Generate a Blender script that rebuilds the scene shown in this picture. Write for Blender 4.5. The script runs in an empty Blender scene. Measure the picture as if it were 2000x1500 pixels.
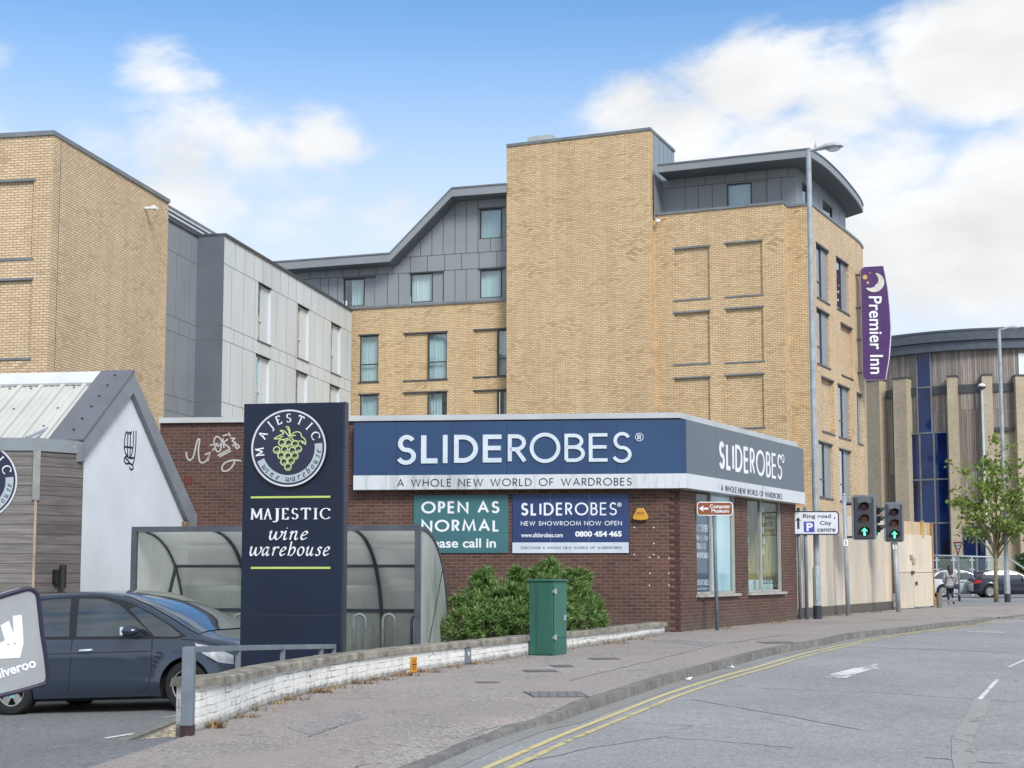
import bpy, bmesh, math, random
from mathutils import Vector, Matrix
random.seed(11)
R = math.radians
scene = bpy.context.scene
COL = scene.collection

# ------------------------------------------------------------------ camera
F, XP, YP = 2900.0, 1000.0, 837.6           # focal length and principal point in photo pixels
PITCH = math.atan(0.0967)
CAMZ = 1.5
cam = bpy.data.cameras.new('camera'); cam_ob = bpy.data.objects.new('camera', cam); COL.objects.link(cam_ob)
cam.sensor_width = 36.0; cam.lens = F / 2000 * 36
cam.shift_y = (YP - 750) / 2000
cam.clip_start = 0.1; cam.clip_end = 3000
cam_ob.location = (0, 0, CAMZ); cam_ob.rotation_euler = (math.pi / 2 + PITCH, 0, 0)
scene.camera = cam_ob

# ------------------------------------------------------------------ light
SUN_EL, SUN_AZ = R(39), R(155)              # azimuth: the side the sun stands on, clockwise from +Y
sun = bpy.data.lights.new('sun', 'SUN'); sun.energy = 2.1; sun.angle = R(20); sun.color = (1.0, 0.96, 0.9)
sun_ob = bpy.data.objects.new('sun', sun); COL.objects.link(sun_ob)
sdir = Vector((math.sin(SUN_AZ) * math.cos(SUN_EL), math.cos(SUN_AZ) * math.cos(SUN_EL), math.sin(SUN_EL)))
sun_ob.rotation_euler = sdir.to_track_quat('Z', 'Y').to_euler(); sun_ob.location = (0, -20, 40)

world = bpy.data.worlds.new('World'); scene.world = world; world.use_nodes = True
wt = world.node_tree; wt.nodes.clear()
def wn(t, **k):
    n = wt.nodes.new(t)
    for a, v in k.items():
        if a.startswith('i_'):
            n.inputs[int(a[2:])].default_value = v
        else:
            setattr(n, a, v)
    return n
def wl(a, b): wt.links.new(a, b)
def wmath(op, a, b=None, c=None, clamp=False):
    n = wt.nodes.new('ShaderNodeMath'); n.operation = op; n.use_clamp = clamp
    for i, v in enumerate((a, b, c)):
        if v is None: continue
        if isinstance(v, (int, float)): n.inputs[i].default_value = v
        else: wl(v, n.inputs[i])
    return n.outputs[0]
def ray_dir(x, y):
    u = (x - XP) / F; v = (YP - y) / F
    return Vector((u, math.cos(PITCH) - v * math.sin(PITCH), math.sin(PITCH) + v * math.cos(PITCH)))
def build_world():
    sky = wn('ShaderNodeTexSky', sky_type='NISHITA', sun_disc=False, sun_elevation=SUN_EL, sun_rotation=SUN_AZ,
             air_density=1.0, dust_density=0.4, ozone_density=3.0)
    tc = wn('ShaderNodeTexCoord'); d = tc.outputs['Generated']
    sep = wn('ShaderNodeSeparateXYZ'); wl(d, sep.inputs[0])
    z = sep.outputs[2]
    # clouds: broken fields of noise laid on the sky sphere
    warp = wn('ShaderNodeTexNoise', i_2=7.0, i_3=4.0); wl(d, warp.inputs[0])
    mixv = wn('ShaderNodeMixRGB', blend_type='LINEAR_LIGHT'); mixv.inputs[0].default_value = 0.022
    wl(d, mixv.inputs[1]); wl(warp.outputs[1], mixv.inputs[2])
    mp = wn('ShaderNodeMapping'); mp.inputs['Scale'].default_value = (1, 1, 2.1); wl(mixv.outputs[0], mp.inputs[0])
    ns = wn('ShaderNodeTexNoise', i_2=6.5, i_3=11.0, i_4=0.6); wl(mp.outputs[0], ns.inputs[0])
    nb = wn('ShaderNodeTexNoise', i_2=21.0, i_3=8.0, i_4=0.62); wl(mp.outputs[0], nb.inputs[0])
    nf = wmath('ADD', ns.outputs[0], wmath('MULTIPLY', wmath('SUBTRACT', nb.outputs[0], .5), .40))
    acc = None
    dst = wn('ShaderNodeVectorMath', operation='MULTIPLY'); wl(d, dst.inputs[0]); dst.inputs[1].default_value = (1, 1, 1.55)
    # (photo px of the cloud centre, angular radius, weight)
    blobs = [((310, 140), 0.065, 0.47), ((390, 150), .04, .36), ((350, 275), 0.10, 0.52), ((230, 285), 0.07, .4), ((480, 300), 0.08, 0.46), ((620, 290), 0.07, 0.38), ((420, 380), .1, .44), ((560, 400), 0.11, 0.36), ((300, 380), .1, .42), ((760, 430), .1, .3), ((1180, 240), .05, .34), ((1480, 160), 0.095, 0.62),
             ((1250, 225), 0.08, 0.4), ((1650, 190), 0.1, 0.55), ((1900, 120), 0.11, 0.8), ((1350, 260), 0.1, 0.52), ((1500, 330), 0.12, .56), ((1300, 330), 0.1, .5), ((1750, 330), .1, .5),
             ((1900, 480), 0.15, 0.8), ((1950, 330), .08, .6), ((1700, 420), 0.1, 0.5), ((2150, 250), 0.13, 0.6), ((-20, 110), 0.04, 0.3), ((950, 170), 0.02, 0.2), ((0, 250), 0.05, .25)]
    for (px, rad, wgt) in blobs:
        c = ray_dir(*px).normalized() * Vector((1, 1, 1.55))
        dp = wn('ShaderNodeVectorMath', operation='DISTANCE'); wl(dst.outputs[0], dp.inputs[0]); dp.inputs[1].default_value = c
        mr = wn('ShaderNodeMapRange', interpolation_type='SMOOTHSTEP'); wl(dp.outputs['Value'], mr.inputs[0])
        mr.inputs[1].default_value = 0; mr.inputs[2].default_value = rad; mr.inputs[3].default_value = wgt; mr.inputs[4].default_value = 0
        acc = mr.outputs[0] if acc is None else wmath('MAXIMUM', acc, mr.outputs[0])
    # elsewhere in the sky (overhead, behind): scattered cloud
    el = wn('ShaderNodeMapRange', interpolation_type='SMOOTHSTEP'); wl(z, el.inputs[0])
    el.inputs[1].default_value = 0.36; el.inputs[2].default_value = 0.5; el.inputs[3].default_value = 0; el.inputs[4].default_value = 0.34
    acc = wmath('MAXIMUM', acc, el.outputs[0])
    back = wn('ShaderNodeMapRange', interpolation_type='SMOOTHSTEP'); wl(sep.outputs[1], back.inputs[0])
    back.inputs[1].default_value = 0.75; back.inputs[2].default_value = 0.3; back.inputs[3].default_value = 0; back.inputs[4].default_value = 0.33
    acc = wmath('MAXIMUM', acc, back.outputs[0])
    dens = wmath('ADD', nf, acc)
    cl = wn('ShaderNodeMapRange', interpolation_type='SMOOTHSTEP'); wl(dens, cl.inputs[0])
    cl.inputs[1].default_value = 0.66; cl.inputs[2].default_value = 0.99; cl.inputs[3].default_value = 0; cl.inputs[4].default_value = 1
    # soft shading inside the clouds
    n2 = wn('ShaderNodeTexNoise', i_2=9.0, i_3=5.0); wl(mp.outputs[0], n2.inputs[0])
    ccol = wn('ShaderNodeMapRange'); wl(n2.outputs[0], ccol.inputs[0])
    ccol.inputs[1].default_value = 0.3; ccol.inputs[2].default_value = 0.65; ccol.inputs[3].default_value = CLOUD[0]; ccol.inputs[4].default_value = CLOUD[1]
    crgb = wn('ShaderNodeVectorMath', operation='SCALE'); crgb.inputs[0].default_value = (0.97, 0.985, 1.0); wl(ccol.outputs[0], crgb.inputs['Scale'])
    # pale haze low over the horizon
    hz = wn('ShaderNodeMapRange', interpolation_type='SMOOTHSTEP'); wl(z, hz.inputs[0])
    hz.inputs[1].default_value = 0.17; hz.inputs[2].default_value = 0.388; hz.inputs[3].default_value = 0.94; hz.inputs[4].default_value = 0.0
    tint = wn('ShaderNodeMixRGB', blend_type='MULTIPLY'); tint.inputs[0].default_value = 1; wl(sky.outputs[0], tint.inputs[1]); tint.inputs[2].default_value = SKYTINT
    m1 = wn('ShaderNodeMixRGB'); wl(hz.outputs[0], m1.inputs[0]); wl(tint.outputs[0], m1.inputs[1]); m1.inputs[2].default_value = HAZE
    m2 = wn('ShaderNodeMixRGB'); wl(cl.outputs[0], m2.inputs[0]); wl(m1.outputs[0], m2.inputs[1]); wl(crgb.outputs[0], m2.inputs[2])
    bg = wn('ShaderNodeBackground'); wl(m2.outputs[0], bg.inputs[0]); bg.inputs[1].default_value = 0.1
    out = wn('ShaderNodeOutputWorld'); wl(bg.outputs[0], out.inputs[0])
CLOUD = (5.5, 6.8); HAZE = (5.3, 5.9, 6.7, 1); SKYTINT = (.86, 1.14, 1.28, 1)
build_world()
scene.view_settings.view_transform = 'Standard'; scene.view_settings.look = 'None'
scene.view_settings.gamma = 1; scene.view_settings.exposure = 0.6
scene.cycles.max_bounces = 8; scene.cycles.transparent_max_bounces = 12
try:
    scene.cycles.use_denoising = True; scene.cycles.denoiser = 'OPENIMAGEDENOISE'; scene.cycles.denoising_input_passes = 'RGB_ALBEDO_NORMAL'; scene.cycles.denoising_prefilter = 'ACCURATE'
except Exception: pass

# ------------------------------------------------------------------ pixel -> place helpers (used to take measurements off the photo)
def at(x, y, Y):
    d = ray_dir(x, y); k = Y / d.y
    return Vector((d.x * k, Y, CAMZ + d.z * k))
def atz(x, y, z):
    d = ray_dir(x, y); k = (z - CAMZ) / d.z
    return Vector((d.x * k, d.y * k, z))
def proj(v):
    d = Vector(v) - Vector((0, 0, CAMZ)); zc = d.y * math.cos(PITCH) + d.z * math.sin(PITCH)
    return XP + F * d.x / zc, YP - F * (-d.y * math.sin(PITCH) + d.z * math.cos(PITCH)) / zc
def onplane(x, y, P, D):
    """distance along D from P and height, on the vertical plane through P"""
    d = ray_dir(x, y)
    # k*d.xy = P + s*D
    det = -d.x * D[1] + d.y * D[0]
    k = (-P[0] * D[1] + P[1] * D[0]) / det
    s = ((k * d.x - P[0]) * D[0] + (k * d.y - P[1]) * D[1]) / (D[0] ** 2 + D[1] ** 2)
    return s, CAMZ + k * d.z
_G = [(-60, -0.03), (10, -0.03), (15, 0.0), (19, 0.05), (25, 0.14), (32, 0.23), (42, 0.26), (52, 0.27), (60, 0.25), (84, 0.14), (120, .14), (600, 0.14)]
def _g(Y):
    for (a, p), (b, q) in zip(_G, _G[1:]):
        if a <= Y <= b: return p + (q - p) * (Y - a) / (b - a)
    return _G[-1][1]
def gz(Y): return sum(_g(Y + k) for k in (-3, -2, -1, 0, 1, 2, 3)) / 7
def G(x, y, off=0.0):
    lo, hi = 3.0, 400.0
    for _ in range(60):
        m = (lo + hi) / 2
        if at(x, y, m).z > gz(m) + off: lo = m
        else: hi = m
    p = at(x, y, lo); p.z = gz(p.y) + off
    return p
def unit(a): return Vector((math.cos(a), math.sin(a)))
def out2(D): return Vector((D[1], -D[0]))

# ------------------------------------------------------------------ mesh building
LOC = {}
def empty(name, loc, label=None, cat=None, group=None, rz=0, kind=None):
    o = bpy.data.objects.new(name, None); COL.objects.link(o)
    o.location = loc; o.rotation_euler = (0, 0, rz); o.empty_display_size = 0.2
    LOC[o.name] = Vector(loc)
    tag(o, label, cat, group, kind)
    return o
def tag(o, label=None, cat=None, group=None, kind=None):
    if label: o['label'] = label
    if cat: o['category'] = cat
    if group: o['group'] = group
    if kind: o['kind'] = kind
    return o
def copy_tree(o, parent=None):
    c = o.copy(); COL.objects.link(c); c.parent = parent
    LOC[c.name] = LOC.get(o.name, Vector((0, 0, 0)))
    for ch in o.children: copy_tree(ch, c)
    return c
class MB:
    def __init__(s): s.v = []; s.f = []; s.uv = {}
    def add(s, pts, uv=None):
        n = len(s.v); s.v += [Vector(p) for p in pts]; s.f.append(tuple(range(n, n + len(pts))))
        if uv: s.uv[len(s.f) - 1] = uv
    def mesh(s, verts, faces):
        n = len(s.v); s.v += [Vector(p) for p in verts]; s.f += [tuple(n + i for i in f) for f in faces]
    def boxf(s, O, U, V, W, u, v, w):
        """box in the frame O,U,V,W with ranges u,v,w"""
        P = [Vector(O) + Vector(U) * u[i] + Vector(V) * v[j] + Vector(W) * w[k] for k in (0, 1) for j in (0, 1) for i in (0, 1)]
        s.mesh(P, [(0, 2, 3, 1), (4, 5, 7, 6), (0, 1, 5, 4), (2, 6, 7, 3), (0, 4, 6, 2), (1, 3, 7, 5)])
    def box(s, x0, x1, y0, y1, z0, z1):
        s.boxf((0, 0, 0), (1, 0, 0), (0, 1, 0), (0, 0, 1), (x0, x1), (y0, y1), (z0, z1))
    def tube(s, pts, r, n=10, caps=True, r2=None):
        pts = [Vector(p) for p in pts]; m = len(pts)
        rs = r if isinstance(r, (list, tuple)) else [r + ((r2 if r2 is not None else r) - r) * i / max(1, m - 1) for i in range(m)]
        base = len(s.v); up = None
        for i, p in enumerate(pts):
            t = (pts[min(i + 1, m - 1)] - pts[max(i - 1, 0)]).normalized()
            if up is None:
                up = Vector((0, 0, 1)) if abs(t.z) < 0.9 else Vector((1, 0, 0))
            a = t.cross(up).normalized(); b = a.cross(t).normalized(); up = b
            for k in range(n):
                w = 2 * math.pi * k / n
                s.v.append(p + a * math.cos(w) * rs[i] + b * math.sin(w) * rs[i])
        for i in range(m - 1):
            for k in range(n):
                s.f.append((base + i * n + k, base + i * n + (k + 1) % n, base + (i + 1) * n + (k + 1) % n, base + (i + 1) * n + k))
        if caps:
            s.f.append(tuple(base + k for k in reversed(range(n)))); s.f.append(tuple(base + (m - 1) * n + k for k in range(n)))
    def lathe(s, prof, c=(0, 0, 0), n=20, axis='z', caps=True):
        base = len(s.v); c = Vector(c)
        for (r, h) in prof:
            for k in range(n):
                w = 2 * math.pi * k / n
                if axis == 'z': q = Vector((r * math.cos(w), r * math.sin(w), h))
                elif axis == 'y': q = Vector((r * math.cos(w), h, -r * math.sin(w)))
                else: q = Vector((h, r * math.cos(w), r * math.sin(w)))
                s.v.append(c + q)
        for i in range(len(prof) - 1):
            for k in range(n):
                s.f.append((base + i * n + k, base + i * n + (k + 1) % n, base + (i + 1) * n + (k + 1) % n, base + (i + 1) * n + k))
        if caps and prof[0][0] > 1e-6: s.f.append(tuple(base + k for k in reversed(range(n))))
        if caps and prof[-1][0] > 1e-6: s.f.append(tuple(base + (len(prof) - 1) * n + k for k in range(n)))
    def prism(s, poly, O, U, V, N, d0, d1, front=True, back=True):
        O, U, V, N = map(Vector, (O, U, V, N)); n = len(poly); b = len(s.v)
        for d in (d0, d1):
            for (x, y) in poly: s.v.append(O + U * x + V * y + N * d)
        if back: s.f.append(tuple(b + i for i in reversed(range(n))))
        if front: s.f.append(tuple(b + n + i for i in range(n)))
        for i in range(n):
            j = (i + 1) % n
            s.f.append((b + i, b + j, b + n + j, b + n + i))
    def build(s, name, mat, parent=None, smooth=False, bevel=0, world=True, tri=False, sub=0):
        off = Vector((0, 0, 0)); p = parent
        if world:
            while p is not None: off += LOC.get(p.name, Vector((0, 0, 0))); p = p.parent
        me = bpy.data.meshes.new(name)
        me.from_pydata([tuple(v - off) for v in s.v], [], s.f)
        bm = bmesh.new(); bm.from_mesh(me)
        if not s.uv: bmesh.ops.remove_doubles(bm, verts=bm.verts, dist=1e-5)
        bmesh.ops.recalc_face_normals(bm, faces=bm.faces) if not s.uv else None
        lay = bm.loops.layers.uv.new('UVMap'); bm.faces.ensure_lookup_table(); bm.normal_update()
        for i, f in enumerate(bm.faces):
            ex = s.uv.get(i) if s.uv else None
            n = f.normal
            if abs(n.z) < 0.8:
                t = Vector((-n.y, n.x, 0)).normalized() if (abs(n.x) + abs(n.y)) > 1e-6 else Vector((1, 0, 0))
            for k, l in enumerate(f.loops):
                if ex: l[lay].uv = ex[k]
                else:
                    q = l.vert.co + off
                    l[lay].uv = (q.dot(t), q.z) if abs(n.z) < 0.8 else (q.x, q.y)
            f.smooth = bool(smooth)
        if tri: bmesh.ops.triangulate(bm, faces=bm.faces)
        bm.to_mesh(me); bm.free()
        if isinstance(smooth, (int, float)) and not isinstance(smooth, bool):
            me.shade_smooth() if hasattr(me, 'shade_smooth') else None
            try: me.set_sharp_from_angle(angle=R(smooth))
            except Exception: pass
        me.materials.append(mat)
        o = bpy.data.objects.new(name, me); COL.objects.link(o)
        if parent is not None: o.parent = parent
        LOC[o.name] = Vector((0, 0, 0))
        if bevel:
            m = o.modifiers.new('bevel', 'BEVEL'); m.width = bevel; m.segments = 2; m.limit_method = 'ANGLE'; m.angle_limit = R(40)
        if sub:
            m = o.modifiers.new('sub', 'SUBSURF'); m.levels = sub; m.render_levels = sub
        return o
def struct(mb, name, mat, label=None, cat=None, **k):
    o = mb.build(name, mat, None, **k); o['kind'] = 'structure'
    tag(o, label, cat)
    return o

# ------------------------------------------------------------------ materials
MATS = {}
class NT:
    def __init__(s, name):
        m = bpy.data.materials.new(name); m.use_nodes = True; s.m = m; s.t = m.node_tree
        s.t.nodes.clear(); s.out = s.n('ShaderNodeOutputMaterial'); s.b = s.n('ShaderNodeBsdfPrincipled'); s.l(s.b.outputs[0], s.out.inputs[0])
        s.tc = s.n('ShaderNodeTexCoord')
    def n(s, t, **k):
        n = s.t.nodes.new(t)
        for a, v in k.items(): setattr(n, a, v)
        return n
    def l(s, a, b): s.t.links.new(a, b)
    def mapping(s, src='Object', scale=(1, 1, 1), rot=(0, 0, 0)):
        m = s.n('ShaderNodeMapping'); m.inputs['Scale'].default_value = scale; m.inputs['Rotation'].default_value = rot
        s.l(s.tc.outputs[src], m.inputs[0]); return m.outputs[0]
    def noise(s, vec, scale, detail=4, rough=0.55):
        n = s.n('ShaderNodeTexNoise'); n.inputs['Scale'].default_value = scale; n.inputs['Detail'].default_value = detail; n.inputs['Roughness'].default_value = rough
        s.l(vec, n.inputs['Vector']); return n.outputs[0]
    def ramp(s, fac, a, b, lo=0.0, hi=1.0, smooth=False):
        m = s.n('ShaderNodeMapRange'); s.l(fac, m.inputs[0])
        if smooth: m.interpolation_type = 'SMOOTHSTEP'
        for i, v in zip((1, 2, 3, 4), (a, b, lo, hi)): m.inputs[i].default_value = v
        return m.outputs[0]
    def mix(s, fac, a, b, blend='MIX'):
        m = s.n('ShaderNodeMixRGB', blend_type=blend)
        for i, v in ((0, fac), (1, a), (2, b)):
            if isinstance(v, (int, float)): m.inputs[i].default_value = v
            elif isinstance(v, (tuple, list)): m.inputs[i].default_value = tuple(v)[:3] + (1,)
            else: s.l(v, m.inputs[i])
        return m.outputs[0]
    def math(s, op, a, b=None):
        m = s.n('ShaderNodeMath', operation=op)
        for i, v in enumerate((a, b)):
            if v is None: continue
            if isinstance(v, (int, float)): m.inputs[i].default_value = v
            else: s.l(v, m.inputs[i])
        return m.outputs[0]
    def bump(s, h, strength=0.3, dist=0.01, prev=None):
        b = s.n('ShaderNodeBump'); b.inputs['Strength'].default_value = strength; b.inputs['Distance'].default_value = dist
        s.l(h, b.inputs['Height'])
        if prev is not None: s.l(prev, b.inputs['Normal'])
        s.l(b.outputs[0], s.b.inputs['Normal']); return b.outputs[0]
    def set(s, **k):
        for a, v in k.items():
            inp = s.b.inputs[a.replace('_', ' ')] if a.replace('_', ' ') in s.b.inputs else s.b.inputs[a]
            if isinstance(v, (int, float)): inp.default_value = v
            elif isinstance(v, (tuple, list)): inp.default_value = tuple(v)[:3] + (1,)
            else: s.l(v, inp)
def plain(name, col, rough=0.5, var=0.15, scale=2.0, bump=0.0, bscale=40, metal=0.0, coat=0.0, src='Object', streak=False):
    t = NT(name); v = t.mapping(src, (1, 1, 0.25) if streak else (1, 1, 1))
    f = t.noise(v, scale, 6)
    d = tuple(c * (1 - var * 2) for c in col); u = tuple(min(1, c * (1 + var)) for c in col)
    t.set(Base_Color=t.mix(t.ramp(f, 0.3, 0.7), d, u), Roughness=t.ramp(f, 0.3, 0.7, rough * 0.85, min(1, rough * 1.15)), Metallic=metal)
    if coat: t.set(**{'Coat_Weight': coat, 'Coat_Roughness': 0.04})
    if bump: t.bump(t.noise(t.mapping(src), bscale, 3), bump, 0.01)
    return t.m
def bricks(name, c1, c2, mortar, w=0.225, h=0.075, ms=0.010, patch=(0.8, 1.15), bump=0.4, dirt=0.0, third=None, rough=0.85):
    t = NT(name)
    b = t.n('ShaderNodeTexBrick'); b.offset = 0.5
    t.l(t.tc.outputs['UV'], b.inputs['Vector'])
    b.inputs['Color1'].default_value = c1 + (1,); b.inputs['Color2'].default_value = c2 + (1,); b.inputs['Mortar'].default_value = mortar + (1,)
    b.inputs['Scale'].default_value = 1; b.inputs['Mortar Size'].default_value = ms; b.inputs['Mortar Smooth'].default_value = 0.15
    b.inputs['Bias'].default_value = 0.0; b.inputs['Brick Width'].default_value = w; b.inputs['Row Height'].default_value = h
    col = b.outputs['Color']
    if third:   # odd darker bricks gathered in loose patches
        vv = t.n('ShaderNodeMapping'); vv.inputs['Scale'].default_value = (1 / w * 0.5, 1 / h * 0.5, 1); t.l(t.tc.outputs['UV'], vv.inputs[0])
        m2 = t.mapping('UV', (0.35, 0.8, 1)); pn = t.noise(m2, 1.2, 5, .7)
        b2 = t.n('ShaderNodeTexBrick'); b2.offset = 0.5; t.l(t.tc.outputs['UV'], b2.inputs['Vector'])
        b2.inputs['Color1'].default_value = (0, 0, 0, 1); b2.inputs['Color2'].default_value = (1, 1, 1, 1); b2.inputs['Mortar'].default_value = (0, 0, 0, 1)
        b2.inputs['Scale'].default_value = 1; b2.inputs['Mortar Size'].default_value = ms; b2.inputs['Brick Width'].default_value = w; b2.inputs['Row Height'].default_value = h; b2.inputs['Bias'].default_value = 0
        k = t.math('MULTIPLY', t.ramp(pn, 0.5, 0.72), t.ramp(b2.outputs['Color'], 0.45, 0.8))
        col = t.mix(k, col, third)
    pv = t.noise(t.mapping('UV', (0.5, 0.5, 1)), 0.9, 6, 0.6)
    col = t.mix(1.0, col, t.mix(t.ramp(pv, 0.3, 0.7), (patch[0],) * 3, (patch[1],) * 3), 'MULTIPLY')
    sv = t.noise(t.mapping('UV', (1.6, .07, 1)), 1.0, 5, .6); col = t.mix(1.0, col, t.mix(t.ramp(sv, .35, .65), (.90,) * 3, (1.04,) * 3), 'MULTIPLY')
    fine = t.noise(t.tc.outputs['UV'], 60, 3)
    col = t.mix(0.5, col, t.mix(fine, (0.75,) * 3, (1.25,) * 3), 'MULTIPLY')
    if dirt:
        sp = t.n('ShaderNodeSeparateXYZ'); t.l(t.tc.outputs['UV'], sp.inputs[0])
        dn = t.math('ADD', t.ramp(sp.outputs[1], 0.1, 0.9, 1, 0), t.math('MULTIPLY', t.math('SUBTRACT', t.noise(t.mapping('UV'), 3, 5), 0.5), 1.2))
        col = t.mix(t.math('MULTIPLY', t.ramp(dn, 0.3, 0.9), dirt), col, (0.11, 0.10, 0.08))
    t.set(Base_Color=col, Roughness=rough)
    t.bump(t.math('SUBTRACT', t.math('MULTIPLY', fine, .3), b.outputs['Fac']), bump, 0.006)
    return t.m
def planks(name, cols, w, h, rough=0.8, grain=(2, 60), gap=0.004, bump=0.4, stain=None):
    """boards w long, h across (UV metres); cols: two board colours"""
    t = NT(name); b = t.n('ShaderNodeTexBrick'); b.offset = 0.37; t.l(t.tc.outputs['UV'], b.inputs['Vector'])
    if h > w: b.offset = 0.0
    b.inputs['Color1'].default_value = cols[0] + (1,); b.inputs['Color2'].default_value = cols[1] + (1,)
    b.inputs['Mortar'].default_value = tuple(c * 0.25 for c in cols[0]) + (1,)
    b.inputs['Scale'].default_value = 1; b.inputs['Mortar Size'].default_value = gap; b.inputs['Brick Width'].default_value = w; b.inputs['Row Height'].default_value = h; b.inputs['Bias'].default_value = 0
    gr = t.noise(t.mapping('UV', (grain[0], grain[1], 1)), 1.0, 6, 0.65)
    col = t.mix(1.0, b.outputs['Color'], t.mix(t.ramp(gr, 0.3, 0.7), (0.55,) * 3, (1.35,) * 3), 'MULTIPLY')
    if stain:
        sn = t.noise(t.mapping('UV', (0.9 if grain[0] < grain[1] else 6, 6 if grain[0] < grain[1] else .5, 1)), 1.0, 5, 0.6)
        col = t.mix(t.ramp(sn, 0.5, 0.75), col, stain)
    t.set(Base_Color=col, Roughness=rough); t.bump(t.math('SUBTRACT', t.math('MULTIPLY', gr, 0.3), b.outputs['Fac']), bump, 0.005)
    return t.m
def glass(name, tint=(0.85, 0.93, 0.95), refl=1.0, rough=0.02, body=0.0, bodycol=(0.02, 0.03, 0.04)):
    """a window pane: see-through, with the sky in it at the angle one looks"""
    t = NT(name); t.t.nodes.remove(t.b)
    tr = t.n('ShaderNodeBsdfTransparent'); tr.inputs[0].default_value = tint + (1,)
    base = tr.outputs[0]
    if body:
        df = t.n('ShaderNodeBsdfDiffuse'); df.inputs[0].default_value = bodycol + (1,)
        m0 = t.n('ShaderNodeMixShader'); m0.inputs[0].default_value = body; t.l(base, m0.inputs[1]); t.l(df.outputs[0], m0.inputs[2]); base = m0.outputs[0]
    gl = t.n('ShaderNodeBsdfGlossy'); gl.inputs['Roughness'].default_value = rough
    ge = t.n('ShaderNodeNewGeometry'); dt = t.n('ShaderNodeVectorMath', operation='DOT_PRODUCT'); t.l(ge.outputs['Normal'], dt.inputs[0]); t.l(ge.outputs['Incoming'], dt.inputs[1])
    fr = t.math('ADD', .045, t.math('MULTIPLY', .9, t.math('POWER', t.math('SUBTRACT', 1.0, t.math('ABSOLUTE', dt.outputs['Value'])), 5)))
    mx = t.n('ShaderNodeMixShader'); oi = t.n('ShaderNodeObjectInfo'); t.l(t.math('MULTIPLY', fr, t.ramp(oi.outputs['Random'], 0, 1, refl * .6, refl * 1.6)), mx.inputs[0]); t.l(base, mx.inputs[1]); t.l(gl.outputs[0], mx.inputs[2])
    t.l(mx.outputs[0], t.out.inputs[0])
    return t.m
def emit(name, col, strength):
    t = NT(name); t.set(Base_Color=col, Roughness=0.3); t.b.inputs['Emission Color'].default_value = col + (1,); t.b.inputs['Emission Strength'].default_value = strength
    return t.m
# ------------------------------------------------------------------ lettering
def arc(cx, cy, rx, ry, a0, a1, n=14):
    return [(cx + rx * math.cos(R(a0 + (a1 - a0) * i / n)), cy + ry * math.sin(R(a0 + (a1 - a0) * i / n))) for i in range(n + 1)]
def spline(p, k=7, closed=False):
    out = []; n = len(p)
    for i in range(n if closed else n - 1):
        if closed: a, b, c, d = p[(i - 1) % n], p[i], p[(i + 1) % n], p[(i + 2) % n]
        else: a, b, c, d = p[max(i - 1, 0)], p[i], p[i + 1], p[min(i + 2, n - 1)]
        for j in range(k):
            t = j / k
            out.append(tuple(0.5 * (2 * b[q] + (c[q] - a[q]) * t + (2 * a[q] - 5 * b[q] + 4 * c[q] - d[q]) * t * t + (3 * b[q] - a[q] - 3 * c[q] + d[q]) * t ** 3) for q in (0, 1)))
    out.append(p[0] if closed else p[-1]); return out
# capitals of a geometric sans: (width, strokes) on a unit box
CAPS = {
 'A': (.80, [[(0, 0), (.5, 1), (1, 0)], [(.2, .34), (.8, .34)]]),
 'B': (.52, [[(0, 0), (0, 1), (.45, 1)] + arc(.45, .765, .46, .235, 90, -90) + [(0, .53)], [(.45, .53)] + arc(.48, .265, .52, .265, 90, -90) + [(0, 0)]]),
 'C': (.86, [arc(.56, .5, .56, .5, 42, 318, 26)]),
 'D': (.74, [[(0, 0), (0, 1), (.35, 1)] + arc(.35, .5, .65, .5, 90, -90, 20) + [(0, 0)]]),
 'E': (.52, [[(1, 1), (0, 1), (0, 0), (1, 0)], [(0, .52), (.95, .52)]]),
 'F': (.5, [[(1, 1), (0, 1), (0, 0)], [(0, .5), (.9, .5)]]),
 'G': (.95, [arc(.53, .5, .53, .5, 42, 352, 26) + [(.6, .45)]]),
 'H': (.7, [[(0, 0), (0, 1)], [(1, 0), (1, 1)], [(0, .53), (1, .53)]]),
 'I': (.0, [[(.5, 0), (.5, 1)]]),
 'J': (.36, [[(1, 1), (1, .25)] + arc(.5, .25, .5, .25, 0, -150)]),
 'K': (.62, [[(0, 0), (0, 1)], [(1, 1), (.05, .47), (1, 0)]]),
 'L': (.48, [[(0, 1), (0, 0), (1, 0)]]),
 'M': (.95, [[(0, 0), (.13, 1), (.5, .1), (.87, 1), (1, 0)]]),
 'N': (.76, [[(0, 0), (0, 1), (1, 0), (1, 1)]]),
 'O': (1.0, [arc(.5, .5, .5, .5, 90, 450, 34)]),
 'P': (.5, [[(0, 0), (0, 1), (.45, 1)] + arc(.45, .735, .55, .265, 90, -90) + [(0, .47)]]),
 'R': (.54, [[(0, 0), (0, 1), (.42, 1)] + arc(.42, .74, .52, .26, 90, -90) + [(0, .48)], [(.42, .48), (1, 0)]]),
 'S': (.56, [arc(.52, .745, .43, .255, 28, 262, 16) + arc(.48, .25, .5, .25, 82, -158, 16)]),
 'T': (.6, [[(0, 1), (1, 1)], [(.5, 1), (.5, 0)]]),
 'U': (.64, [[(0, 1), (0, .32)] + arc(.5, .32, .5, .32, 180, 360) + [(1, 1)]]),
 'V': (.76, [[(0, 1), (.5, 0), (1, 1)]]),
 'W': (1.15, [[(0, 1), (.26, 0), (.5, 1), (.74, 0), (1, 1)]]),
 'X': (.66, [[(0, 0), (1, 1)], [(0, 1), (1, 0)]]),
 'Y': (.66, [[(0, 1), (.5, .48), (1, 1)], [(.5, .48), (.5, 0)]]),
}
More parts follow.
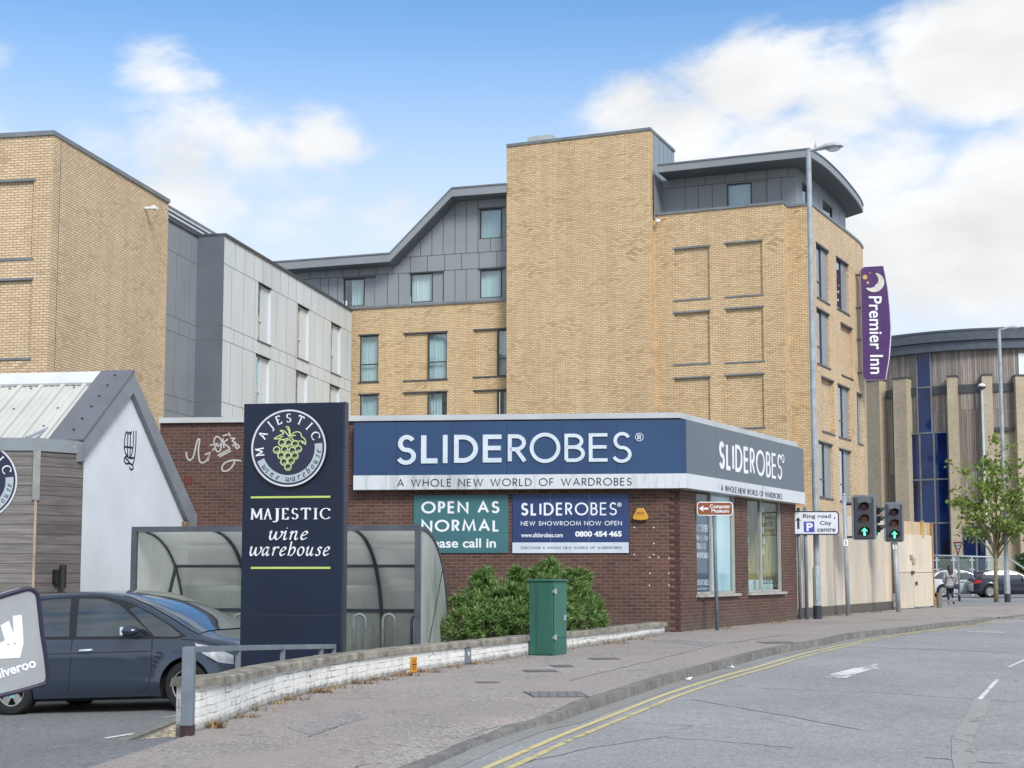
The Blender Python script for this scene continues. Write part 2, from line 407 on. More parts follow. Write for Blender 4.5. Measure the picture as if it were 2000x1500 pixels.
# roman capitals with serifs for the wine shop
def serif(x, y, w=.14): return [(x - w, y), (x + w, y)]
ROMAN = {
 'M': (1.0, [[(.12, 0), (.16, 1)], [(.16, 1), (.5, .12)], [(.5, .12), (.84, 1)], [(.84, 1), (.88, 0)], serif(.12, 0, .1), serif(.88, 0, .1), serif(.1, 1, .07), serif(.9, 1, .07)]),
 'A': (.78, [[(.1, 0), (.5, 1)], [(.5, 1), (.9, 0)], [(.25, .36), (.75, .36)], serif(.1, 0, .12), serif(.9, 0, .12)]),
 'J': (.4, [[(.6, 1), (.6, 0), (.5, -.2), (.25, -.28), (.0, -.2)], serif(.6, 1, .3)]),
 'E': (.55, [[(.2, 0), (.2, 1)], [(.0, 1), (.85, 1), (.88, .84)], [(.2, .52), (.7, .52)], [(.0, 0), (.9, 0), (.98, .2)]]),
 'S': (.5, [arc(.5, .745, .42, .255, 30, 262, 14) + arc(.48, .25, .46, .25, 82, -155, 14)]),
 'T': (.66, [[(0, .84), (.04, 1), (.96, 1), (1, .84)], [(.5, 1), (.5, 0)], serif(.5, 0, .2)]),
 'I': (.2, [[(.5, 0), (.5, 1)], serif(.5, 0, .75), serif(.5, 1, .75)]),
 'C': (.82, [arc(.54, .5, .54, .5, 48, 318, 22), [(.9, .95), (.9, .78)]]),
}
# lower-case italic
ITAL = {
 'w': (.82, [spline([(0, .55), (.1, .64), (.09, .25), (.2, .02), (.36, .14), (.46, .62)]), spline([(.46, .62), (.47, .2), (.6, .02), (.8, .2), (.88, .5), (.76, .64)])]),
 'i': (.28, [spline([(-.02, .5), (.1, .63), (.1, .12), (.18, .01), (.3, .12)]), [(.12, .86), (.14, .9)]]),
 'n': (.6, [spline([(-.02, .5), (.1, .63), (.09, .3), (.08, 0)]), spline([(.09, .38), (.26, .6), (.4, .58), (.4, .15), (.48, .01), (.6, .12)])]),
 'e': (.45, [spline([(.04, .28), (.26, .36), (.38, .5), (.27, .63), (.1, .5), (.04, .2), (.17, .01), (.42, .14)])]),
 'a': (.6, [spline([(.4, .52), (.24, .63), (.06, .4), (.08, .06), (.22, .06), (.38, .35), (.42, .62), (.39, .15), (.46, .01), (.58, .12)])]),
 'r': (.42, [spline([(-.02, .5), (.1, .63), (.09, .3), (.08, 0)]), spline([(.09, .35), (.22, .58), (.36, .64), (.4, .54)])]),
 'h': (.56, [spline([(.04, .98), (.1, .95), (.09, .4), (.08, 0)]), spline([(.09, .35), (.26, .6), (.44, .56), (.48, .3), (.36, .05), (.22, .02)])]),
 'o': (.48, [arc(.23, .32, .21, .31, 90, 450, 20)]),
 'u': (.6, [spline([(-.02, .5), (.1, .63), (.07, .2), (.18, .01), (.34, .2), (.42, .6)]), spline([(.42, .63), (.39, .15), (.46, .01), (.58, .12)])]),
 's': (.38, [spline([(.34, .52), (.22, .63), (.09, .5), (.26, .28), (.26, .06), (.1, .01), (.0, .1)])]),
 ' ': (.4, []),
}
def ribbon(pts, w, nib=None):
    """2-D strip of quads along a polyline; nib=(angle, thinness) gives pen contrast"""
    P = [Vector(p) for p in pts]; Q = [P[0]]
    for p in P[1:]:
        if (p - Q[-1]).length > 1e-5: Q.append(p)
    P = Q; n = len(P)
    if n < 2: return []
    closed = (P[0] - P[-1]).length < 1e-4
    L, Rr = [], []
    for i in range(n):
        if closed and i in (0, n - 1): a, b, c = P[n - 2], P[0], P[1]
        else: a, b, c = P[max(i - 1, 0)], P[i], P[min(i + 1, n - 1)]
        d1 = (b - a); d2 = (c - b)
        d1 = d1.normalized() if d1.length > 1e-6 else d2.normalized()
        d2 = d2.normalized() if d2.length > 1e-6 else d1
        n1 = Vector((-d1.y, d1.x)); n2 = Vector((-d2.y, d2.x)); m = (n1 + n2)
        if m.length < 1e-3: m = n1
        m.normalize(); k = 1 / max(0.45, m.dot(n1))
        ww = w
        if nib: ww = w * (nib[1] + (1 - nib[1]) * abs(math.sin(math.atan2(d1.y + d2.y, d1.x + d2.x) - R(nib[0]))))
        L.append(b + m * ww / 2 * k); Rr.append(b - m * ww / 2 * k)
    return [(L[i], Rr[i], Rr[i + 1], L[i + 1]) for i in range(n - 1)]
def word2d(text, font, weight, gap=.2, nib=None, slant=0.0, space=.5):
    """list of (letter index, quads) in cap-height units; weight: number or function of the letter's place 0..1"""
    x = 0; out = []; n = len(text)
    for i, ch in enumerate(text):
        t = weight(i / max(1, n - 1)) if callable(weight) else weight
        if ch == ' ': x += space; continue
        w, strokes = font[ch]; caps = font is CAPS
        W = max(w, t) if caps else w
        qs = []
        for st in strokes:
            if caps: pts = [(x + t / 2 + px * (W - t), t / 2 + py * (1 - t)) for px, py in st]
            elif font is ROMAN: pts = [(x + px * W, py) for px, py in st]
            else: pts = [(x + px + py * slant, py) for px, py in st]
            qs.append(ribbon(pts, t, nib))
        out.append((i, qs)); x += W + gap
    return out
def bbox(w2):
    xs = [p.x for _, s in w2 for r in s for q in r for p in q]; ys = [p.y for _, s in w2 for r in s for q in r for p in q]
    return min(xs), max(xs), min(ys), max(ys)
def emit2d(mb, w2, fn, d=0.01):
    """lay 2-D strokes on a surface; fn(x, y, lift) -> point.  Overlapping strokes are lifted 0.4 mm apart."""
    k = 0
    for _, strokes in w2:
        for rib in strokes:
            k += 1; e = d + 0.0004 * (k % 4)
            for (a, b, c, q) in rib:
                f = [fn(p.x, p.y, e) for p in (a, b, c, q)]; g = [fn(p.x, p.y, 0) for p in (a, b, c, q)]
                mb.add(f); mb.add([f[0], f[3], g[3], g[0]]); mb.add([f[1], f[2], g[2], g[1]])
            if rib:
                for (p, q) in ((rib[0][0], rib[0][1]), (rib[-1][2], rib[-1][3])):
                    mb.add([fn(p.x, p.y, e), fn(q.x, q.y, e), fn(q.x, q.y, 0), fn(p.x, p.y, 0)])
def plane_fn(O, U, V, N, sx, sy, x0, y0, base=0.0):
    O, U, V, N = map(Vector, (O, U, V, N))
    return lambda x, y, e: O + U * ((x - x0) * sx) + V * ((y - y0) * sy) + N * (e + base)
def stroke_line(mb, text, O, U, V, N, w, h, font=None, weight=.13, gap=.2, nib=None, slant=0, d=.01, space=.5):
    """text fitted to a w x h box whose lower left corner is O"""
    w2 = word2d(text, font or CAPS, weight, gap, nib, slant, space); a, b, c, e = bbox(w2)
    emit2d(mb, w2, plane_fn(O, U, V, N, w / (b - a), h / (e - c), a, c), d)
def poly_line(mb, pts, O, U, V, N, wd, d=.004):
    emit2d(mb, [(0, [ribbon(pts, wd)])], plane_fn(O, U, V, N, 1, 1, 0, 0), d)
_TXT = {}
def sans_mesh(body, bold=0.0, spacing=1.0):
    key = (body, bold, spacing)
    if key in _TXT: return _TXT[key]
    cu = bpy.data.curves.new('text', 'FONT'); cu.body = body; cu.size = 1; cu.offset = bold; cu.space_character = spacing; cu.resolution_u = 4
    ob = bpy.data.objects.new('text', cu); COL.objects.link(ob)
    dg = bpy.context.evaluated_depsgraph_get(); me = bpy.data.meshes.new_from_object(ob.evaluated_get(dg))
    vs = [v.co.copy() for v in me.vertices]; fs = [tuple(p.vertices) for p in me.polygons]
    bpy.data.objects.remove(ob); bpy.data.curves.remove(cu); bpy.data.meshes.remove(me)
    _TXT[key] = (vs, fs); return vs, fs
def sans_line(mb, body, O, U, V, N, w, h, d=.004, bold=0.0, spacing=1.0, ref=None):
    """built-in font fitted to a w x h box (ref: fit the height of this text instead, for lines without ascenders)"""
    vs, fs = sans_mesh(body, bold, spacing)
    x0 = min(v.x for v in vs); x1 = max(v.x for v in vs); y0 = min(v.y for v in vs); y1 = max(v.y for v in vs)
    O, U, V, N = map(Vector, (O, U, V, N))
    sx = w / (x1 - x0); sy = h / (y1 - y0)
    P = [O + U * ((v.x - x0) * sx) + V * ((v.y - y0) * sy) + N * d for v in vs]
    mb.mesh(P, fs)
# ------------------------------------------------------------------ walls with openings
class Path:
    """a wall line seen from outside, walked left to right"""
    def __init__(s, pts):
        s.p = [Vector(q) for q in pts]; s.s = [0]
        for a, b in zip(s.p, s.p[1:]): s.s.append(s.s[-1] + (b - a).length)
        s.L = s.s[-1]
        s.nrm = []
        for i in range(len(s.p)):
            d = (s.p[min(i + 1, len(s.p) - 1)] - s.p[max(i - 1, 0)]).normalized(); s.nrm.append(Vector((d.y, -d.x)))
    def P(s, t, z=0, d=0):
        """point at length t, height z, d metres outward"""
        i = 0
        while i < len(s.s) - 2 and t > s.s[i + 1]: i += 1
        k = (t - s.s[i]) / max(1e-6, s.s[i + 1] - s.s[i])
        q = s.p[i].lerp(s.p[i + 1], k)
        n = s.nrm[i].lerp(s.nrm[i + 1], min(1, max(0, k))).normalized() if len(s.p) > 2 else s.nrm[0]
        q = q + n * d
        return Vector((q.x, q.y, z))
    def frame(s, t0, t1, d=0):
        a, b = s.P(t0, 0, d), s.P(t1, 0, d); U = (b - a).normalized(); return a, U, Vector((0, 0, 1)), Vector((U.y, -U.x, 0)), (b - a).length
    def hit(s, x, y):
        """photo pixel -> (length along, height)"""
        best = None
        for i, (a, b) in enumerate(zip(s.p, s.p[1:])):
            D = (b - a).normalized(); t, z = onplane(x, y, a, D); l = (b - a).length
            lo = -1e9 if i == 0 else -1e-6; hi = 1e9 if i == len(s.p) - 2 else l + 1e-6
            if lo <= t <= hi:
                return s.s[i] + t, z
        return best
    def rect(s, x0, y0, x1, y1):
        """opening from photo pixels: left x, right x; y0, y1 measured at the middle"""
        xm = (x0 + x1) / 2
        return (s.hit(x0, (y0 + y1) / 2)[0], s.hit(x1, (y0 + y1) / 2)[0], s.hit(xm, y1)[1], s.hit(xm, y0)[1])
def wall(mb, path, z0, z1, holes=(), back=True):
    """holes: (s0, s1, z0, z1, depth, blind)"""
    S = sorted(set([0, path.L] + path.s + [round(h[k], 5) for h in holes for k in (0, 1)]))
    Z = sorted(set([z0, z1] + [round(h[k], 5) for h in holes for k in (2, 3)]))
    S = [s for s in S if -1e-6 <= s <= path.L + 1e-6]; Z = [z for z in Z if z0 - 1e-6 <= z <= z1 + 1e-6]
    def inside(s, z):
        for h in holes:
            if h[0] < s < h[1] and h[2] < z < h[3]: return h
    for a, b in zip(S, S[1:]):
        for c, e in zip(Z, Z[1:]):
            h = inside((a + b) / 2, (c + e) / 2); d = 0
            if h:
                if not h[5]: continue
                d = -h[4]
            mb.add([path.P(a, c, d), path.P(b, c, d), path.P(b, e, d), path.P(a, e, d)], [(a, c), (b, c), (b, e), (a, e)])
    for h in holes:
        s0, s1, c, e, dp = h[:5]
        for s in (s0, s1): mb.add([path.P(s, c), path.P(s, c, -dp), path.P(s, e, -dp), path.P(s, e)], [(s, c), (s + dp, c), (s + dp, e), (s, e)])
        cuts = [s0] + [q for q in path.s if s0 < q < s1] + [s1]
        for z in (c, e):
            for a, b in zip(cuts, cuts[1:]):
                mb.add([path.P(a, z), path.P(b, z), path.P(b, z, -dp), path.P(a, z, -dp)], [(a, z), (b, z), (b, z + dp), (a, z + dp)])
def coping(path, z, h, over, inn, s0=None, s1=None, drop=0):
    mb = MB(); cuts = [s for s in path.s]
    if s0 is not None: cuts = [s0] + [q for q in cuts if s0 < q < s1] + [s1]
    prof = [(over, z - drop), (over, z + h), (-inn, z + h), (-inn, z - drop)]
    b = len(mb.v)
    for s in cuts:
        for (d, zz) in prof: mb.v.append(path.P(s, zz, d))
    for i in range(len(cuts) - 1):
        for k in range(4):
            mb.f.append((b + i * 4 + k, b + (i + 1) * 4 + k, b + (i + 1) * 4 + (k + 1) % 4, b + i * 4 + (k + 1) % 4))
    mb.f.append((b, b + 1, b + 2, b + 3)); m = b + (len(cuts) - 1) * 4; mb.f.append((m + 3, m + 2, m + 1, m))
    return mb
def window_unit(parent, path, s0, s1, z0, z1, dp, M, glass_s=None, transom=None, panel=None, curtain=True, bar=.05, cur=0.7):
    """frame (part) > pane, curtain, side panel (sub-parts), set dp behind the wall face; glass_s: the glazed share as two fractions"""
    a, U, V, N, w = path.frame(s0, s1, -dp)
    g0, g1 = (0, 1) if glass_s is None else glass_s
    x0, x1 = w * g0, w * g1; mb = MB()
    for (u, v) in (((x0, x0 + bar), (z0, z1)), ((x1 - bar, x1), (z0, z1)), ((x0 + bar, x1 - bar), (z0, z0 + bar)), ((x0 + bar, x1 - bar), (z1 - bar, z1))):
        mb.boxf(a, U, V, N, u, v, (-.03, .05))
    if transom:
        zt = z0 + (z1 - z0) * transom; mb.boxf(a, U, V, N, (x0 + bar, x1 - bar), (zt - bar / 2, zt + bar / 2), (-.03, .045))
    f = mb.build('window', M['frame'], parent)
    p = MB(); p.boxf(a, U, V, N, (x0 + bar, x1 - bar), (z0 + bar, z1 - bar), (0, .012)); p.build('pane', M['pane'], f)
    if panel is not None and (g0 > 0.05 or g1 < .95):
        pm = MB()
        if g1 < .95: pm.boxf(a, U, V, N, (x1, w), (z0, z1), (-.05, .03))
        if g0 > .05: pm.boxf(a, U, V, N, (0, x0), (z0, z1), (-.05, .03))
        pm.build('side_panel', panel, f)
    if curtain:
        c = MB(); n = int(max(8, (x1 - x0) / .045)); zz = (z0 + .03, z1 - .03); prev = None; ph = random.random() * 6
        c0, c1 = random.choice(((0, 1), (0, 1), (0, .62), (.3, 1), (0, 1)))
        for i in range(n + 1):
            t = c0 + (c1 - c0) * i / n; x = x0 + (x1 - x0) * t; y = -.16 + .03 * math.sin(t * (x1 - x0) * 46 + ph) + .012 * math.sin(t * 23 + ph)
            q = [a + U * x + V * z + N * y for z in zz]
            if prev: c.add([prev[0], q[0], q[1], prev[1]])
            prev = q
        c.build('curtain', M['curtain'], f, smooth=True)
        d = MB(); d.boxf(a, U, V, N, (x0 - .05, x1 + .05), (z0 - .05, z1 + .05), (-.5, -.45)); d.build('backing_sheet', M['dark'], f)  # dark sheet stands in for the shade of the space behind
    return f
# ------------------------------------------------------------------ materials used in the scene
M = {}
M['buff'] = bricks('buff_brick', (.79, .58, .335), (.64, .455, .25), (.29, .225, .15), ms=.012, third=(.40, .26, .11), patch=(.95, 1.05))
M['buff_pale'] = bricks('pale_buff_brick', (.79, .59, .37), (.66, .485, .295), (.31, .245, .18), ms=.012, third=(.44, .31, .17), patch=(.94, 1.06))
M['brown_brick'] = bricks('brown_brick', (.125, .058, .043), (.078, .038, .031), (.165, .12, .10), third=(.05, .028, .025), ms=.0075, patch=(.75, 1.25), dirt=.55)
M['hall_brick'] = bricks('hall_brick', (.58, .49, .35), (.47, .39, .27), (.36, .31, .23), patch=(.85, 1.1))
M['clad_grey'] = plain('grey_cladding', (.265, .29, .31), .42, .06, .6)
M['clad_dark'] = plain('dark_grey_cladding', (.125, .148, .172), .42, .06, .6)
M['clad_white'] = plain('white_cladding', (.66, .70, .71), .4, .07, .5, streak=True)
M['joint'] = plain('joint', (.02, .023, .027), .8)
M['metal_grey'] = plain('grey_metal_trim', (.19, .21, .23), .4, .12, 2)
M['metal_dark'] = plain('dark_metal_trim', (.07, .075, .085), .4, .1, 2)
M['soffit'] = plain('soffit', (.14, .158, .175), .55, .08, 1)
M['frame'] = plain('window_frame', (.045, .05, .058), .35, .1)
M['frame_white'] = plain('white_window_frame', (.62, .63, .62), .4, .05)
M['pane'] = glass('window_glass', (.90, .97, .98), 2.2)
t = NT('net_curtain'); oi = t.n('ShaderNodeObjectInfo'); t.set(Base_Color=t.mix(oi.outputs['Random'], (.46, .54, .56), (.80, .84, .84)), Roughness=.9); M['curtain'] = t.m
M['dark'] = plain('dark_backing', (.012, .014, .016), .9)
M['white_paint'] = plain('white_paint', (.74, .77, .80), .6, .05, 1.2)
M['steel'] = plain('galvanised_steel', (.36, .41, .45), .45, .12, 5, metal=.1)
M['steel_grey'] = plain('painted_grey_steel', (.17, .205, .245), .45, .12, 4)
M['black'] = plain('black_plastic', (.016, .017, .02), .5, .1)
M['rubber'] = plain('rubber', (.014, .014, .015), .8, .1)
M['letter_white'] = plain('white_lettering', (.80, .84, .88), .45, .04, 4)
M['letter_grey'] = plain('silver_lettering', (.62, .70, .78), .4, .06, 4)
M['letter_dark'] = plain('dark_lettering', (.02, .022, .05), .5, .04, 4)

def tarmac(name, col, speck=.35, patch=(.85, 1.12), pink=None, rough=.85, cracks=True, pscale=.35):
    t = NT(name); v = t.mapping('Object')
    f = t.math('MULTIPLY', t.math('ADD', t.noise(v, 48, 2, .7), t.noise(v, 17, 4, .8)), .5); p = t.noise(v, pscale, 6, .6); m = t.noise(v, 6, 4)
    c = t.mix(t.ramp(f, .38, .62), tuple(a * (1 - speck) for a in col), tuple(a * (1 + speck) for a in col))
    c = t.mix(1.0, c, t.mix(t.ramp(p, .3, .7), (patch[0],) * 3, (patch[1],) * 3), 'MULTIPLY')
    c = t.mix(.6, c, t.mix(t.ramp(m, .3, .7), (.88,) * 3, (1.1,) * 3), 'MULTIPLY')
    if pink: c = t.mix(t.ramp(t.noise(v, .8, 5), .42, .68), c, pink)
    if cracks:
        vo = t.n('ShaderNodeTexVoronoi', feature='DISTANCE_TO_EDGE'); vo.inputs['Scale'].default_value = .22
        nn = t.n('ShaderNodeTexNoise'); nn.inputs['Scale'].default_value = 1.1; nn.inputs['Detail'].default_value = 7; t.l(v, nn.inputs[0])
        ad = t.n('ShaderNodeVectorMath', operation='MULTIPLY_ADD'); t.l(nn.outputs[1], ad.inputs[0]); ad.inputs[1].default_value = (1.6, 1.6, 0); t.l(v, ad.inputs[2])
        t.l(ad.outputs[0], vo.inputs['Vector'])
        k = t.math('MULTIPLY', t.ramp(vo.outputs['Distance'], .0, .006, .55, 0), t.ramp(p, .45, .6))
        c = t.mix(k, c, tuple(a * .3 for a in col))
    t.set(Base_Color=c, Roughness=rough); t.bump(f, .35, .006)
    return t.m
M['road'] = tarmac('road_asphalt', (.295, .294, .294), .36)
M['pave'] = tarmac('pavement_asphalt', (.305, .278, .258), .6, pink=(.33, .285, .26))
M['carpark'] = tarmac('car_park_asphalt', (.185, .187, .192), .45)
M['plaza'] = tarmac('far_paving', (.25, .26, .27), .2)
M['ground'] = tarmac('ground_asphalt', (.18, .19, .19), .3, cracks=False)
M['soil'] = plain('soil', (.06, .048, .036), .95, .3, 6, bump=.6)
t = NT('kerb_stone'); b = t.n('ShaderNodeTexBrick'); b.offset = 0; t.l(t.tc.outputs['UV'], b.inputs[0])
for k_, v_ in (('Color1', (.205, .198, .185, 1)), ('Color2', (.175, .17, .16, 1)), ('Mortar', (.05, .05, .045, 1)), ('Scale', 1), ('Mortar Size', .008), ('Brick Width', .915), ('Row Height', 9.0)): b.inputs[k_].default_value = v_
c_ = t.mix(1, b.outputs[0], t.mix(t.ramp(t.noise(t.mapping(), 5, 6), .3, .7), (.7,) * 3, (1.25,) * 3), 'MULTIPLY'); t.set(Base_Color=c_, Roughness=.9); t.bump(t.noise(t.mapping(), 40, 4), .4, .01)
M['kerb'] = t.m
def worn(name, col, keep=.5, scale=7, under=None):
    """road paint worn through in patches"""
    t = NT(name); v = t.mapping('Object')
    n = t.noise(v, scale, 7, .7); big = t.noise(v, .6, 3)
    k = t.ramp(t.math('ADD', n, t.math('MULTIPLY', t.math('SUBTRACT', big, .5), .7)), keep - .07, keep + .07)
    t.set(Base_Color=t.mix(t.noise(v, 30, 2), tuple(c * .85 for c in col), col), Roughness=.8)
    tr = t.n('ShaderNodeBsdfTransparent'); mx = t.n('ShaderNodeMixShader'); t.l(k, mx.inputs[0]); t.l(tr.outputs[0], mx.inputs[1]); t.l(t.b.outputs[0], mx.inputs[2]); t.l(mx.outputs[0], t.out.inputs[0])
    return t.m
M['yellow_paint'] = worn('yellow_road_paint', (.62, .54, .26), .33)
M['yellow_faded'] = worn('faded_yellow_road_paint', (.58, .51, .26), .42)
M['white_road'] = worn('white_road_paint', (.74, .75, .76), .37)
M['ghost_paint'] = worn('ghost_road_paint', (.35, .342, .325), .36, 9)

# ------------------------------------------------------------------ ground, road, pavement
def resample(pts, n):
    L = [0]
    for a, b in zip(pts, pts[1:]): L.append(L[-1] + (b - a).length)
    out = []
    for i in range(n):
        s = L[-1] * i / (n - 1); k = 0
        while k < len(L) - 2 and s > L[k + 1]: k += 1
        out.append(pts[k].lerp(pts[k + 1], (s - L[k]) / max(1e-9, L[k + 1] - L[k])))
    return out
def offset2(pts, d):
    """shift a plan line to its right by d"""
    out = []
    for i in range(len(pts)):
        t = (pts[min(i + 1, len(pts) - 1)] - pts[max(i - 1, 0)]); t = Vector((t.x, t.y)).normalized()
        out.append(Vector((pts[i].x + t.y * d, pts[i].y - t.x * d, 0)))
    return out
def smooth_line(pts, k=6):
    q = spline([(p.x, p.y) for p in pts], k); return [Vector((a, b, 0)) for a, b in q]
KH = .11
kpx = [(817, 1499, 1), (915, 1457, 1), (985, 1432, 1), (1041, 1413, 1), (1066, 1397, 0), (1160, 1366, 0), (1265, 1333, 0), (1300, 1321.5, 0), (1412, 1292, 0), (1510, 1267, 0), (1615, 1248, 0),
       (1674, 1236, 0), (1765, 1227, 0), (1853, 1216, 0), (1902, 1212, 0), (1947, 1206, 1), (2000, 1201, 1)]
kerb = [G(x, y, -.08 if d else 0) for x, y, d in kpx]
e0 = (kerb[0] - kerb[2]).normalized(); e1 = (kerb[-1] - kerb[-4]).normalized()
kerb = [kerb[0] + e0 * 14] + kerb + [kerb[-1] + e1 * 30]
kdrop = [-.08] + [-.08 if d else 0 for _, _, d in kpx] + [-.08]
kline = resample(smooth_line(kerb), 160)
def kerb_drop(p):
    best = min(range(len(kerb)), key=lambda i: (kerb[i].x - p.x) ** 2 + (kerb[i].y - p.y) ** 2)
    # blend between the two stations either side
    a = max(0, best - 1); b = min(len(kerb) - 1, best + 1)
    w = []
    for i in (a, best, b): w.append((1 / (1e-3 + (kerb[i].x - p.x) ** 2 + (kerb[i].y - p.y) ** 2), kdrop[i]))
    return sum(x * y for x, y in w) / sum(x for x, _ in w)
KD = [kerb_drop(p) for p in kline]
wall_px = [(388, 1427), (440, 1410), (515, 1379), (615, 1351), (690, 1335), (802, 1315), (940, 1294), (1030, 1280), (1110, 1268), (1200, 1254), (1298, 1238)]
wall_base = [G(x, y) for x, y in wall_px]
SC = at(1328, 1232, 32.2)                    # street corner of the showroom
SRD = Vector((math.sin(R(27.7)), math.cos(R(27.7)))); SFD = Vector((.9953, -.097))
SCP = Vector((SC.x, SC.y))
s_end = onplane(1558, 1210, SCP, SRD)[0]; SEND = SCP + SRD * s_end
cp_edge = [G(365, 1437), G(170, 1500)]; ce = (cp_edge[1] - cp_edge[0]).normalized()
inner = [cp_edge[1] + ce * 14, cp_edge[1], cp_edge[0]] + [p + Vector((-.08, .12, 0)) for p in wall_base[1:]] + [Vector((SCP.x - .2, SCP.y + .2, 0)), Vector((SEND.x - .2, SEND.y + .2, 0)), G(1757, 1190), G(1838, 1188)]
inner_l = resample(inner, 160)
mb = MB(); NX = 10
pk = offset2(kline, -.13)
for i in range(159):
    for j in range(NX):
        q = []
        for (a, b) in ((i, j), (i, j + 1), (i + 1, j + 1), (i + 1, j)):
            t_ = b / NX; p = pk[a].lerp(Vector((inner_l[a].x, inner_l[a].y, 0)), t_)
            q.append((p.x, p.y, gz(p.y) + KD[a] * max(0, 1 - t_ * 5)))
        mb.add(q)
struct(mb, 'pavement', M['pave'], smooth=True)
# kerb stones
mb = MB(); s = 0
kin = offset2(kline, -.14); kout = kline; klow = offset2(kline, .012)
for i in range(159):
    l = (kline[i + 1] - kline[i]).length
    za = [gz(kline[k].y) + KD[k] + .004 for k in (i, i + 1)]; zr = [gz(kline[k].y) - KH - .03 for k in (i, i + 1)]
    A = [(kin[i].x, kin[i].y, za[0]), (kin[i + 1].x, kin[i + 1].y, za[1]), (kout[i + 1].x, kout[i + 1].y, za[1]), (kout[i].x, kout[i].y, za[0])]
    mb.add(A, [(s, 0), (s + l, 0), (s + l, .14), (s, .14)])
    mb.add([A[3], A[2], (klow[i + 1].x, klow[i + 1].y, zr[1]), (klow[i].x, klow[i].y, zr[0])], [(s, .14), (s + l, .14), (s + l, .3), (s, .3)])
    s += l
struct(mb, 'kerb', M['kerb'])
def strip(mb, pts, w, off, side=0.0):
    """flat strip along a plan line, w wide, its centre shifted right by side"""
    a = offset2(pts, side - w / 2); b = offset2(pts, side + w / 2)
    for i in range(len(pts) - 1):
        mb.add([(p.x, p.y, gz(p.y) + off) for p in (a[i], b[i], b[i + 1], a[i + 1])])
mb = MB()
for i in range(159):
    for j, (d0, d1) in enumerate(((-.05, 3), (3, 7), (7, 12), (12, 20), (20, 34))):
        q = []
        for (k, d) in ((i, d0), (i, d1), (i + 1, d1), (i + 1, d0)):
            t = (kline[min(k + 1, 159)] - kline[max(k - 1, 0)]).normalized(); p = Vector((kline[k].x + t.y * d, kline[k].y - t.x * d))
            q.append((p.x, p.y, gz(p.y) - KH))
        mb.add(q)
struct(mb, 'road', M['road'], smooth=True)
mb = MB(); strip(mb, kline, .22, -KH + .004, .14); M['gutter'] = tarmac('gutter', (.27, .265, .25), .2, cracks=False)
struct(mb, 'road_gutter', M['gutter'], smooth=True)
# yellow lines
ypx = [(953, 1499), (1090, 1439.5), (1200, 1396), (1300, 1357), (1400, 1325), (1475, 1304.5), (1587, 1273), (1720, 1245), (1800, 1233), (1874, 1224), (1960, 1212), (2010, 1206)]
yl = [G(x, y, -KH) for x, y in ypx]; yl = [yl[0] + (yl[0] - yl[1]).normalized() * 6] + yl; yl = resample(smooth_line(yl), 120)
mb = MB(); strip(mb, yl, .075, -KH + .006); tag(struct(mb, 'yellow_line', M['yellow_paint'], smooth=True))
mb = MB(); strip(mb, yl[:100], .075, -KH + .006, .19); struct(mb, 'yellow_line', M['yellow_faded'], smooth=True)
# white arrow and broken line, both worn
def ground_poly(mb, px, off): mb.add([G(x, y, off) for x, y in px])
mb = MB()
sh = [(1632, 1324), (1650, 1316), (1668, 1311.5), (1690, 1306)]
strip(mb, [G(x, y, -KH) for x, y in sh], .32, -KH + .006)
ground_poly(mb, [(1672, 1305), (1700, 1299.5), (1716, 1296), (1713, 1300.5), (1700, 1304)], -KH + .006); ground_poly(mb, [(1694, 1302), (1706, 1300), (1719, 1307), (1709, 1307.5)], -KH + .0075)
struct(mb, 'road_marking', M['white_road'])
for px in ([(1908, 1366), (1918, 1366), (1953, 1326), (1945, 1326)], [(1967, 1303), (1972, 1303), (2010, 1286), (2005, 1285)], [(1890, 1233.4), (1960, 1234.4), (1960, 1235.6), (1890, 1234.4)]):
    mb = MB(); ground_poly(mb, px, -KH + .006); struct(mb, 'road_marking', M['white_road'])
mb = MB(); strip(mb, [G(x, y, -KH) for x, y in ((1918, 1366), (1905, 1400), (1880, 1440), (1882, 1480), (1890, 1510))], .2, -KH + .006); struct(mb, 'road_marking', M['ghost_paint'])
# base ground out to the horizon
mb = MB(); ys = [-120, 0, 20, 45, 56, 65, 80, 100, 150, 300, 700, 1500]; xs = [-1500, -300, -80, -30, -5, 15, 40, 80, 300, 1500]
def base_z(Y): return -.95 if Y < 50 else gz(min(Y, 500)) - .02
for a, b in zip(ys, ys[1:]):
    for c, d in zip(xs, xs[1:]):
        mb.add([(c, a, base_z(a)), (d, a, base_z(a)), (d, b, base_z(b)), (c, b, base_z(b))])
struct(mb, 'ground', M['ground'], smooth=True)
# paving beyond the hoarding where the cars stand
mb = MB()
e = kline[-1]
for a, b in zip(list(range(48, 104)), list(range(49, 105))):
    def kx_(Y):
        if Y >= kline[-1].y: return 70
        for p, q in zip(kline, kline[1:]):
            if p.y <= Y <= q.y: return p.x + (q.x - p.x) * (Y - p.y) / max(1e-6, q.y - p.y) - .12
        return 70
    mb.add([(x, y, gz(y) - .005 - .024 * max(0, 53 - y)) for x, y in ((8, a), (kx_(a), a), (kx_(b), b), (8, b))])
struct(mb, 'far_paving', M['plaza'], smooth=True)
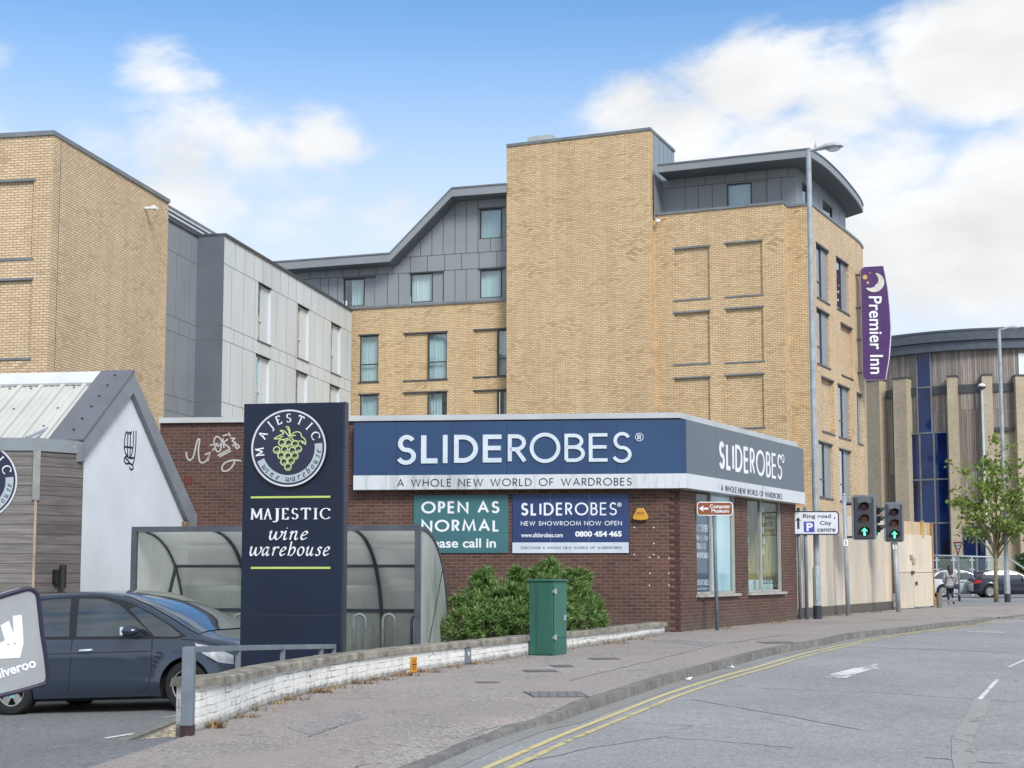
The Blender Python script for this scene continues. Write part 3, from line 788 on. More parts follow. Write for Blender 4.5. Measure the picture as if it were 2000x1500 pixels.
# car park, lower than the pavement and falling away to the left
def carpark_z(X, Y):
    pl = -.41 + .049 * (X + 4.4) if X < -2 else -.41 + .049 * 2.4
    a = cp_edge[0]; n = Vector((-ce.y, ce.x)); d = (Vector((X, Y)) - Vector((a.x, a.y))).dot(n)
    if n.y < 0: d = -d
    w = min(1, max(0, d / 3.2)); w = w * w * (3 - 2 * w)
    if (Vector((X, Y)) - Vector((a.x, a.y))).dot(Vector((ce.x, ce.y))) < -.5: w = 1
    return pl * w + (gz(Y) - .012) * (1 - w)
mb = MB(); gx = [-60, -40, -25] + [-20 + .6 * i for i in range(39)] + [4.5]; gy = [2 + .6 * i for i in range(55)]
for a, b in zip(gx, gx[1:]):
    for c, d in zip(gy, gy[1:]):
        q = [(x, y, carpark_z(x, y)) for x, y in ((a, c), (b, c), (b, d), (a, d))]
        mid = Vector(((a + b) / 2, (c + d) / 2)); nn = Vector((-ce.y, ce.x)); nn = nn if nn.y > 0 else -nn
        if (mid - Vector((cp_edge[0].x, cp_edge[0].y))).dot(nn) < -.6: continue
        if mid.x > -1.0 and mid.y < 15: continue
        mb.add(q)
struct(mb, 'car_park', M['carpark'], smooth=True)
# soil behind the low wall
mb = MB(); wb = resample(wall_base, 40)
for i in range(12, 39):
    a, b = wb[i], wb[i + 1]
    f = lambda p, q: (p.x, p.y, .02 + (.28 - .02) * i / 39 if q == 0 else .05)
    mb.add([(a.x - .05, a.y + .15, .16), (b.x - .05, b.y + .15, .16), (b.x - .6, 33.0, .16), (a.x - .6, 33.0, .16)])
struct(mb, 'soil_bed', M['soil'])
# bay lines in the car park
for px in ([(205, 1443), (272, 1432)], [(318, 1402), (352, 1398)]):
    mb = MB(); P = []
    for x, y in px:
        lo, hi = 5, 40
        for _ in range(50):
            m_ = (lo + hi) / 2; p = at(x, y, m_)
            if p.z > carpark_z(p.x, p.y): lo = m_
            else: hi = m_
        P.append(at(x, y, lo))
    d = (P[1] - P[0]).normalized(); n = Vector((-d.y, d.x, 0)) * .04; u = Vector((0, 0, .008))
    mb.add([P[0] - n + u, P[1] - n + u, P[1] + n + u, P[0] + n + u]); struct(mb, 'bay_line', M['white_road'])
def on_carpark(x, y):
    lo, hi = 4, 40
    for _ in range(50):
        m_ = (lo + hi) / 2; p = at(x, y, m_)
        if p.z > carpark_z(p.x, p.y): lo = m_
        else: hi = m_
    return at(x, y, lo)
# concrete edging beside the gravel
A, B_ = on_carpark(217, 1459), on_carpark(352, 1406); d = (B_ - A).normalized(); n = Vector((-d.y, d.x, 0)) * .07
mb = MB(); mb.mesh([p + o for p in (A, B_ + d * 1.0) for o in (n + Vector((0, 0, -.1)), n + Vector((0, 0, .03)), -n + Vector((0, 0, .03)), -n + Vector((0, 0, -.1)))], [(0, 1, 5, 4), (1, 2, 6, 5), (2, 3, 7, 6), (0, 3, 2, 1), (4, 5, 6, 7)])
struct(mb, 'edging_kerb', plain('edging_concrete', (.22, .21, .19), .9, .2, 8, bump=.4))

# crack lines, seams and reinstated trenches
M['tar'] = plain('tar_seam', (.07, .07, .072), .9, .3, 9)
def wob(px, off, n=14):
    P = [G(x, y, off) for x, y in px]; P = resample(P, n); return [p + Vector((random.uniform(-.02, .02), random.uniform(-.02, .02), 0)) for p in P]
for px, w_, off in (([(1352, 1367), (1500, 1392), (1685, 1426)], .016, -KH), ([(1300, 1441), (1420, 1449), (1545, 1461)], .014, -KH), ([(1810, 1480), (1960, 1492)], .02, -KH), ([(1000, 1496), (1150, 1462), (1310, 1437)], .012, -KH), ([(1480, 1345), (1700, 1352), (1990, 1372)], .014, -KH),
                    ([(1600, 1262), (1800, 1268), (2000, 1276)], .03, -KH), ([(876, 1431), (925, 1433), (975, 1419)], .014, 0), ([(870, 1443), (912, 1440), (940, 1432)], .010, 0), ([(930, 1423), (962, 1424)], .012, 0), ([(600, 1440), (660, 1420)], .012, 0),
                    ([(690, 1500), (720, 1493), (770, 1494)], .02, 0), ([(840, 1419), (880, 1421)], .01, 0), ([(1300, 1252), (1420, 1257), (1530, 1240)], .02, 0), ([(1110, 1330), (1250, 1296), (1390, 1262)], .012, 0)):
    mb = MB(); strip(mb, wob(px, off), w_, off + .0035); struct(mb, 'crack', M['tar'])
M['patch'] = tarmac('reinstated_asphalt', (.275, .262, .254), .5, cracks=False)
for px, off in (([(1390, 1262), (1412, 1256), (1300, 1246), (1270, 1252)], 0), ([(560, 1420), (680, 1392), (720, 1402), (600, 1434)], 0)):
    mb = MB(); ground_poly(mb, px, off + .003); struct(mb, 'reinstated_patch', M['patch'])
# ------------------------------------------------------------------ far hotel (right): tower, front block, street face, rear wing
HA = R(22.5); RD = Vector((math.cos(HA), -math.sin(HA))); RN = Vector((RD.y, -RD.x))     # RN points to the street side
P0 = at(1350, 600, 60.7); RP = Vector((P0.x, P0.y))
hotel = empty('hotel', (8, 62, 0), 'tall buff brick hotel with blank stair tower, grey penthouse and curved street face', 'hotel')
ZPAR = at(1533, 397.5, onplane(1533, 397.5, RP, RD) and 59.2).z
def rpt(px, py, off=0):
    s, z = onplane(px, py, RP + RN * off, RD); return RP + RN * off + RD * s
def ppath(P, D, s0, s1): return Path([P + D * s0, P + D * s1])
# front block with blind recesses
sL = onplane(1276, 700, RP, RD)[0]; sR = onplane(1533.5, 600, RP, RD)[0]
front = ppath(RP, RD, sL - .6, sR)
LINT = []
def lintel_pair(parent, path, s0, s1, z0, z1, m, bottom=True, over=.05, pr=.03):
    a, U, V, N, w = path.frame(s0, s1)
    mb = MB(); mb.boxf(a, U, V, N, (-over, w + over), (z1 - .005, z1 + .06), (-.12, pr)); mb.build('lintel', m, parent)
    if bottom:
        mb = MB(); mb.boxf(a, U, V, N, (-over, w + over), (z0 - .055, z0 + .01), (-.2, pr)); mb.build('sill', m, parent)
holes = []
for (x0, x1, y0, y1, b) in ((1317.5, 1386, 484, 584, 1), (1418, 1489, 473, 577, 1), (1317.5, 1386, 610, 710, 1), (1418.5, 1491, 602, 706, 1), (1318, 1387, 738, 840, 0), (1419, 1492, 732, 835, 1)):
    h = front.rect(x0, y0, x1, y1); holes.append(h + (.09, True))
mb = MB(); wall(mb, front, -.3, ZPAR, holes); mb.build('front_wall', M['buff'], hotel)
for h in holes: lintel_pair(hotel, front, h[0], h[1], h[2], h[3], M['metal_grey'])
# step back beside the street corner
fe = front.P(front.L); STEP = .72
back_off = -STEP
p_ret = RP + RD * sR; c0 = p_ret - RN * STEP
sC = onplane(1589, 600, RP - RN * STEP, RD)[0]; corner = RP - RN * STEP + RD * sC
stepwall = Path([p_ret, c0, corner])
mb = MB(); wall(mb, stepwall, -.3, ZPAR); mb.build('corner_wall', M['buff'], hotel)
# street face, bowed
spx = [(1620, 429), (1650, 452), (1668, 466.5), (1679, 476.5), (1685, 486)]
sp = [corner] + [Vector(atz(x, y, ZPAR).xy) for x, y in spx]
sp = [Vector(q) for q in spline([(p.x, p.y) for p in sp], 4)]
endd = (sp[-1] - sp[-2]).normalized(); rot = Matrix.Rotation(R(35), 2)
sp2 = sp + [sp[-1] + (rot @ endd) * 1.5, sp[-1] + (rot @ endd) * 1.5 + (Matrix.Rotation(R(75), 2) @ endd) * 6]
street = Path(sp2)
sh = []; kinds = []
def sxz(x0, yt0, x1, yt1, yb0, yb1):
    a, b = street.hit(x0, (yt0 + yb0) / 2), street.hit(x1, (yt1 + yb1) / 2)
    zt = street.hit(x0, yt0)[1]; zb = street.hit(x0, yb0)[1]
    return a[0], b[0], zb, zt
SW = [(1594.5, 475.5, 1619, 492.5, 579, 593, 0), (1595.5, 602, 1620.5, 618.7, 708, 720, 0), (1605, 736.5, 1629, 748, 841, 849, 1), (1600, 862.7, 1626.5, 875, 970, 974, 0),
      (1634, 502.7, 1657.5, 520, 601, 616, 0), (1642.7, 632, 1665, 648, 731, 738, 1), (1637.3, 751.5, 1660, 763, 852, 858, 0), (1640, 877, 1662.7, 888, 978, 980, 0),
      (1674.3, 768.5, 1684.5, 775, 865, 868, 0)]
for q in SW:
    s0, s1, zb, zt = sxz(*q[:6]); sh.append((s0, s1, zb, zt, .16, bool(q[6])))
mb = MB(); wall(mb, street, -.3, ZPAR, sh); mb.build('street_wall', M['buff_pale'], hotel)
for h in sh:
    lintel_pair(hotel, street, h[0], h[1], h[2], h[3], M['metal_dark'], over=.03, pr=.04)
    if not h[5]: window_unit(hotel, street, h[0], h[1], h[2], h[3], .13, M, glass_s=(0, .52), transom=.33, panel=M['clad_grey'])
# copings
for pth, s0, s1 in ((front, 0, front.L), (stepwall, 0, stepwall.L), (street, 0, street.L)):
    coping(pth, ZPAR + .002, .1, .05, .4).build('coping', M['metal_grey'], hotel)
# terrace behind the parapet and the set-back penthouse
zR = onplane(1580, 293, RP + RN * .3, RD)[1]; zE = zR - .25
ph_l = Vector(atz(1294, 353, zE).xy); ph_r = Vector(atz(1554, 327, zE).xy)
pst = [Vector(atz(x, y, zE).xy) for x, y in ((1588, 351), (1616, 376), (1640, 400), (1651, 415))]
pc = [Vector(q) for q in spline([tuple(p) for p in [ph_r] + pst], 4)]
pe = (pc[-1] - pc[-2]).normalized()
for a in (40, 80, 110): pc.append(pc[-1] + (Matrix.Rotation(R(a), 2) @ pe) * 1.1)
tw_d = -RN
ph_front = Path([ph_l - RD * .0, ph_r]); ph_street = Path(pc)
wi = ph_front.rect(1419.5, 356, 1468, 410); wp = ph_front.rect(1419.5, 356, 1497.5, 410)
zf = ZPAR - .15
mb = MB(); wall(mb, ph_front, zf, zE, [(wp[0], wp[1], wp[2], wp[3], .12, False)]); mb.build('penthouse_wall', M['clad_grey'], hotel)
window_unit(hotel, ph_front, wp[0], wp[1], wp[2], wp[3], .08, M, glass_s=(0, (wi[1] - wi[0]) / (wp[1] - wp[0])), panel=M['clad_grey'])
ps = []
for q in ((1567, 355, 1579, 365, 402, 404), (1607, 389, 1626, 402, 424, 430)):
    a = ph_street.hit(q[0], (q[1] + q[4]) / 2); b = ph_street.hit(q[2], (q[3] + q[5]) / 2); zt = ph_street.hit(q[0], q[1])[1]
    ps.append((a[0], b[0], zf + .2, zt, .12, False))
mb = MB(); wall(mb, ph_street, zf, zE, ps); mb.build('penthouse_wall', M['clad_grey'], hotel)
for h in ps: window_unit(hotel, ph_street, h[0], h[1], h[2], h[3], .08, M)
# joints of the cladding: thin dark grooves standing 3 mm proud
def joints(mb, path, hs, vs, w=.018):
    for (z, s0, s1) in hs:
        a, U, V, N, l = path.frame(s0, s1); mb.boxf(a, U, V, N, (0, l), (z - w / 2, z + w / 2), (-.01, .003))
    for (s, z0, z1) in vs:
        a, U, V, N, l = path.frame(max(0, s - .01), min(path.L, s + .01)); mb.boxf(a, U, V, N, (.01 - w / 2, .01 + w / 2), (z0, z1), (-.01, .003))
mb = MB(); zt = wp[3] + .06
joints(mb, ph_front, [(zt, 0, ph_front.L)], [(ph_front.hit(x, 370)[0], zt, zE) for x in (1338, 1377, 1417, 1457, 1498, 1540)] + [(ph_front.hit(x, 380)[0], zf, zt) for x in (1338, 1364, 1391, 1498, 1526)])
for k in range(1, 9):
    s = ph_street.L * k / 12
    if not any(h[0] - .05 < s < h[1] + .05 for h in ps): joints(mb, ph_street, [], [(s, zf, zE - .45)])
mb.build('panel_joint', M['joint'], hotel)
# return wall between tower and penthouse
ret = Path([ph_l + RN * 1.3, ph_l]); mb = MB(); wall(mb, ret, zf, zE); mb.build('penthouse_wall', M['clad_grey'], hotel)
# roof slab with its overhang
rp = [Vector(atz(x, y, zR).xy) for x, y in ((1284, 325), (1581, 293))] + [Vector(atz(x, y, zR).xy) for x, y in ((1590, 299), (1612, 315), (1640, 342), (1664, 370), (1679, 391), (1684.5, 404))]
rp = rp[:2] + [Vector(q) for q in spline([tuple(p) for p in rp[2:]], 4)]
last = rp[-1]; dd = (rp[-1] - rp[-2]).normalized()
for a in (45, 85, 105): last = last + (Matrix.Rotation(R(a), 2) @ dd) * 1.4; rp.append(last)
rp += [last + Vector((-6, 4)), rp[0] - RN * 8]
mb = MB(); b = len(rp)
mb.mesh([(p.x, p.y, z) for z in (zE + .001, zR) for p in rp], [tuple(range(b)), tuple(b + i for i in range(b))] + [(i, (i + 1) % b, b + (i + 1) % b, b + i) for i in range(b)])
mb.build('roof', M['soffit'], hotel)
edge = Path([Vector(p) for p in rp[:-2]]); mb = coping(edge, zE - .02, zR - zE + .05, .03, .05); mb.build('fascia', M['clad_grey'], hotel)
mb = coping(edge, zR + .031, .05, .07, .12); mb.build('gutter', M['metal_grey'], hotel)
# stair tower
TPR = .44; TP = RP + RN * TPR
tl = onplane(989.5, 500, TP, RD)[0]; tr = onplane(1272, 500, TP, RD)[0]
ztow = onplane(1272, 254, TP, RD)[1]
tA, tB = TP + RD * tl, TP + RD * tr
tower = Path([tA, tB, tB - RN * TPR])
mb = MB(); wall(mb, tower, -.3, ztow); wall(mb, Path([tA - RN * 7, tA]), -.3, ztow)
mb.build('tower_wall', M['buff'], hotel); s_, z_ = tower.hit(1081, 700); a, U_, V_, N_, l = tower.frame(s_, s_ + .03); mb = MB(); mb.boxf(a, U_, V_, N_, (0, .014), (-.2, z_), (-.01, .003)); mb.build('movement_joint', plain('mastic', (.30, .22, .14), .8), hotel)
# tower's street side above the roofs is clad
dside = 0
lo, hi = 0, 12
for _ in range(50):
    m_ = (lo + hi) / 2; q = tB - RN * m_
    if proj((q.x, q.y, ztow))[0] < 1317: lo = m_
    else: hi = m_
DT = lo
side = Path([tB - RN * TPR, tB - RN * DT]); mb = MB(); wall(mb, side, ZPAR - .2, ztow); mb.build('tower_cladding', plain('tower_cladding', (.26, .30, .33), .35, .05), hotel)
mb = MB(); joints(mb, side, [], [(side.L * k, ZPAR, ztow) for k in (.02, .27, .48, .66, .84)], .02); mb.build('panel_joint', M['joint'], hotel)
mb = MB(); mb.mesh([(p.x, p.y, ztow) for p in (tA, tB, tB - RN * DT, tA - RN * DT)], [(0, 1, 2, 3)]); mb.build('tower_roof', M['metal_grey'], hotel)
coping(Path([tA, tB, tB - RN * DT]), ztow + .002, .12, .05, .35).build('coping', M['metal_grey'], hotel)
s_, z_ = onplane(1030, 272, TP - RN * 1.5, RD)
a = TP - RN * 1.5 + RD * s_; s2 = onplane(1077, 268, TP - RN * 1.5, RD)[0] - s_
mb = MB(); mb.boxf((a.x, a.y, ztow), (RD.x, RD.y, 0), (0, 0, 1), (RN.x, RN.y, 0), (0, s2), (.0, z_ - ztow + .12), (-1.0, 0)); mb.boxf((a.x, a.y, ztow), (RD.x, RD.y, 0), (0, 0, 1), (RN.x, RN.y, 0), (-.25, s2 + .2), (.0, .12), (-1.2, .15))
mb.build('roof_vent', plain('vent_box', (.42, .47, .47), .5, .1), hotel, bevel=.03)
# cctv camera under the parapet
s_, z_ = front.hit(1288, 431); q = front.P(s_, z_)
mb = MB(); mb.tube([q, q + Vector((RN.x, RN.y, 0)) * .25], .03); mb.lathe([(.0, -.1), (.1, -.04), (.1, .06), (.0, .09)], q + Vector((RN.x, RN.y, 0)) * .28 - Vector((0, 0, .08)), 12); mb.build('security_camera', M['letter_white'], hotel)

# ---- rear wing, seen between the white wing and the tower
BA = R(17); BD = Vector((math.cos(BA), -math.sin(BA))); bq = at(700, 700, 66.2); BP = Vector((bq.x, bq.y))
rear = ppath(BP, BD, onplane(560, 600, BP, BD)[0], onplane(1012, 600, BP, BD)[0])
zB = onplane(687, 603, BP, BD)[1]
wins = [(702, 739, 655, 746, 0), (835, 873, 650, 741, 790), (971, 1003, 643, 734, 926), (702, 739, 771, 865, 0), (835, 873, 766, 860, 789), (971, 1003, 762, 856, 926)]
rh = []; glz = []
for (x0, x1, y0, y1, xb) in wins:
    h = rear.rect(x0, y0, x1, y1)
    if xb:
        sb = rear.hit(xb, (y0 + y1) / 2)[0]; rh.append((sb, h[0], h[2], h[3], .07, True)); rh.append((h[0], h[1], h[2], h[3], .17, False)); glz.append((h, sb))
    else: rh.append(h + (.17, False)); glz.append((h, h[0]))
mb = MB(); wall(mb, rear, -.3, zB, rh); mb.build('rear_wall', M['buff'], hotel)
for h, sb in glz:
    window_unit(hotel, rear, h[0], h[1], h[2], h[3], .12, M, transom=.38)
    lintel_pair(hotel, rear, sb, h[1], h[2], h[3], M['metal_dark'])
# clad top storeys under the cranked roof; the roof line is walked along the wall
EO = .85                                        # overhang of the eaves
EP = BP + out2(BD) * EO
prof_px = [(545, 515), (762, 497.5), (883, 370.5), (989.5, 362)]
prof = [onplane(x, y, EP, BD) for x, y in prof_px]
off0 = rear.hit(700, 700)[0]                    # shift from BP-lengths to path lengths
prof = [(s + off0, z) for s, z in prof]; prof[0] = (prof[0][0] - 3, prof[0][1])
TH = .34
a0 = rear.P(0); U = Vector((BD.x, BD.y, 0)); N = Vector((out2(BD).x, out2(BD).y, 0)); V = Vector((0, 0, 1))
def under(s):
    for (p, q) in zip(prof, prof[1:]):
        if s <= q[0]: return p[1] + (q[1] - p[1]) * (s - p[0]) / (q[0] - p[0]) - TH
    return prof[-1][1] - TH
bw = [(671.5, 733, 543.5, 598, 712), (802, 867, 533, 590, 845), (937, 987, 526, 582, 980), (937, 987, 407.5, 466, 980)]
bh = [rear.rect(x0, y0, x1, y1) for x0, x1, y0, y1, _ in bw]
bg = [rear.hit(w[4], (w[2] + w[3]) / 2)[0] for w in bw]
# wall as columns cut under the roof line
cuts = sorted(set([0, rear.L] + [p[0] for p in prof if 0 < p[0] < rear.L] + [x for h in bh for x in h[:2]]))
mb = MB()
for c, d in zip(cuts, cuts[1:]):
    hs = sorted([h for h in bh if h[0] < (c + d) / 2 < h[1]], key=lambda h: h[2]); z = zB
    zz = []
    for h in hs: zz.append((z, h[2])); z = h[3]
    for lo_, hi_ in zz: mb.add([rear.P(c, lo_, .03), rear.P(d, lo_, .03), rear.P(d, hi_, .03), rear.P(c, hi_, .03)])
    mb.add([rear.P(c, z, .03), rear.P(d, z, .03), rear.P(d, under(d), .03), rear.P(c, under(c), .03)])
mb.build('upper_cladding', M['clad_grey'], hotel)
for h, g in zip(bh, bg):
    window_unit(hotel, rear, h[0], h[1], h[2], h[3], .06, M, glass_s=(0, (g - h[0]) / (h[1] - h[0])), panel=M['clad_grey'])
    a, Uq, Vq, Nq, l = rear.frame(h[0], h[1]); m2 = MB(); m2.boxf(a, Uq, Vq, Nq, (-.05, l + .02), (h[3], h[3] + .05), (-.05, .09)); m2.build('lintel', M['metal_dark'], hotel)
coping(rear, zB - .04, .1, .08, .05).build('flashing', M['metal_grey'], hotel)
ppoly = prof + [(s, z - TH) for s, z in reversed(prof)]
mb = MB(); mb.prism(ppoly, a0, U, V, N, -7, EO); mb.build('roof', M['soffit'], hotel)
mb = MB(); top = [(s, z + .04) for s, z in prof] + [(s, z - TH + .02) for s, z in reversed(prof)]; mb.prism(top, a0, U, V, N, EO + .002, EO + .06); mb.build('fascia', M['clad_grey'], hotel)
mb = MB(); top = [(s, z + .09) for s, z in prof] + [(s, z + .03) for s, z in reversed(prof)]; mb.prism(top, a0, U, V, N, -7, EO + .1); mb.build('roof_covering', M['metal_grey'], hotel)
mb = MB(); r3 = Path([rear.P(0, 0, .03).xy, rear.P(rear.L, 0, .03).xy])
z1 = rear.hit(700, 540)[1]; z1 = bh[0][3] + .1; z2 = z1 + .72
hs = [(z1, 0, rear.L), (z2, prof[1][0] - .4, rear.L)]; vs = []
for x in (642, 626, 660, 733, 757, 779, 867, 889, 911, 936): vs.append((rear.hit(x, 570)[0], zB, z1))
for x in (606, 638, 670, 703, 735, 768, 802, 835, 869, 902, 936, 971): vs.append((rear.hit(x, 535)[0], z1, min(z2, under(rear.hit(x, 535)[0]))))
for x in (822, 844, 866, 889, 911, 934): s_ = rear.hit(x, 480)[0]; vs.append((s_, z2, under(s_) - .05))
for x in (958, 981): vs.append((rear.hit(x, 485)[0], z2, bh[3][2]))
joints(mb, r3, hs, [v for v in vs if v[2] > v[1] and not any(h[0] < v[0] < h[1] and v[1] < h[3] - .1 and v[2] > h[2] + .1 for h in bh)], .022)
mb.build('panel_joint', M['joint'], hotel)

# ------------------------------------------------------------------ left-hand wing: brick block and white-clad wing
wing = empty('hotel_wing', (-11, 45, 0), 'buff brick block with grey and white clad wing behind the white gable', 'building')
LB = R(10.5); LD = Vector((math.sin(LB), math.cos(LB))); LF = Vector((math.cos(LB), -math.sin(LB)))
lq = at(98, 500, 40.7); LP = Vector((lq.x, lq.y))
zL = at(98, 264, 40.7).z
lfront = Path([LP - LF * 14, LP]); s328 = onplane(327, 500, LP, LD)[0]; lside = Path([LP, LP + LD * s328])
lh = []
for (y0, y1) in ((357, 507), (549, 701)):
    h = lfront.rect(-90, y0, 64 - (y0 > 500) * 4, y1); lh.append(h + (.07, True))
mb = MB(); wall(mb, lfront, -.8, zL, lh); mb.build('front_wall', M['buff_pale'], wing)
mb = MB(); wall(mb, lside, -.8, zL); mb.build('side_wall', M['buff_pale'], wing)
for h in lh: lintel_pair(wing, lfront, h[0], h[1], h[2], h[3], M['metal_grey'])
s_ = lside.hit(113, 500)[0]; a, U_, V_, N_, l = lside.frame(s_ - .01, s_ + .01); mb = MB(); mb.boxf(a, U_, V_, N_, (0, .016), (-.5, zL), (-.02, .004)); mb.build('movement_joint', M['joint'], wing)
cl = Path([LP - LF * 14, LP, LP + LD * s328]); coping(cl, zL + .002, .13, .06, .4).build('coping', M['metal_grey'], wing)
s_, z_ = lside.hit(283, 407); q = lside.P(s_, z_); nq = Vector((out2(LD).x, out2(LD).y, 0))
mb = MB(); mb.tube([q, q + nq * .3], .05); mb.boxf(q + nq * .3, Vector((LD.x, LD.y, 0)), (0, 0, 1), nq, (-.13, .13), (-.06, .06), (-.05, .1)); mb.build('wall_light', M['letter_white'], wing, bevel=.02)
zW = at(436, 458, 50.5).z
s382 = onplane(383, 600, LP, LD)[0]; g1 = Path([LP + LD * s328, LP + LD * s382]); Q1 = LP + LD * s382
t436 = onplane(436, 600, Q1, LF)[0]; Q2 = Q1 + LF * t436; g2 = Path([Q1, Q2])
s685 = onplane(686, 700, Q2, LD)[0]; g3 = Path([Q2, Q2 + LD * s685])
mb = MB(); wall(mb, g1, -.8, zW); mb.build('grey_cladding', M['clad_grey'], wing)
mb = MB(); wall(mb, g2, -.8, zW); mb.build('grey_cladding', M['clad_dark'], wing)
zs = [g3.hit(437, y)[1] for y in (513.6, 636, 664.5, 786, 815)]
wh = []
for (x0, x1, r) in ((503.5, 528.5, 1), (581.3, 603, 1), (647, 665.5, 1), (501, 527.5, 3), (579.5, 601.5, 3), (645.5, 664.5, 3)):
    s0, s1 = g3.hit(x0, 620)[0], g3.hit(x1, 640)[0]; wh.append((s0, s1, zs[r] + .02, zs[r - 1] - .02, .17, False))
wh = [(a, b, (zs[1] if d > zs[2] else zs[3]) + .02, (zs[0] if d > zs[2] else zs[2]) - .02, e, f) for a, b, c, d, e, f in wh]
mb = MB(); wall(mb, g3, -.8, zW, wh); mb.build('white_cladding', M['clad_white'], wing)
for h in wh:
    window_unit(wing, g3, h[0], h[1], h[2], h[3], .13, dict(M, frame=M['frame_white']), glass_s=(0, .46), transom=.36, panel=M['clad_white'])
    a, U_, V_, N_, l = g3.frame(h[0], h[1]); m2 = MB(); m2.boxf(a, U_, V_, N_, (-.03, l + .03), (h[3] - .0, h[3] + .035), (-.1, .03)); m2.boxf(a, U_, V_, N_, (-.03, l + .03), (h[2] - .035, h[2]), (-.1, .04)); m2.build('flashing', M['metal_dark'], wing)
mb = MB(); joints(mb, g1, [(z, 0, g1.L) for z in zs], []); joints(mb, g2, [(z, 0, g2.L) for z in zs], []); joints(mb, g3, [(z, 0, g3.L) for z in zs], [])
rows = [(zs[0], zW), (zs[1], zs[0]), (zs[2], zs[1]), (zs[3], zs[2]), (zs[4], zs[3])]
for i, (z0, z1) in enumerate(rows):
    st = .95 if i % 2 == 0 else 1.17
    for pth in (g1, g3):
        s = .45 + (.3 if i % 2 else .6)
        while s < pth.L - .2:
            if not (pth is g3 and any(h[0] - .05 < s < h[1] + .05 and h[2] < (z0 + z1) / 2 < h[3] for h in wh)): joints(mb, pth, [], [(s, z0, z1)], .014)
            s += st
mb.build('panel_joint', plain('cladding_joint', (.12, .13, .14), .8), wing)  # grey strips along the cladding panel edges
cw = Path([LP + LD * (s328 + .02), Q1, Q2, Q2 + LD * s685]); coping(cw, zW + .002, .1, .06, .35).build('coping', M['metal_dark'], wing)
# louvred plant screen above the grey return
s436 = onplane(432, 500, LP - LF * .25, LD)[0]
scr = Path([LP - LF * .25 + LD * s328, LP - LF * .25 + LD * (s436 + 6)])
mb = MB(); wall(mb, scr, zW, zL - .02); wall(mb, Path([LP - LF * 6 + LD * (s328), LP - LF * .25 + LD * s328]), zW, zL - .02); mb.build('plant_screen', M['clad_dark'], wing)
mb = MB(); a, U_, V_, N_, l = scr.frame(0, scr.L)
for k in range(3): z = zW + .14 + (zL - zW - .1) * (k + .35) / 3.2; mb.boxf(a, U_, V_, N_, (0, l), (z, z + .045), (-.02, .06))
mb.build('louvre', M['letter_white'], wing)
coping(scr, zL - .02, .1, .05, .3).build('coping', M['metal_grey'], wing)
# flat roofs so nothing is open from above
mb = MB(); mb.mesh([(p.x, p.y, zL - .1) for p in (LP - LF * 14, LP, LP + LD * s328, LP + LD * s328 - LF * 14)] + [(p.x, p.y, zW - .05) for p in (LP + LD * s328 - LF * 14, LP + LD * s328, Q1, Q2, Q2 + LD * s685, Q2 + LD * s685 - LF * 14)], [(0, 1, 2, 3), (4, 5, 6, 7, 8, 9)]); mb.build('roof', M['metal_grey'], wing)

# ------------------------------------------------------------------ blade sign on the hotel's street corner
bs = empty('blade_sign', at(1690, 740, 65.5), 'tall purple projecting sign with crescent moon fixed to the hotel corner', 'sign')
YS = 65.5; bO = at(1700, 740, YS)
def bsp(x, y): p = at(x, y, YS); return (p.x - bO.x, p.z - bO.z)
outl = [(1685.5, 735), (1689, 740), (1694, 741.5), (1730.5, 741.5), (1738, 700), (1741, 660), (1741.5, 640), (1739, 600), (1735, 560), (1726, 518.5), (1688, 521), (1683, 523.5), (1680.5, 528)]
mb = MB(); mb.prism([bsp(*p) for p in outl], bO, (1, 0, 0), (0, 0, 1), (0, -1, 0), -.32, 0); mb.build('sign_body', plain('sign_side', (.60, .58, .66), .4, .05), bs, bevel=.01)
inn = [(1686, 735), (1689.5, 739.5), (1694, 741), (1729, 741), (1735.5, 700), (1738.5, 660), (1739, 640), (1736.8, 600), (1732.5, 560), (1724.5, 519.5), (1688, 521.7), (1683.5, 524), (1681.2, 528)]
mb = MB(); mb.prism([bsp(*p) for p in inn], bO, (1, 0, 0), (0, 0, 1), (0, -1, 0), 0.002, .02); mb.build('face_panel', plain('purple_panel', (.058, .012, .115), .35, .06), bs)
def zp(zx, zy): return (1640 + zx / 5.77, 500 + zy / 5.77)
mb = MB(); A_ = bsp(*zp(336, 1330)); B2 = bsp(*zp(462, 455))
o = at(*zp(330, 455), YS - .025); w_ = (at(*zp(330, 1330), YS).z - at(*zp(330, 455), YS).z)
sans_line(mb, 'Premier Inn', at(*zp(324, 455), YS) , (0, 0, -1), (1, 0, 0), (0, -1, 0), abs(w_), bsp(*zp(470, 600))[0] - bsp(*zp(324, 600))[0], .03, bold=.012)
mb.build('lettering', M['letter_white'], bs)
moon = spline([(400, 195), (460, 215), (498, 280), (485, 350), (430, 400), (370, 408), (320, 390), (296, 362), (350, 362), (385, 348), (402, 325), (428, 300), (432, 250)], 4, True)[:-1]
mb = MB(); mb.prism([bsp(*zp(*p)) for p in moon], bO, (1, 0, 0), (0, 0, 1), (0, -1, 0), .02, .05); mb.build('moon', plain('moon_cream', (.62, .62, .56), .5, .1), bs)
mb = MB()
for pts in ([(385, 330), (392, 350), (404, 358)], [(432, 308), (438, 314), (446, 310)], [(392, 322), (398, 318)]): poly_line(mb, [bsp(*zp(*p)) for p in pts], bO, (1, 0, 0), (0, 0, 1), (0, -1, 0), .012, .053)
mb.build('moon_face', M['letter_dark'], bs)
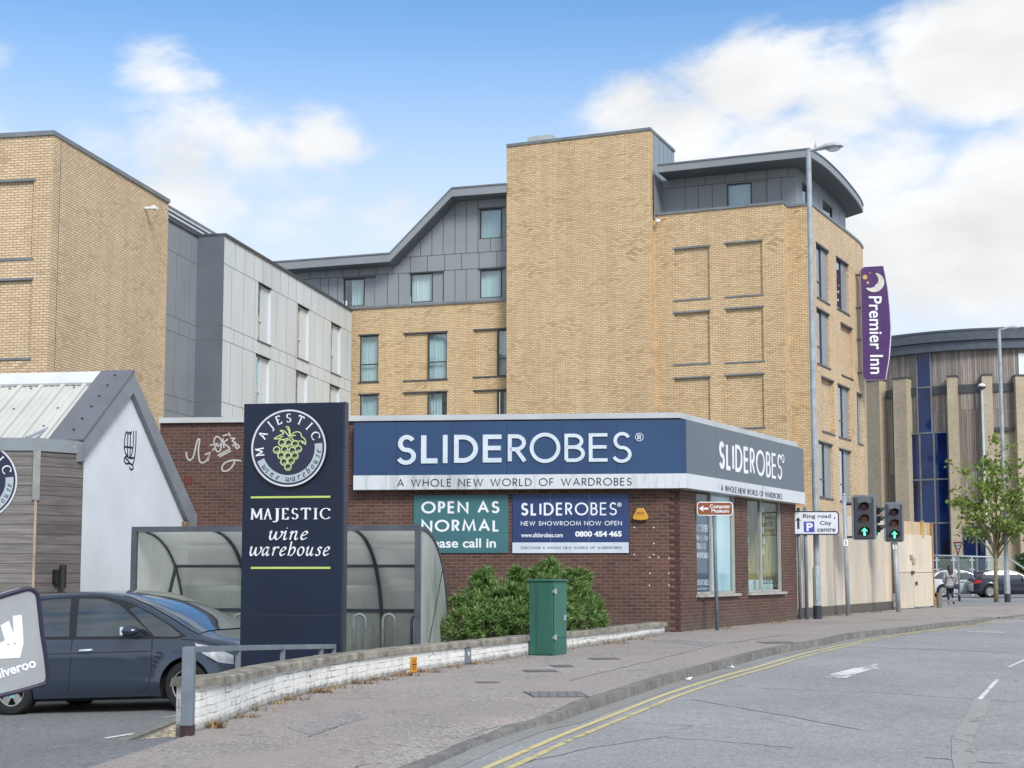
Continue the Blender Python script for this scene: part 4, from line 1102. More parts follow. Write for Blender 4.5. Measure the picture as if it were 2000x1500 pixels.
for (cx, cy, r_) in ((282, 240, 36), (314, 303, 19), (340, 193, 10)):
    mb = MB(); pts = []
    for k in range(16):
        rr = r_ if k % 2 == 0 else r_ * .5; pts.append(bsp(*zp(cx + rr * math.sin(k * math.pi / 8), cy - rr * math.cos(k * math.pi / 8))))
    mb.prism(pts, bO, (1, 0, 0), (0, 0, 1), (0, -1, 0), .02, .04); mb.build('star', plain('star_gold', (.62, .40, .12), .45), bs)
for y in (537, 601, 663, 728):
    mb = MB(); p = at(1683, y, YS + .15); mb.tube([p, p + Vector((-.45, .1, 0))], .05); mb.boxf(p + Vector((-.36, .1, 0)), (1, 0, 0), (0, 1, 0), (0, 0, 1), (-.06, .06), (-.1, .1), (-.13, .13)); mb.build('bracket', M['metal_dark'], bs)

# ------------------------------------------------------------------ drum-shaped hall beyond the junction
HC = Vector((33.4, 105.0)); HR = 10.0
hall = empty('round_hall', (HC.x, HC.y, 0), 'round brick and weathered timber hall with tall blue glazing and dark roof rim', 'hall')
def cyl(x, y, r=HR):
    d = ray_dir(x, y); a = d.x ** 2 + d.y ** 2; b = -(d.x * HC.x + d.y * HC.y); c = HC.length_squared - r * r
    disc = b * b - a * c
    k = (-b - math.sqrt(max(0, disc))) / a
    q = Vector((d.x * k, d.y * k)) - HC
    return math.atan2(q.x, -q.y), CAMZ + d.z * k
def arcwall(mb, r, a0, a1, z0, z1, thick=.0, n=None):
    n = n or max(2, int(abs(a1 - a0) / R(3)) + 1); s = 0
    P = lambda a, z, rr: (HC.x + rr * math.sin(a), HC.y - rr * math.cos(a), z)
    for i in range(n):
        p, q = a0 + (a1 - a0) * i / n, a0 + (a1 - a0) * (i + 1) / n
        mb.add([P(p, z0, r), P(q, z0, r), P(q, z1, r), P(p, z1, r)], [(p * r, z0), (q * r, z0), (q * r, z1), (p * r, z1)])
        if thick:
            for z in (z0, z1): mb.add([P(p, z, r), P(q, z, r), P(q, z, r - thick), P(p, z, r - thick)])
    if thick:
        for a in (a0, a1): mb.add([P(a, z0, r), P(a, z1, r), P(a, z1, r - thick), P(a, z0, r - thick)])
zc = lambda x, y, r=HR: cyl(x, y, r)[1]
ang = lambda x, r=HR: cyl(x, 900, r)[0]
zt0 = zc(1900, 645, 10.6); zt1 = zc(1900, 664, 10.6); zt2 = zc(1900, 682, 10.5); zb0 = zc(1895, 751); zb1 = zc(1895, 767)
mb = MB(); arcwall(mb, HR, -2.2, 2.2, -.3, zt2, n=70); mb.build('drum_wall', M['hall_brick'], hall, smooth=True)
M['old_timber'] = planks('weathered_timber', ((.40, .36, .325), (.20, .18, .165)), .15, 4.0, grain=(26, .5), gap=.012, stain=(.25, .15, .095))
M['hall_glass'] = plain('blue_glass', (.004, .022, .12), .05, .45, .45, coat=.2)
mb = MB(); arcwall(mb, HR + .05, -2.2, 2.2, zb1, zt2, .05, n=70); mb.build('timber_cladding', M['old_timber'], hall)
mb = MB(); arcwall(mb, HR + .16, -2.2, 2.2, zb0 - (zb0 - zb1), zb0, .2, n=70); mb.build('ring_beam', M['metal_dark'], hall)
for (x0, x1, y1) in ((1727, 1747, 980), (1775, 1799, 845), (1824, 1850, 845), (1868, 1918, 1010), (1939, 1983, 836)):
    mb = MB(); arcwall(mb, HR + .06, ang(x0), ang(x1), zc((x0 + x1) / 2, y1), zb1, .06); mb.build('timber_cladding', M['old_timber'], hall)
zg = 0.4
glz = [(1797.5, 1824.5, zc(1811, 846), zt2, 'stair_glazing', (1797.5, 1824.5), (zc(1811, 757),)),
       (1777, 1854, zg, zc(1815, 846), 'stair_glazing', (1777, 1800, 1827, 1854), (zc(1815, 937), zc(1815, 1022), zc(1815, 1088))),
       (1876, 1931, zg, zc(1903, 1028), 'door_glazing', (1876, 1903, 1931), (zc(1903, 1088),))]
for (x0, x1, z0, z1, nm, ms, tz) in glz:
    mb = MB(); arcwall(mb, HR + .18, ang(x0), ang(x1), z0, z1, .1, n=8); g = mb.build(nm, M['hall_glass'], hall)
    mb = MB()
    for x in ms: a = ang(x); arcwall(mb, HR + .24, a - .005, a + .005, z0, z1, .08, n=1)
    for z in list(tz) + [z1]: arcwall(mb, HR + .235, ang(x0), ang(x1), z - .05, z + .05, .08, n=8)
    mb.build('mullion', M['metal_grey'], g)
# roof rim in two steps
mb = MB(); arcwall(mb, 10.75, -2.4, 2.4, zt1 + .01, zt0, .5, n=80); arcwall(mb, 10.55, -2.4, 2.4, zt2, zt1 - .02, .6, n=80); arcwall(mb, 10.8, -2.4, 2.4, zt0 - .02, zt0 + .1, .7, n=80)
mb.build('roof_rim', plain('roof_rim', (.085, .105, .13), .35, .1), hall)
mb = MB(); n = 60; mb.mesh([(HC.x + 10.5 * math.sin(-2.4 + 4.8 * i / n), HC.y - 10.5 * math.cos(-2.4 + 4.8 * i / n), zt0 - .05) for i in range(n + 1)], [tuple(range(n + 1))]); mb.build('roof', M['metal_dark'], hall)
for (x0, x1, yt) in ((1690, 1720, 748), (1746, 1772, 742), (1850, 1868, 737), (1917, 1937, 734), (1982, 2008, 735), (2060, 2080, 738)):
    a0, zt = cyl(x0, yt, HR + .6); a1 = cyl(x1, yt, HR + .6)[0]
    mb = MB(); arcwall(mb, HR + .75, a0, a1, -.3, zt, .9, n=1); mb.build('brick_pier', M['hall_brick'], hall)
    mb = MB(); arcwall(mb, HR + .8, a0 - .004, a1 + .004, zt + .002, zt + .1, .95, n=1); mb.build('pier_cap', M['metal_dark'], hall)
a0, a1 = ang(1940), ang(1983); mb = MB(); arcwall(mb, HR + .2, a0, a1, zc(1960, 842), zc(1960, 835), .2); mb.build('window_sill', M['metal_dark'], hall)
a0, a1 = ang(1995), ang(2030); mb = MB(); arcwall(mb, HR + .1, a0, a1, zc(2000, 735), zc(2000, 690), .1); mb.build('window', M['curtain'], hall)
# ------------------------------------------------------------------ brick showroom on the street
shop = empty('showroom', (SC.x, SC.y, 0), 'single storey dark brown brick showroom with flat roof on the street corner', 'shop')
zS = at(1328, 817, 32.2).z
Lw = 11.6
sfront = Path([SCP - SFD * Lw, SCP]); sside = Path([SCP, SEND])
def fpt(x, y): return sfront.hit(x, y)
mb = MB(); wall(mb, sfront, -.7, zS); mb.build('front_wall', M['brown_brick'], shop)
zband = sfront.hit(1000, 955)[1]
def sxy(x, y): return sside.hit(x, y)
w1 = (sxy(1361, 1100)[0], sxy(1438, 1100)[0], sxy(1400, 1160)[1], zband + .12); w2 = (sxy(1461.5, 1100)[0], sxy(1528, 1100)[0], w1[2], zband + .12)
shl = [w1 + (.13, False), w2 + (.13, False)]
mb = MB(); wall(mb, sside, -.3, zS, shl); mb.build('side_wall', M['brown_brick'], shop)
send2 = Path([SEND, SEND + Vector((-.885, .465)) * 8]); mb = MB(); wall(mb, send2, -.3, zS); wall(mb, Path([sfront.P(0).xy + Vector((.5, 8)), sfront.P(0).xy]), -.7, zS); mb.build('end_wall', M['brown_brick'], shop)
# toothed bricks at the acute corner
mb = MB(); nf = Vector((out2(SFD).x, out2(SFD).y, 0)); uf = Vector((SFD.x, SFD.y, 0))
z = .2; k = 0
while z < zband - .1:
    if k % 2 == 0: mb.boxf((SC.x, SC.y, 0), uf, (0, 0, 1), nf, (-.2, .035), (z, z + .066), (-.03, .012))
    else: mb.boxf((SC.x, SC.y, 0), uf, (0, 0, 1), nf, (-.09, .012), (z, z + .066), (-.03, .004))
    z += .075; k += 1
mb.build('toothed_corner', plain('corner_brick', (.085, .036, .028), .85, .3, 9, bump=.4), shop)
# roof edge
call = Path([sfront.P(0).xy, SCP, SEND]); coping(call, zS + .002, .12, .09, .5).build('roof_edge', plain('roof_edge_white', (.50, .53, .54), .5, .08, 1), shop)
mb = MB(); a, b, c = sfront.P(0).xy, SCP, SEND; q = SEND + Vector((-.885, .465)) * 8; mb.mesh([(p.x, p.y, zS - .05) for p in (a, b, c, q, a + Vector((.5, 8)))], [(0, 1, 2, 3, 4)]); mb.build('flat_roof', M['metal_grey'], shop)
# windows
for h, mx in ((w1, 1392.5), (w2, 1490)):
    a, U, V, N, w = sside.frame(h[0], h[1], -.08); xm = sxy(mx, 1080)[0] - h[0]; mb = MB(); bb = .055
    for (u, v) in (((0, bb), (h[2], h[3])), ((w - bb, w), (h[2], h[3])), ((xm - .035, xm + .035), (h[2] + bb, h[3] - bb)), ((bb, xm - .035), (h[2], h[2] + bb)), ((xm + .035, w - bb), (h[2], h[2] + bb)), ((bb, xm - .035), (h[3] - bb, h[3])), ((xm + .035, w - bb), (h[3] - bb, h[3]))):
        mb.boxf(a, U, V, N, u, v, (-.03, .05))
    f = mb.build('window', plain('aluminium_frame', (.40, .40, .38), .4, .06), shop)
    for (u0, u1) in ((bb, xm - .035), (xm + .035, w - bb)):
        p = MB(); p.boxf(a, U, V, N, (u0, u1), (h[2] + bb, h[3] - bb), (0, .01)); p.build('pane', glass('shop_glass', (.95, .99, .99), .55) if 'sg' not in MATS else MATS['sg'], f); MATS['sg'] = f.children[0].active_material if f.children else None
    mb = MB(); mb.boxf(a, U, V, N, (-.06, w + .1), (h[2] - .06, h[2] - .002), (-.06, .17)); mb.build('sill', plain('window_sill_stone', (.42, .42, .38), .7, .1), f)
# vinyl on the left pane of the first window, poster on the right one
a, U, V, N, w = sside.frame(w1[0], w1[1], -.08); xm = sxy(1392.5, 1080)[0] - w1[0]; hgt = w1[3] - w1[2]
ww = xm - .035 - .06
vn = empty('window_sticker', a + Vector((0, 0, w1[2])), 'dark blue window film with white wording on the showroom pane behind the brown sign', 'sticker')
ztop = sxy(1375, 1003)[1]
mb = MB(); mb.boxf(a, U, V, N, (.058, xm - .037), (w1[2] + .058, ztop), (-.012, -.004)); mb.build('film', plain('navy_film', (.035, .055, .115), .3, .1, 2), vn)
zz = lambda y: sxy(1376, y)[1]
mb = MB()
for txt, y1, y0, x0, x1, wt in (('DISCOVER', 1040, 1024, -.02, .92, .15), ('A WHOLE NEW', 1056, 1045, .02, .92, .12), ('WORLD OF', 1073, 1060, .02, .8, .12), ('WARDROBES', 1091, 1078, -.03, .94, .15), ('SLIDEROBES', 1143, 1132, -.02, .94, .14)):
    stroke_line(mb, txt, a + U * (.06 + ww * max(.03, x0)) + V * zz(y1) + N * -.004, U, V, N, ww * (x1 - max(.03, x0)), zz(y0) - zz(y1), None, wt, .2, d=.003); mb.build('lettering', M['letter_white'], vn); mb = MB()
sans_line(mb, 'www.sliderobes.com', a + U * (.06 + ww * .06) + V * zz(1152) + N * -.003, U, V, N, ww * .84, .07, .001)
mb.build('lettering', M['letter_white'], vn)
t = NT('wardrobe_poster'); v = t.mapping('UV', (1.1, .6, 1)); n1 = t.noise(v, 1.6, 3, .4); n2 = t.noise(t.mapping('UV', (3, .8, 1)), 1.0, 4)
t.set(Base_Color=t.mix(t.ramp(n2, .62, .72), t.mix(t.ramp(n1, .35, .65), (.40, .60, .68), (.66, .78, .80)), (.42, .30, .2)), Roughness=.35); M['poster'] = t.m
po = empty('poster', a + U * xm + Vector((0, 0, w1[2])), 'pale blue wardrobe poster inside the showroom window near the street corner', 'poster')
mb = MB(); mb.boxf(a, U, V, N, (xm + .05, w - .07), (w1[2] + .06, w1[3] - .1), (-.06, -.04)); mb.build('sheet', M['poster'], po)
mb = MB(); mb.boxf(a, U, V, N, (xm + .16, xm + .30), (w1[2] + 1.55, w1[2] + 2.0), (-.0395, -.037)); mb.build('picture', plain('poster_brown', (.20, .10, .06), .5, .4, 6), po)
# display behind the second window
a2, U2, V2, N2, ww2 = sside.frame(w2[0], w2[1], -.08)
ds = empty('wardrobe_display', a2 + Vector((0, 0, w2[2])), 'ochre wooden wardrobe panels on show behind the second showroom window', 'display')
M['display_wood'] = planks('display_wood', ((.52, .42, .18), (.38, .31, .14)), .22, 4, grain=(20, 1.5), gap=.006)
mb = MB(); mb.boxf(a2, U2, V2, N2, (-1.3, ww2 + .2), (w2[2] + .35, w2[3]), (-1.1, -1.03)); mb.build('back_panel', M['display_wood'], ds); mb = MB(); mb.boxf(a2, U2, V2, N2, (ww2 + .12, ww2 + .18), (w2[2] + .1, w2[3]), (-1.9, -.1)); mb.build('end_panel', M['display_wood'], ds)
mb = MB(); mb.boxf(a2, U2, V2, N2, (-1.3, ww2 + .1), (w2[2] - .2, w2[2] + .3), (-1.0, -.2)); mb.build('plinth', plain('display_plinth', (.62, .72, .70), .5, .1), ds, bevel=.02)
mb = MB(); mb.boxf(a2, U2, V2, N2, (.35, .8), (w2[2] + .361, w2[2] + .62), (-.5, -.26)); mb.build('drawer_unit', plain('display_white', (.68, .66, .58), .4, .1), ds, bevel=.02)
mb = MB(); mb.boxf(a2, U2, V2, N2, (-.5, .3), (w2[2] + .361, w2[2] + .95), (-.52, -.24)); mb.build('soft_chair', plain('chair_cloth', (.34, .42, .36), .9, .3, 5), ds, bevel=.12)
mb = MB(); q = [a - U * .9 - N * 1.9, a2 + U2 * (ww2 + 1) - N2 * 2.6]; mb.add([q[0] + V2 * -.3, q[1] + V2 * -.3, q[1] + V2 * (zS - .3), q[0] + V2 * (zS - .3)]); mb.build('inner_wall', plain('inner_wall', (.30, .33, .32), .8, .1), shop)
mb = MB(); mb.boxf((0, 0, 0), (1, 0, 0), (0, 1, 0), (0, 0, 1), (0, .001), (0, .001), (0, .001))
for row, xx in ((0, .27), (1, .74)):
    for k in range(5):
        z = w2[2] + .95 + k * .27; x = ww2 * (xx + .02 * (k % 2))
        m2 = MB(); m2.boxf(a2, U2, V2, N2, (x - .045, x + .045), (z, z + .15), (-.2, -.19)); m2.build('price_card', plain('blue_card', (.30, .62, .70), .4, .05) if (row, k) == (0, 0) else bpy.data.materials['blue_card'], ds)
# logo on the second window's right pane
xm2 = sxy(1490, 1080)[0] - w2[0]
vn2 = empty('window_sticker', a2 + U2 * xm2 + Vector((0, 0, w2[2])), 'dark logo wording low on the second showroom window', 'sticker')
mb = MB(); stroke_line(mb, 'SLIDEROBES', a2 + U2 * (xm2 + .2) + V2 * sxy(1509, 1141)[1] + N2 * .0105, U2, V2, N2, (ww2 - xm2) * .66, .2, None, .15, d=.003); mb.build('lettering', M['letter_dark'], vn2)
# graffiti tags, air vent and fixing plugs on the front wall
sO = Vector((sfront.p[0].x, sfront.p[0].y, 0)); U, V, N = uf, Vector((0, 0, 1)), nf
def sp2_(x, y): return sfront.hit(x, y)
def g1z(zx, zy): return sp2_(zx / 4, 700 + zy / 4)
M['chalk'] = worn('white_spray_paint', (.52, .50, .48), .30, 14)
mb = MB()
for pts in ([(1455, 730), (1460, 770), (1480, 795), (1510, 770), (1530, 690), (1545, 635), (1560, 640), (1550, 720), (1560, 800), (1585, 815), (1620, 790), (1640, 740)], [(1600, 750), (1640, 738), (1625, 800)],
            [(1640, 680), (1700, 665), (1660, 720)], [(1670, 640), (1690, 720), (1720, 720), (1730, 640), (1690, 610), (1670, 650)], [(1700, 690), (1735, 660)], [(1740, 625), (1750, 700)], [(1745, 660), (1780, 630)], [(1750, 665), (1795, 700)], [(1740, 605), (1780, 595)],
            [(1785, 580), (1800, 610)], [(1800, 625), (1835, 625), (1815, 645), (1840, 660), (1815, 685)], [(1850, 670), (1870, 690), (1850, 705), (1840, 685), (1850, 670)], [(1700, 760), (1800, 705)], [(1715, 768), (1805, 722)],
            [(1885, 800), (1820, 795), (1760, 815), (1735, 850), (1745, 880), (1790, 870), (1830, 820), (1830, 800)]):
    P = [g1z(*p) for p in pts]; poly_line(mb, spline(P, 4) if len(P) > 3 else P, sO, U, V, N, .034, .004)
mb.build('graffiti', M['chalk'], shop)
a_, b_ = sp2_(361, 946), sp2_(376, 930); mb = MB(); mb.boxf(sO, U, V, N, (a_[0], b_[0]), (a_[1], b_[1]), (-.02, .012))
for k in range(5): x = a_[0] + (b_[0] - a_[0]) * (k + .5) / 5; mb.boxf(sO, U, V, N, (x - .008, x + .008), (a_[1] + .015, b_[1] - .015), (.012, .02))
mb.build('air_brick', plain('air_brick_red', (.16, .045, .035), .8, .2), shop)
mb = MB()
for zx, zy in ((195, 400), (385, 402), (385, 558), (195, 665), (385, 665), (345, 692), (432, 692), (535, 703), (348, 848), (530, 850), (342, 965), (533, 965)):
    s_, z_ = sp2_(1200 + zx / 5, 950 + zy / 5); mb.boxf(sO, U, V, N, (s_ - .012, s_ + .012), (z_ - .012, z_ + .012), (-.02, .006))
mb.build('wall_plug', M['letter_white'], shop)

# ------------------------------------------------------------------ fascia signs
M['navy_sign'] = plain('navy_sign', (.022, .062, .15), .35, .08, .5)
M['navy_sign2'] = plain('navy_banner', (.020, .046, .15), .4, .06, .5)
M['teal_sign'] = plain('teal_banner', (.045, .155, .175), .45, .08, .6)
M['sky_sheen_sign'] = plain('sky_sheen_sign', (.105, .126, .154), .4, .10, .6, coat=.12)  # navy sign's grazing sky reflection put into a grey base colour
t = NT('stained_white_band'); v = t.mapping('UV', (3, .35, 1)); n = t.noise(v, 1.6, 6, .7); b_ = t.noise(t.mapping('UV'), .5, 3)
k = t.math('ADD', n, t.math('MULTIPLY', t.math('SUBTRACT', b_, .5), .8)); t.set(Base_Color=t.mix(t.ramp(k, .52, .85), (.62, .66, .69), (.23, .24, .25)), Roughness=.45); M['white_band'] = t.m
SP = .26; FP = SCP - SFD * 0 + out2(SFD) * SP                 # sign face planes stand proud of the brick
def isect(P, D, Q, E):
    det = D.x * -E.y + D.y * E.x; r = Q - P; t_ = (r.x * -E.y + r.y * E.x) / det; return P + D * t_
SRN = out2(SRD); CORN = isect(FP, SFD, SCP + SRN * SP, SRD)
ffs = Path([CORN - SFD * 12, CORN]); ssp = Path([CORN, CORN + SRD * 14])
s0 = ffs.hit(691, 890)[0]; s1 = ffs.L; zt_ = ffs.hit(1200, 820.5)[1]; zm_ = ffs.hit(1200, 925.5)[1]; zb_ = ffs.hit(1200, 954)[1]
fo = Vector((ffs.p[0].x, ffs.p[0].y, 0))
fs = empty('fascia_sign', ffs.P(s0, zb_), 'long navy fascia sign with pale lettering and white strapline band above the banners', 'sign')
mb = MB(); mb.boxf(fo, uf, V, nf, (s0, s1 - .002), (zm_, zt_), (-SP + .002, 0)); mb.build('navy_panel', M['navy_sign'], fs)
mb = MB(); mb.boxf(fo, uf, V, nf, (s0, s1 + .004), (zb_, zm_ - .002), (-SP + .002, .025)); mb.build('white_band', M['white_band'], fs)
mb = MB()
for x in (775, 883, 990, 1098, 1205): s_ = ffs.hit(x, 870)[0]; mb.boxf(fo, uf, V, nf, (s_ - .006, s_ + .006), (zm_ + .01, zt_ - .01), (-.01, .002))
mb.build('panel_joint', plain('navy_joint', (.012, .028, .08), .5), fs)
def ffz(zx, zy): return ffs.hit(680 + zx / 3.3333, 800 + zy / 3.3333)
mb = MB(); lets = [('S', 320, 443, 165, 360, 28), ('L', 475, 583, 167, 351, 30), ('I', 617, 648, 166, 349, 31), ('D', 690, 846, 164, 347, 30), ('E', 877, 999, 163, 345, 29), ('R', 1040, 1161, 161, 345, 25), ('O', 1183, 1381, 150, 349, 24), ('B', 1409, 1541, 157, 342, 23), ('E', 1567, 1688, 154, 340, 22), ('S', 1722, 1844, 146, 347, 21)]
for ch, x0, x1, y0, y1, tw in lets:
    a, b = ffz(x0, y1), ffz(x1, y0); w2 = word2d(ch, {ch: (max(.001, (x1 - x0) / (y1 - y0)), CAPS[ch][1])}, tw / (y1 - y0)) if ch != 'I' else word2d('I', CAPS, tw / (y1 - y0))
    # the glyph fills its measured box
    f = {ch: ((x1 - x0) / (y1 - y0) if ch != 'I' else 0, CAPS[ch][1])}
    wgt = tw / (y1 - y0); st = []; W = (x1 - x0) / (y1 - y0)
    for s_ in CAPS[ch][1]: st.append(ribbon([(wgt / 2 + px * (W - wgt) if ch != 'I' else W / 2, wgt / 2 + py * (1 - wgt) if ch not in 'I' else py) for px, py in s_], wgt))
    w2 = [(0, st)]; bx = bbox(w2)
    emit2d(mb, w2, plane_fn(fo + uf * a[0] + V * a[1], uf, V, nf, (b[0] - a[0]) / (bx[1] - bx[0]), (b[1] - a[1]) / (bx[3] - bx[2]), bx[0], bx[2]), .03)
mb.build('lettering', M['letter_grey'], fs); mb = MB(); c_ = ffz(1895, 180); rr_ = (ffz(1924, 180)[0] - c_[0]) - .012
poly_line(mb, [(c_[0] + rr_ * math.cos(k * math.pi / 14), c_[1] + rr_ * math.sin(k * math.pi / 14)) for k in range(29)], fo, uf, V, nf, .015, .03)
stroke_line(mb, 'R', fo + uf * (c_[0] - .04) + V * (c_[1] - .052), uf, V, nf, .085, .105, None, .17, d=.03)
mb.build('registered_mark', M['letter_grey'], fs)
mb = MB(); a, b = ffz(320, 506), ffz(1845, 440); stroke_line(mb, 'A WHOLE NEW WORLD OF WARDROBES', fo + uf * a[0] + V * a[1] + nf * .026, uf, V, nf, b[0] - a[0], b[1] - a[1], None, .105, .2, d=.006, space=.62); mb.build('strapline', M['letter_dark'], fs)
# street side of the fascia
ur = Vector((SRD.x, SRD.y, 0)); nr = Vector((SRN.x, SRN.y, 0)); so = Vector((CORN.x, CORN.y, 0))
e_ = ssp.hit(1570, 930)[0]
gs = empty('fascia_sign', ssp.P(e_ / 2, zb_), 'fascia sign coloured grey by painted sky sheen, with white lettering over the showroom windows on the street side', 'sign')
mb = MB(); mb.boxf(so, ur, V, nr, (.002, e_), (zm_, zt_), (-SP + .002, 0)); mb.build('sky_sheen_panel', M['sky_sheen_sign'], gs)
mb = MB(); mb.boxf(so, ur, V, nr, (.03, e_), (zb_, zm_ - .002), (-SP + .002, .025)); mb.build('white_band', M['white_band'], gs)
mb = MB()
for x in (1400, 1464, 1527): s_ = ssp.hit(x, 900)[0]; mb.boxf(so, ur, V, nr, (s_ - .008, s_ + .008), (zm_ + .01, zt_ - .01), (-.01, .002))
mb.build('panel_joint', plain('grey_joint', (.09, .11, .14), .4), gs)
def ssz(zx, zy): return ssp.hit(1260 + zx / 3.75, 600 + zy / 3.75)
mb = MB(); a, b = ssz(543, 1190), ssz(998, 1075); hz_ = ssz(770, 1224)[1]; ht_ = ssz(770, 1030)[1]
stroke_line(mb, 'SLIDEROBES', so + ur * a[0] + V * hz_, ur, V, nr, b[0] - a[0], ht_ - hz_, None, lambda k: .17 - .07 * k, .16, d=.008)
c_ = ssz(1007, 1110); poly_line(mb, [(c_[0] + .1 * math.cos(k * math.pi / 8), c_[1] + .1 * math.sin(k * math.pi / 8)) for k in range(17)], so, ur, V, nr, .03, .01)
mb.build('lettering', M['letter_white'], gs)
mb = MB(); a, b = ssz(548, 1340), ssz(996, 1400); z0_ = ssz(770, 1379)[1]; z1_ = ssz(770, 1332)[1]
stroke_line(mb, 'A WHOLE NEW WORLD OF WARDROBES', so + ur * a[0] + V * z0_ + nr * .026, ur, V, nr, b[0] - a[0], z1_ - z0_, None, .10, .2, d=.006, space=.55); mb.build('strapline', M['letter_dark'], gs)

# ------------------------------------------------------------------ banners and alarm box on the front wall
BPp = Path([sfront.p[0] + out2(SFD) * .035, sfront.p[1] + out2(SFD) * .035]); bo = Vector((BPp.p[0].x, BPp.p[0].y, 0))
def bz(zx, zy): return BPp.hit(680 + zx / 3.3333, 800 + zy / 3.3333)
def board(name, label, x0, y0, x1, y1, m):
    a, b = bz(x0, y1), bz(x1, y0); r = empty(name, bo + uf * a[0] + V * a[1], label, 'sign'); mb = MB(); mb.boxf(bo, uf, V, nf, (a[0], b[0]), (a[1], b[1]), (-.034, 0)); mb.build('board', m, r); return r
tb = board('banner_sign', 'teal board reading open as normal, half hidden by the cycle shelter', 425, 555, 1042, 934, M['teal_sign'])
mb = MB()
def line(mb, txt, x0, y0, x1, y1, wt, gap=.16, space=.45):
    a, b = bz(x0, y1), bz(x1, y0); stroke_line(mb, txt, bo + uf * a[0] + V * a[1], uf, V, nf, b[0] - a[0], b[1] - a[1], None, wt, gap, d=.006, space=space)
line(mb, 'OPEN AS', 476, 587, 985, 684, .165); mb.build('lettering', M['letter_white'], tb); mb = MB(); line(mb, 'NORMAL', 476, 708, 978, 803, .165); mb.build('lettering', M['letter_white'], tb); mb = MB()
a, b = bz(482, 900), bz(962, 838); sans_line(mb, 'Please call in', bo + uf * a[0] + V * a[1], uf, V, nf, b[0] - a[0], b[1] - a[1], .006, bold=.02); mb.build('lettering', M['letter_white'], tb)
nb = board('banner_sign', 'navy board announcing the new showroom with phone number, beside the teal board', 1070, 548, 1825, 934, M['navy_sign2'])
mb = MB(); a, b = bz(1069, 934), bz(1826, 864); mb.boxf(bo, uf, V, nf, (a[0], b[0]), (a[1], b[1]), (-.03, .004)); mb.build('pale_strip', plain('pale_strip', (.60, .66, .74), .45, .05), nb)
mb = MB()
for x in (1317, 1568): s_ = bz(x, 700)[0]; mb.boxf(bo, uf, V, nf, (s_ - .005, s_ + .005), (bz(x, 862)[1], bz(x, 550)[1]), (-.02, .0015))
mb.build('panel_joint', plain('banner_joint', (.14, .2, .36), .5), nb)
mb = MB()
a, b = bz(1126, 690), bz(1748, 604); stroke_line(mb, 'SLIDEROBES', bo + uf * a[0] + V * a[1], uf, V, nf, b[0] - a[0], b[1] - a[1], None, lambda k: .17 - .07 * k, .17, d=.006)
mb.build('lettering', M['letter_white'], nb); mb = MB(); line(mb, 'NEW SHOWROOM NOW OPEN', 1124, 722, 1782, 758, .13); mb.build('lettering', M['letter_white'], nb); mb = MB()
a, b = bz(1126, 832), bz(1397, 802); sans_line(mb, 'www.sliderobes.com', bo + uf * a[0] + V * a[1], uf, V, nf, b[0] - a[0], b[1] - a[1], .006, bold=.02)
mb.build('lettering', M['letter_white'], nb); mb = MB(); a, b = bz(1478, 828), bz(1781, 790); sans_line(mb, '0800 454 465', bo + uf * a[0] + V * a[1], uf, V, nf, b[0] - a[0], b[1] - a[1], .006, bold=.045)
mb.build('lettering', M['letter_white'], nb); mb = MB(); c_ = bz(1766, 619); poly_line(mb, [(c_[0] + .04 * math.cos(k * math.pi / 8), c_[1] + .04 * math.sin(k * math.pi / 8)) for k in range(17)], bo, uf, V, nf, .012, .006)
stroke_line(mb, 'R', bo + uf * (c_[0] - .017) + V * (c_[1] - .022), uf, V, nf, .034, .044, None, .2, d=.006)
mb.build('lettering', M['letter_white'], nb)
mb = MB(); a, b = bz(1126, 909), bz(1780, 889); stroke_line(mb, 'DISCOVER A WHOLE NEW WORLD OF WARDROBES', bo + uf * a[0] + V * a[1] + nf * .005, uf, V, nf, b[0] - a[0], b[1] - a[1], None, .11, .2, d=.004); mb.build('strapline', M['letter_dark'], nb)
def az(zx, zy): q = BPp.hit(1200 + zx / 5, 950 + zy / 5); return q
ab = empty('alarm_box', bo + uf * az(250, 330)[0] + V * az(250, 330)[1], 'yellow six sided burglar alarm box on brick beside the navy board', 'alarm')
pts = [az(*p) for p in ((185, 325), (176, 302), (222, 212), (288, 212), (334, 300), (325, 325), (255, 333))]
mb = MB(); mb.prism([(p[0], p[1]) for p in pts], bo, uf, V, nf, -.033, .07); mb.build('cover', plain('alarm_yellow', (.60, .31, .035), .4, .08), ab, bevel=.015)
pts = [az(*p) for p in ((222, 213), (232, 200), (280, 200), (290, 213))]; mb = MB(); mb.prism([(p[0], p[1]) for p in pts], bo, uf, V, nf, -.033, .05); mb.build('strobe_lamp', plain('alarm_navy', (.02, .02, .08), .3), ab)
mb = MB(); a, b = az(212, 270), az(290, 252); sans_line(mb, "HEWE'S", bo + uf * a[0] + V * a[1] + nf * .07, uf, V, nf, b[0] - a[0], b[1] - a[1], .002, bold=.02); a, b = az(212, 277), az(290, 274); mb.boxf(bo, uf, V, nf, (a[0], b[0]), (a[1], b[1]), (.069, .072)); mb.build('lettering', plain('alarm_text', (.20, .08, .01), .5), ab)

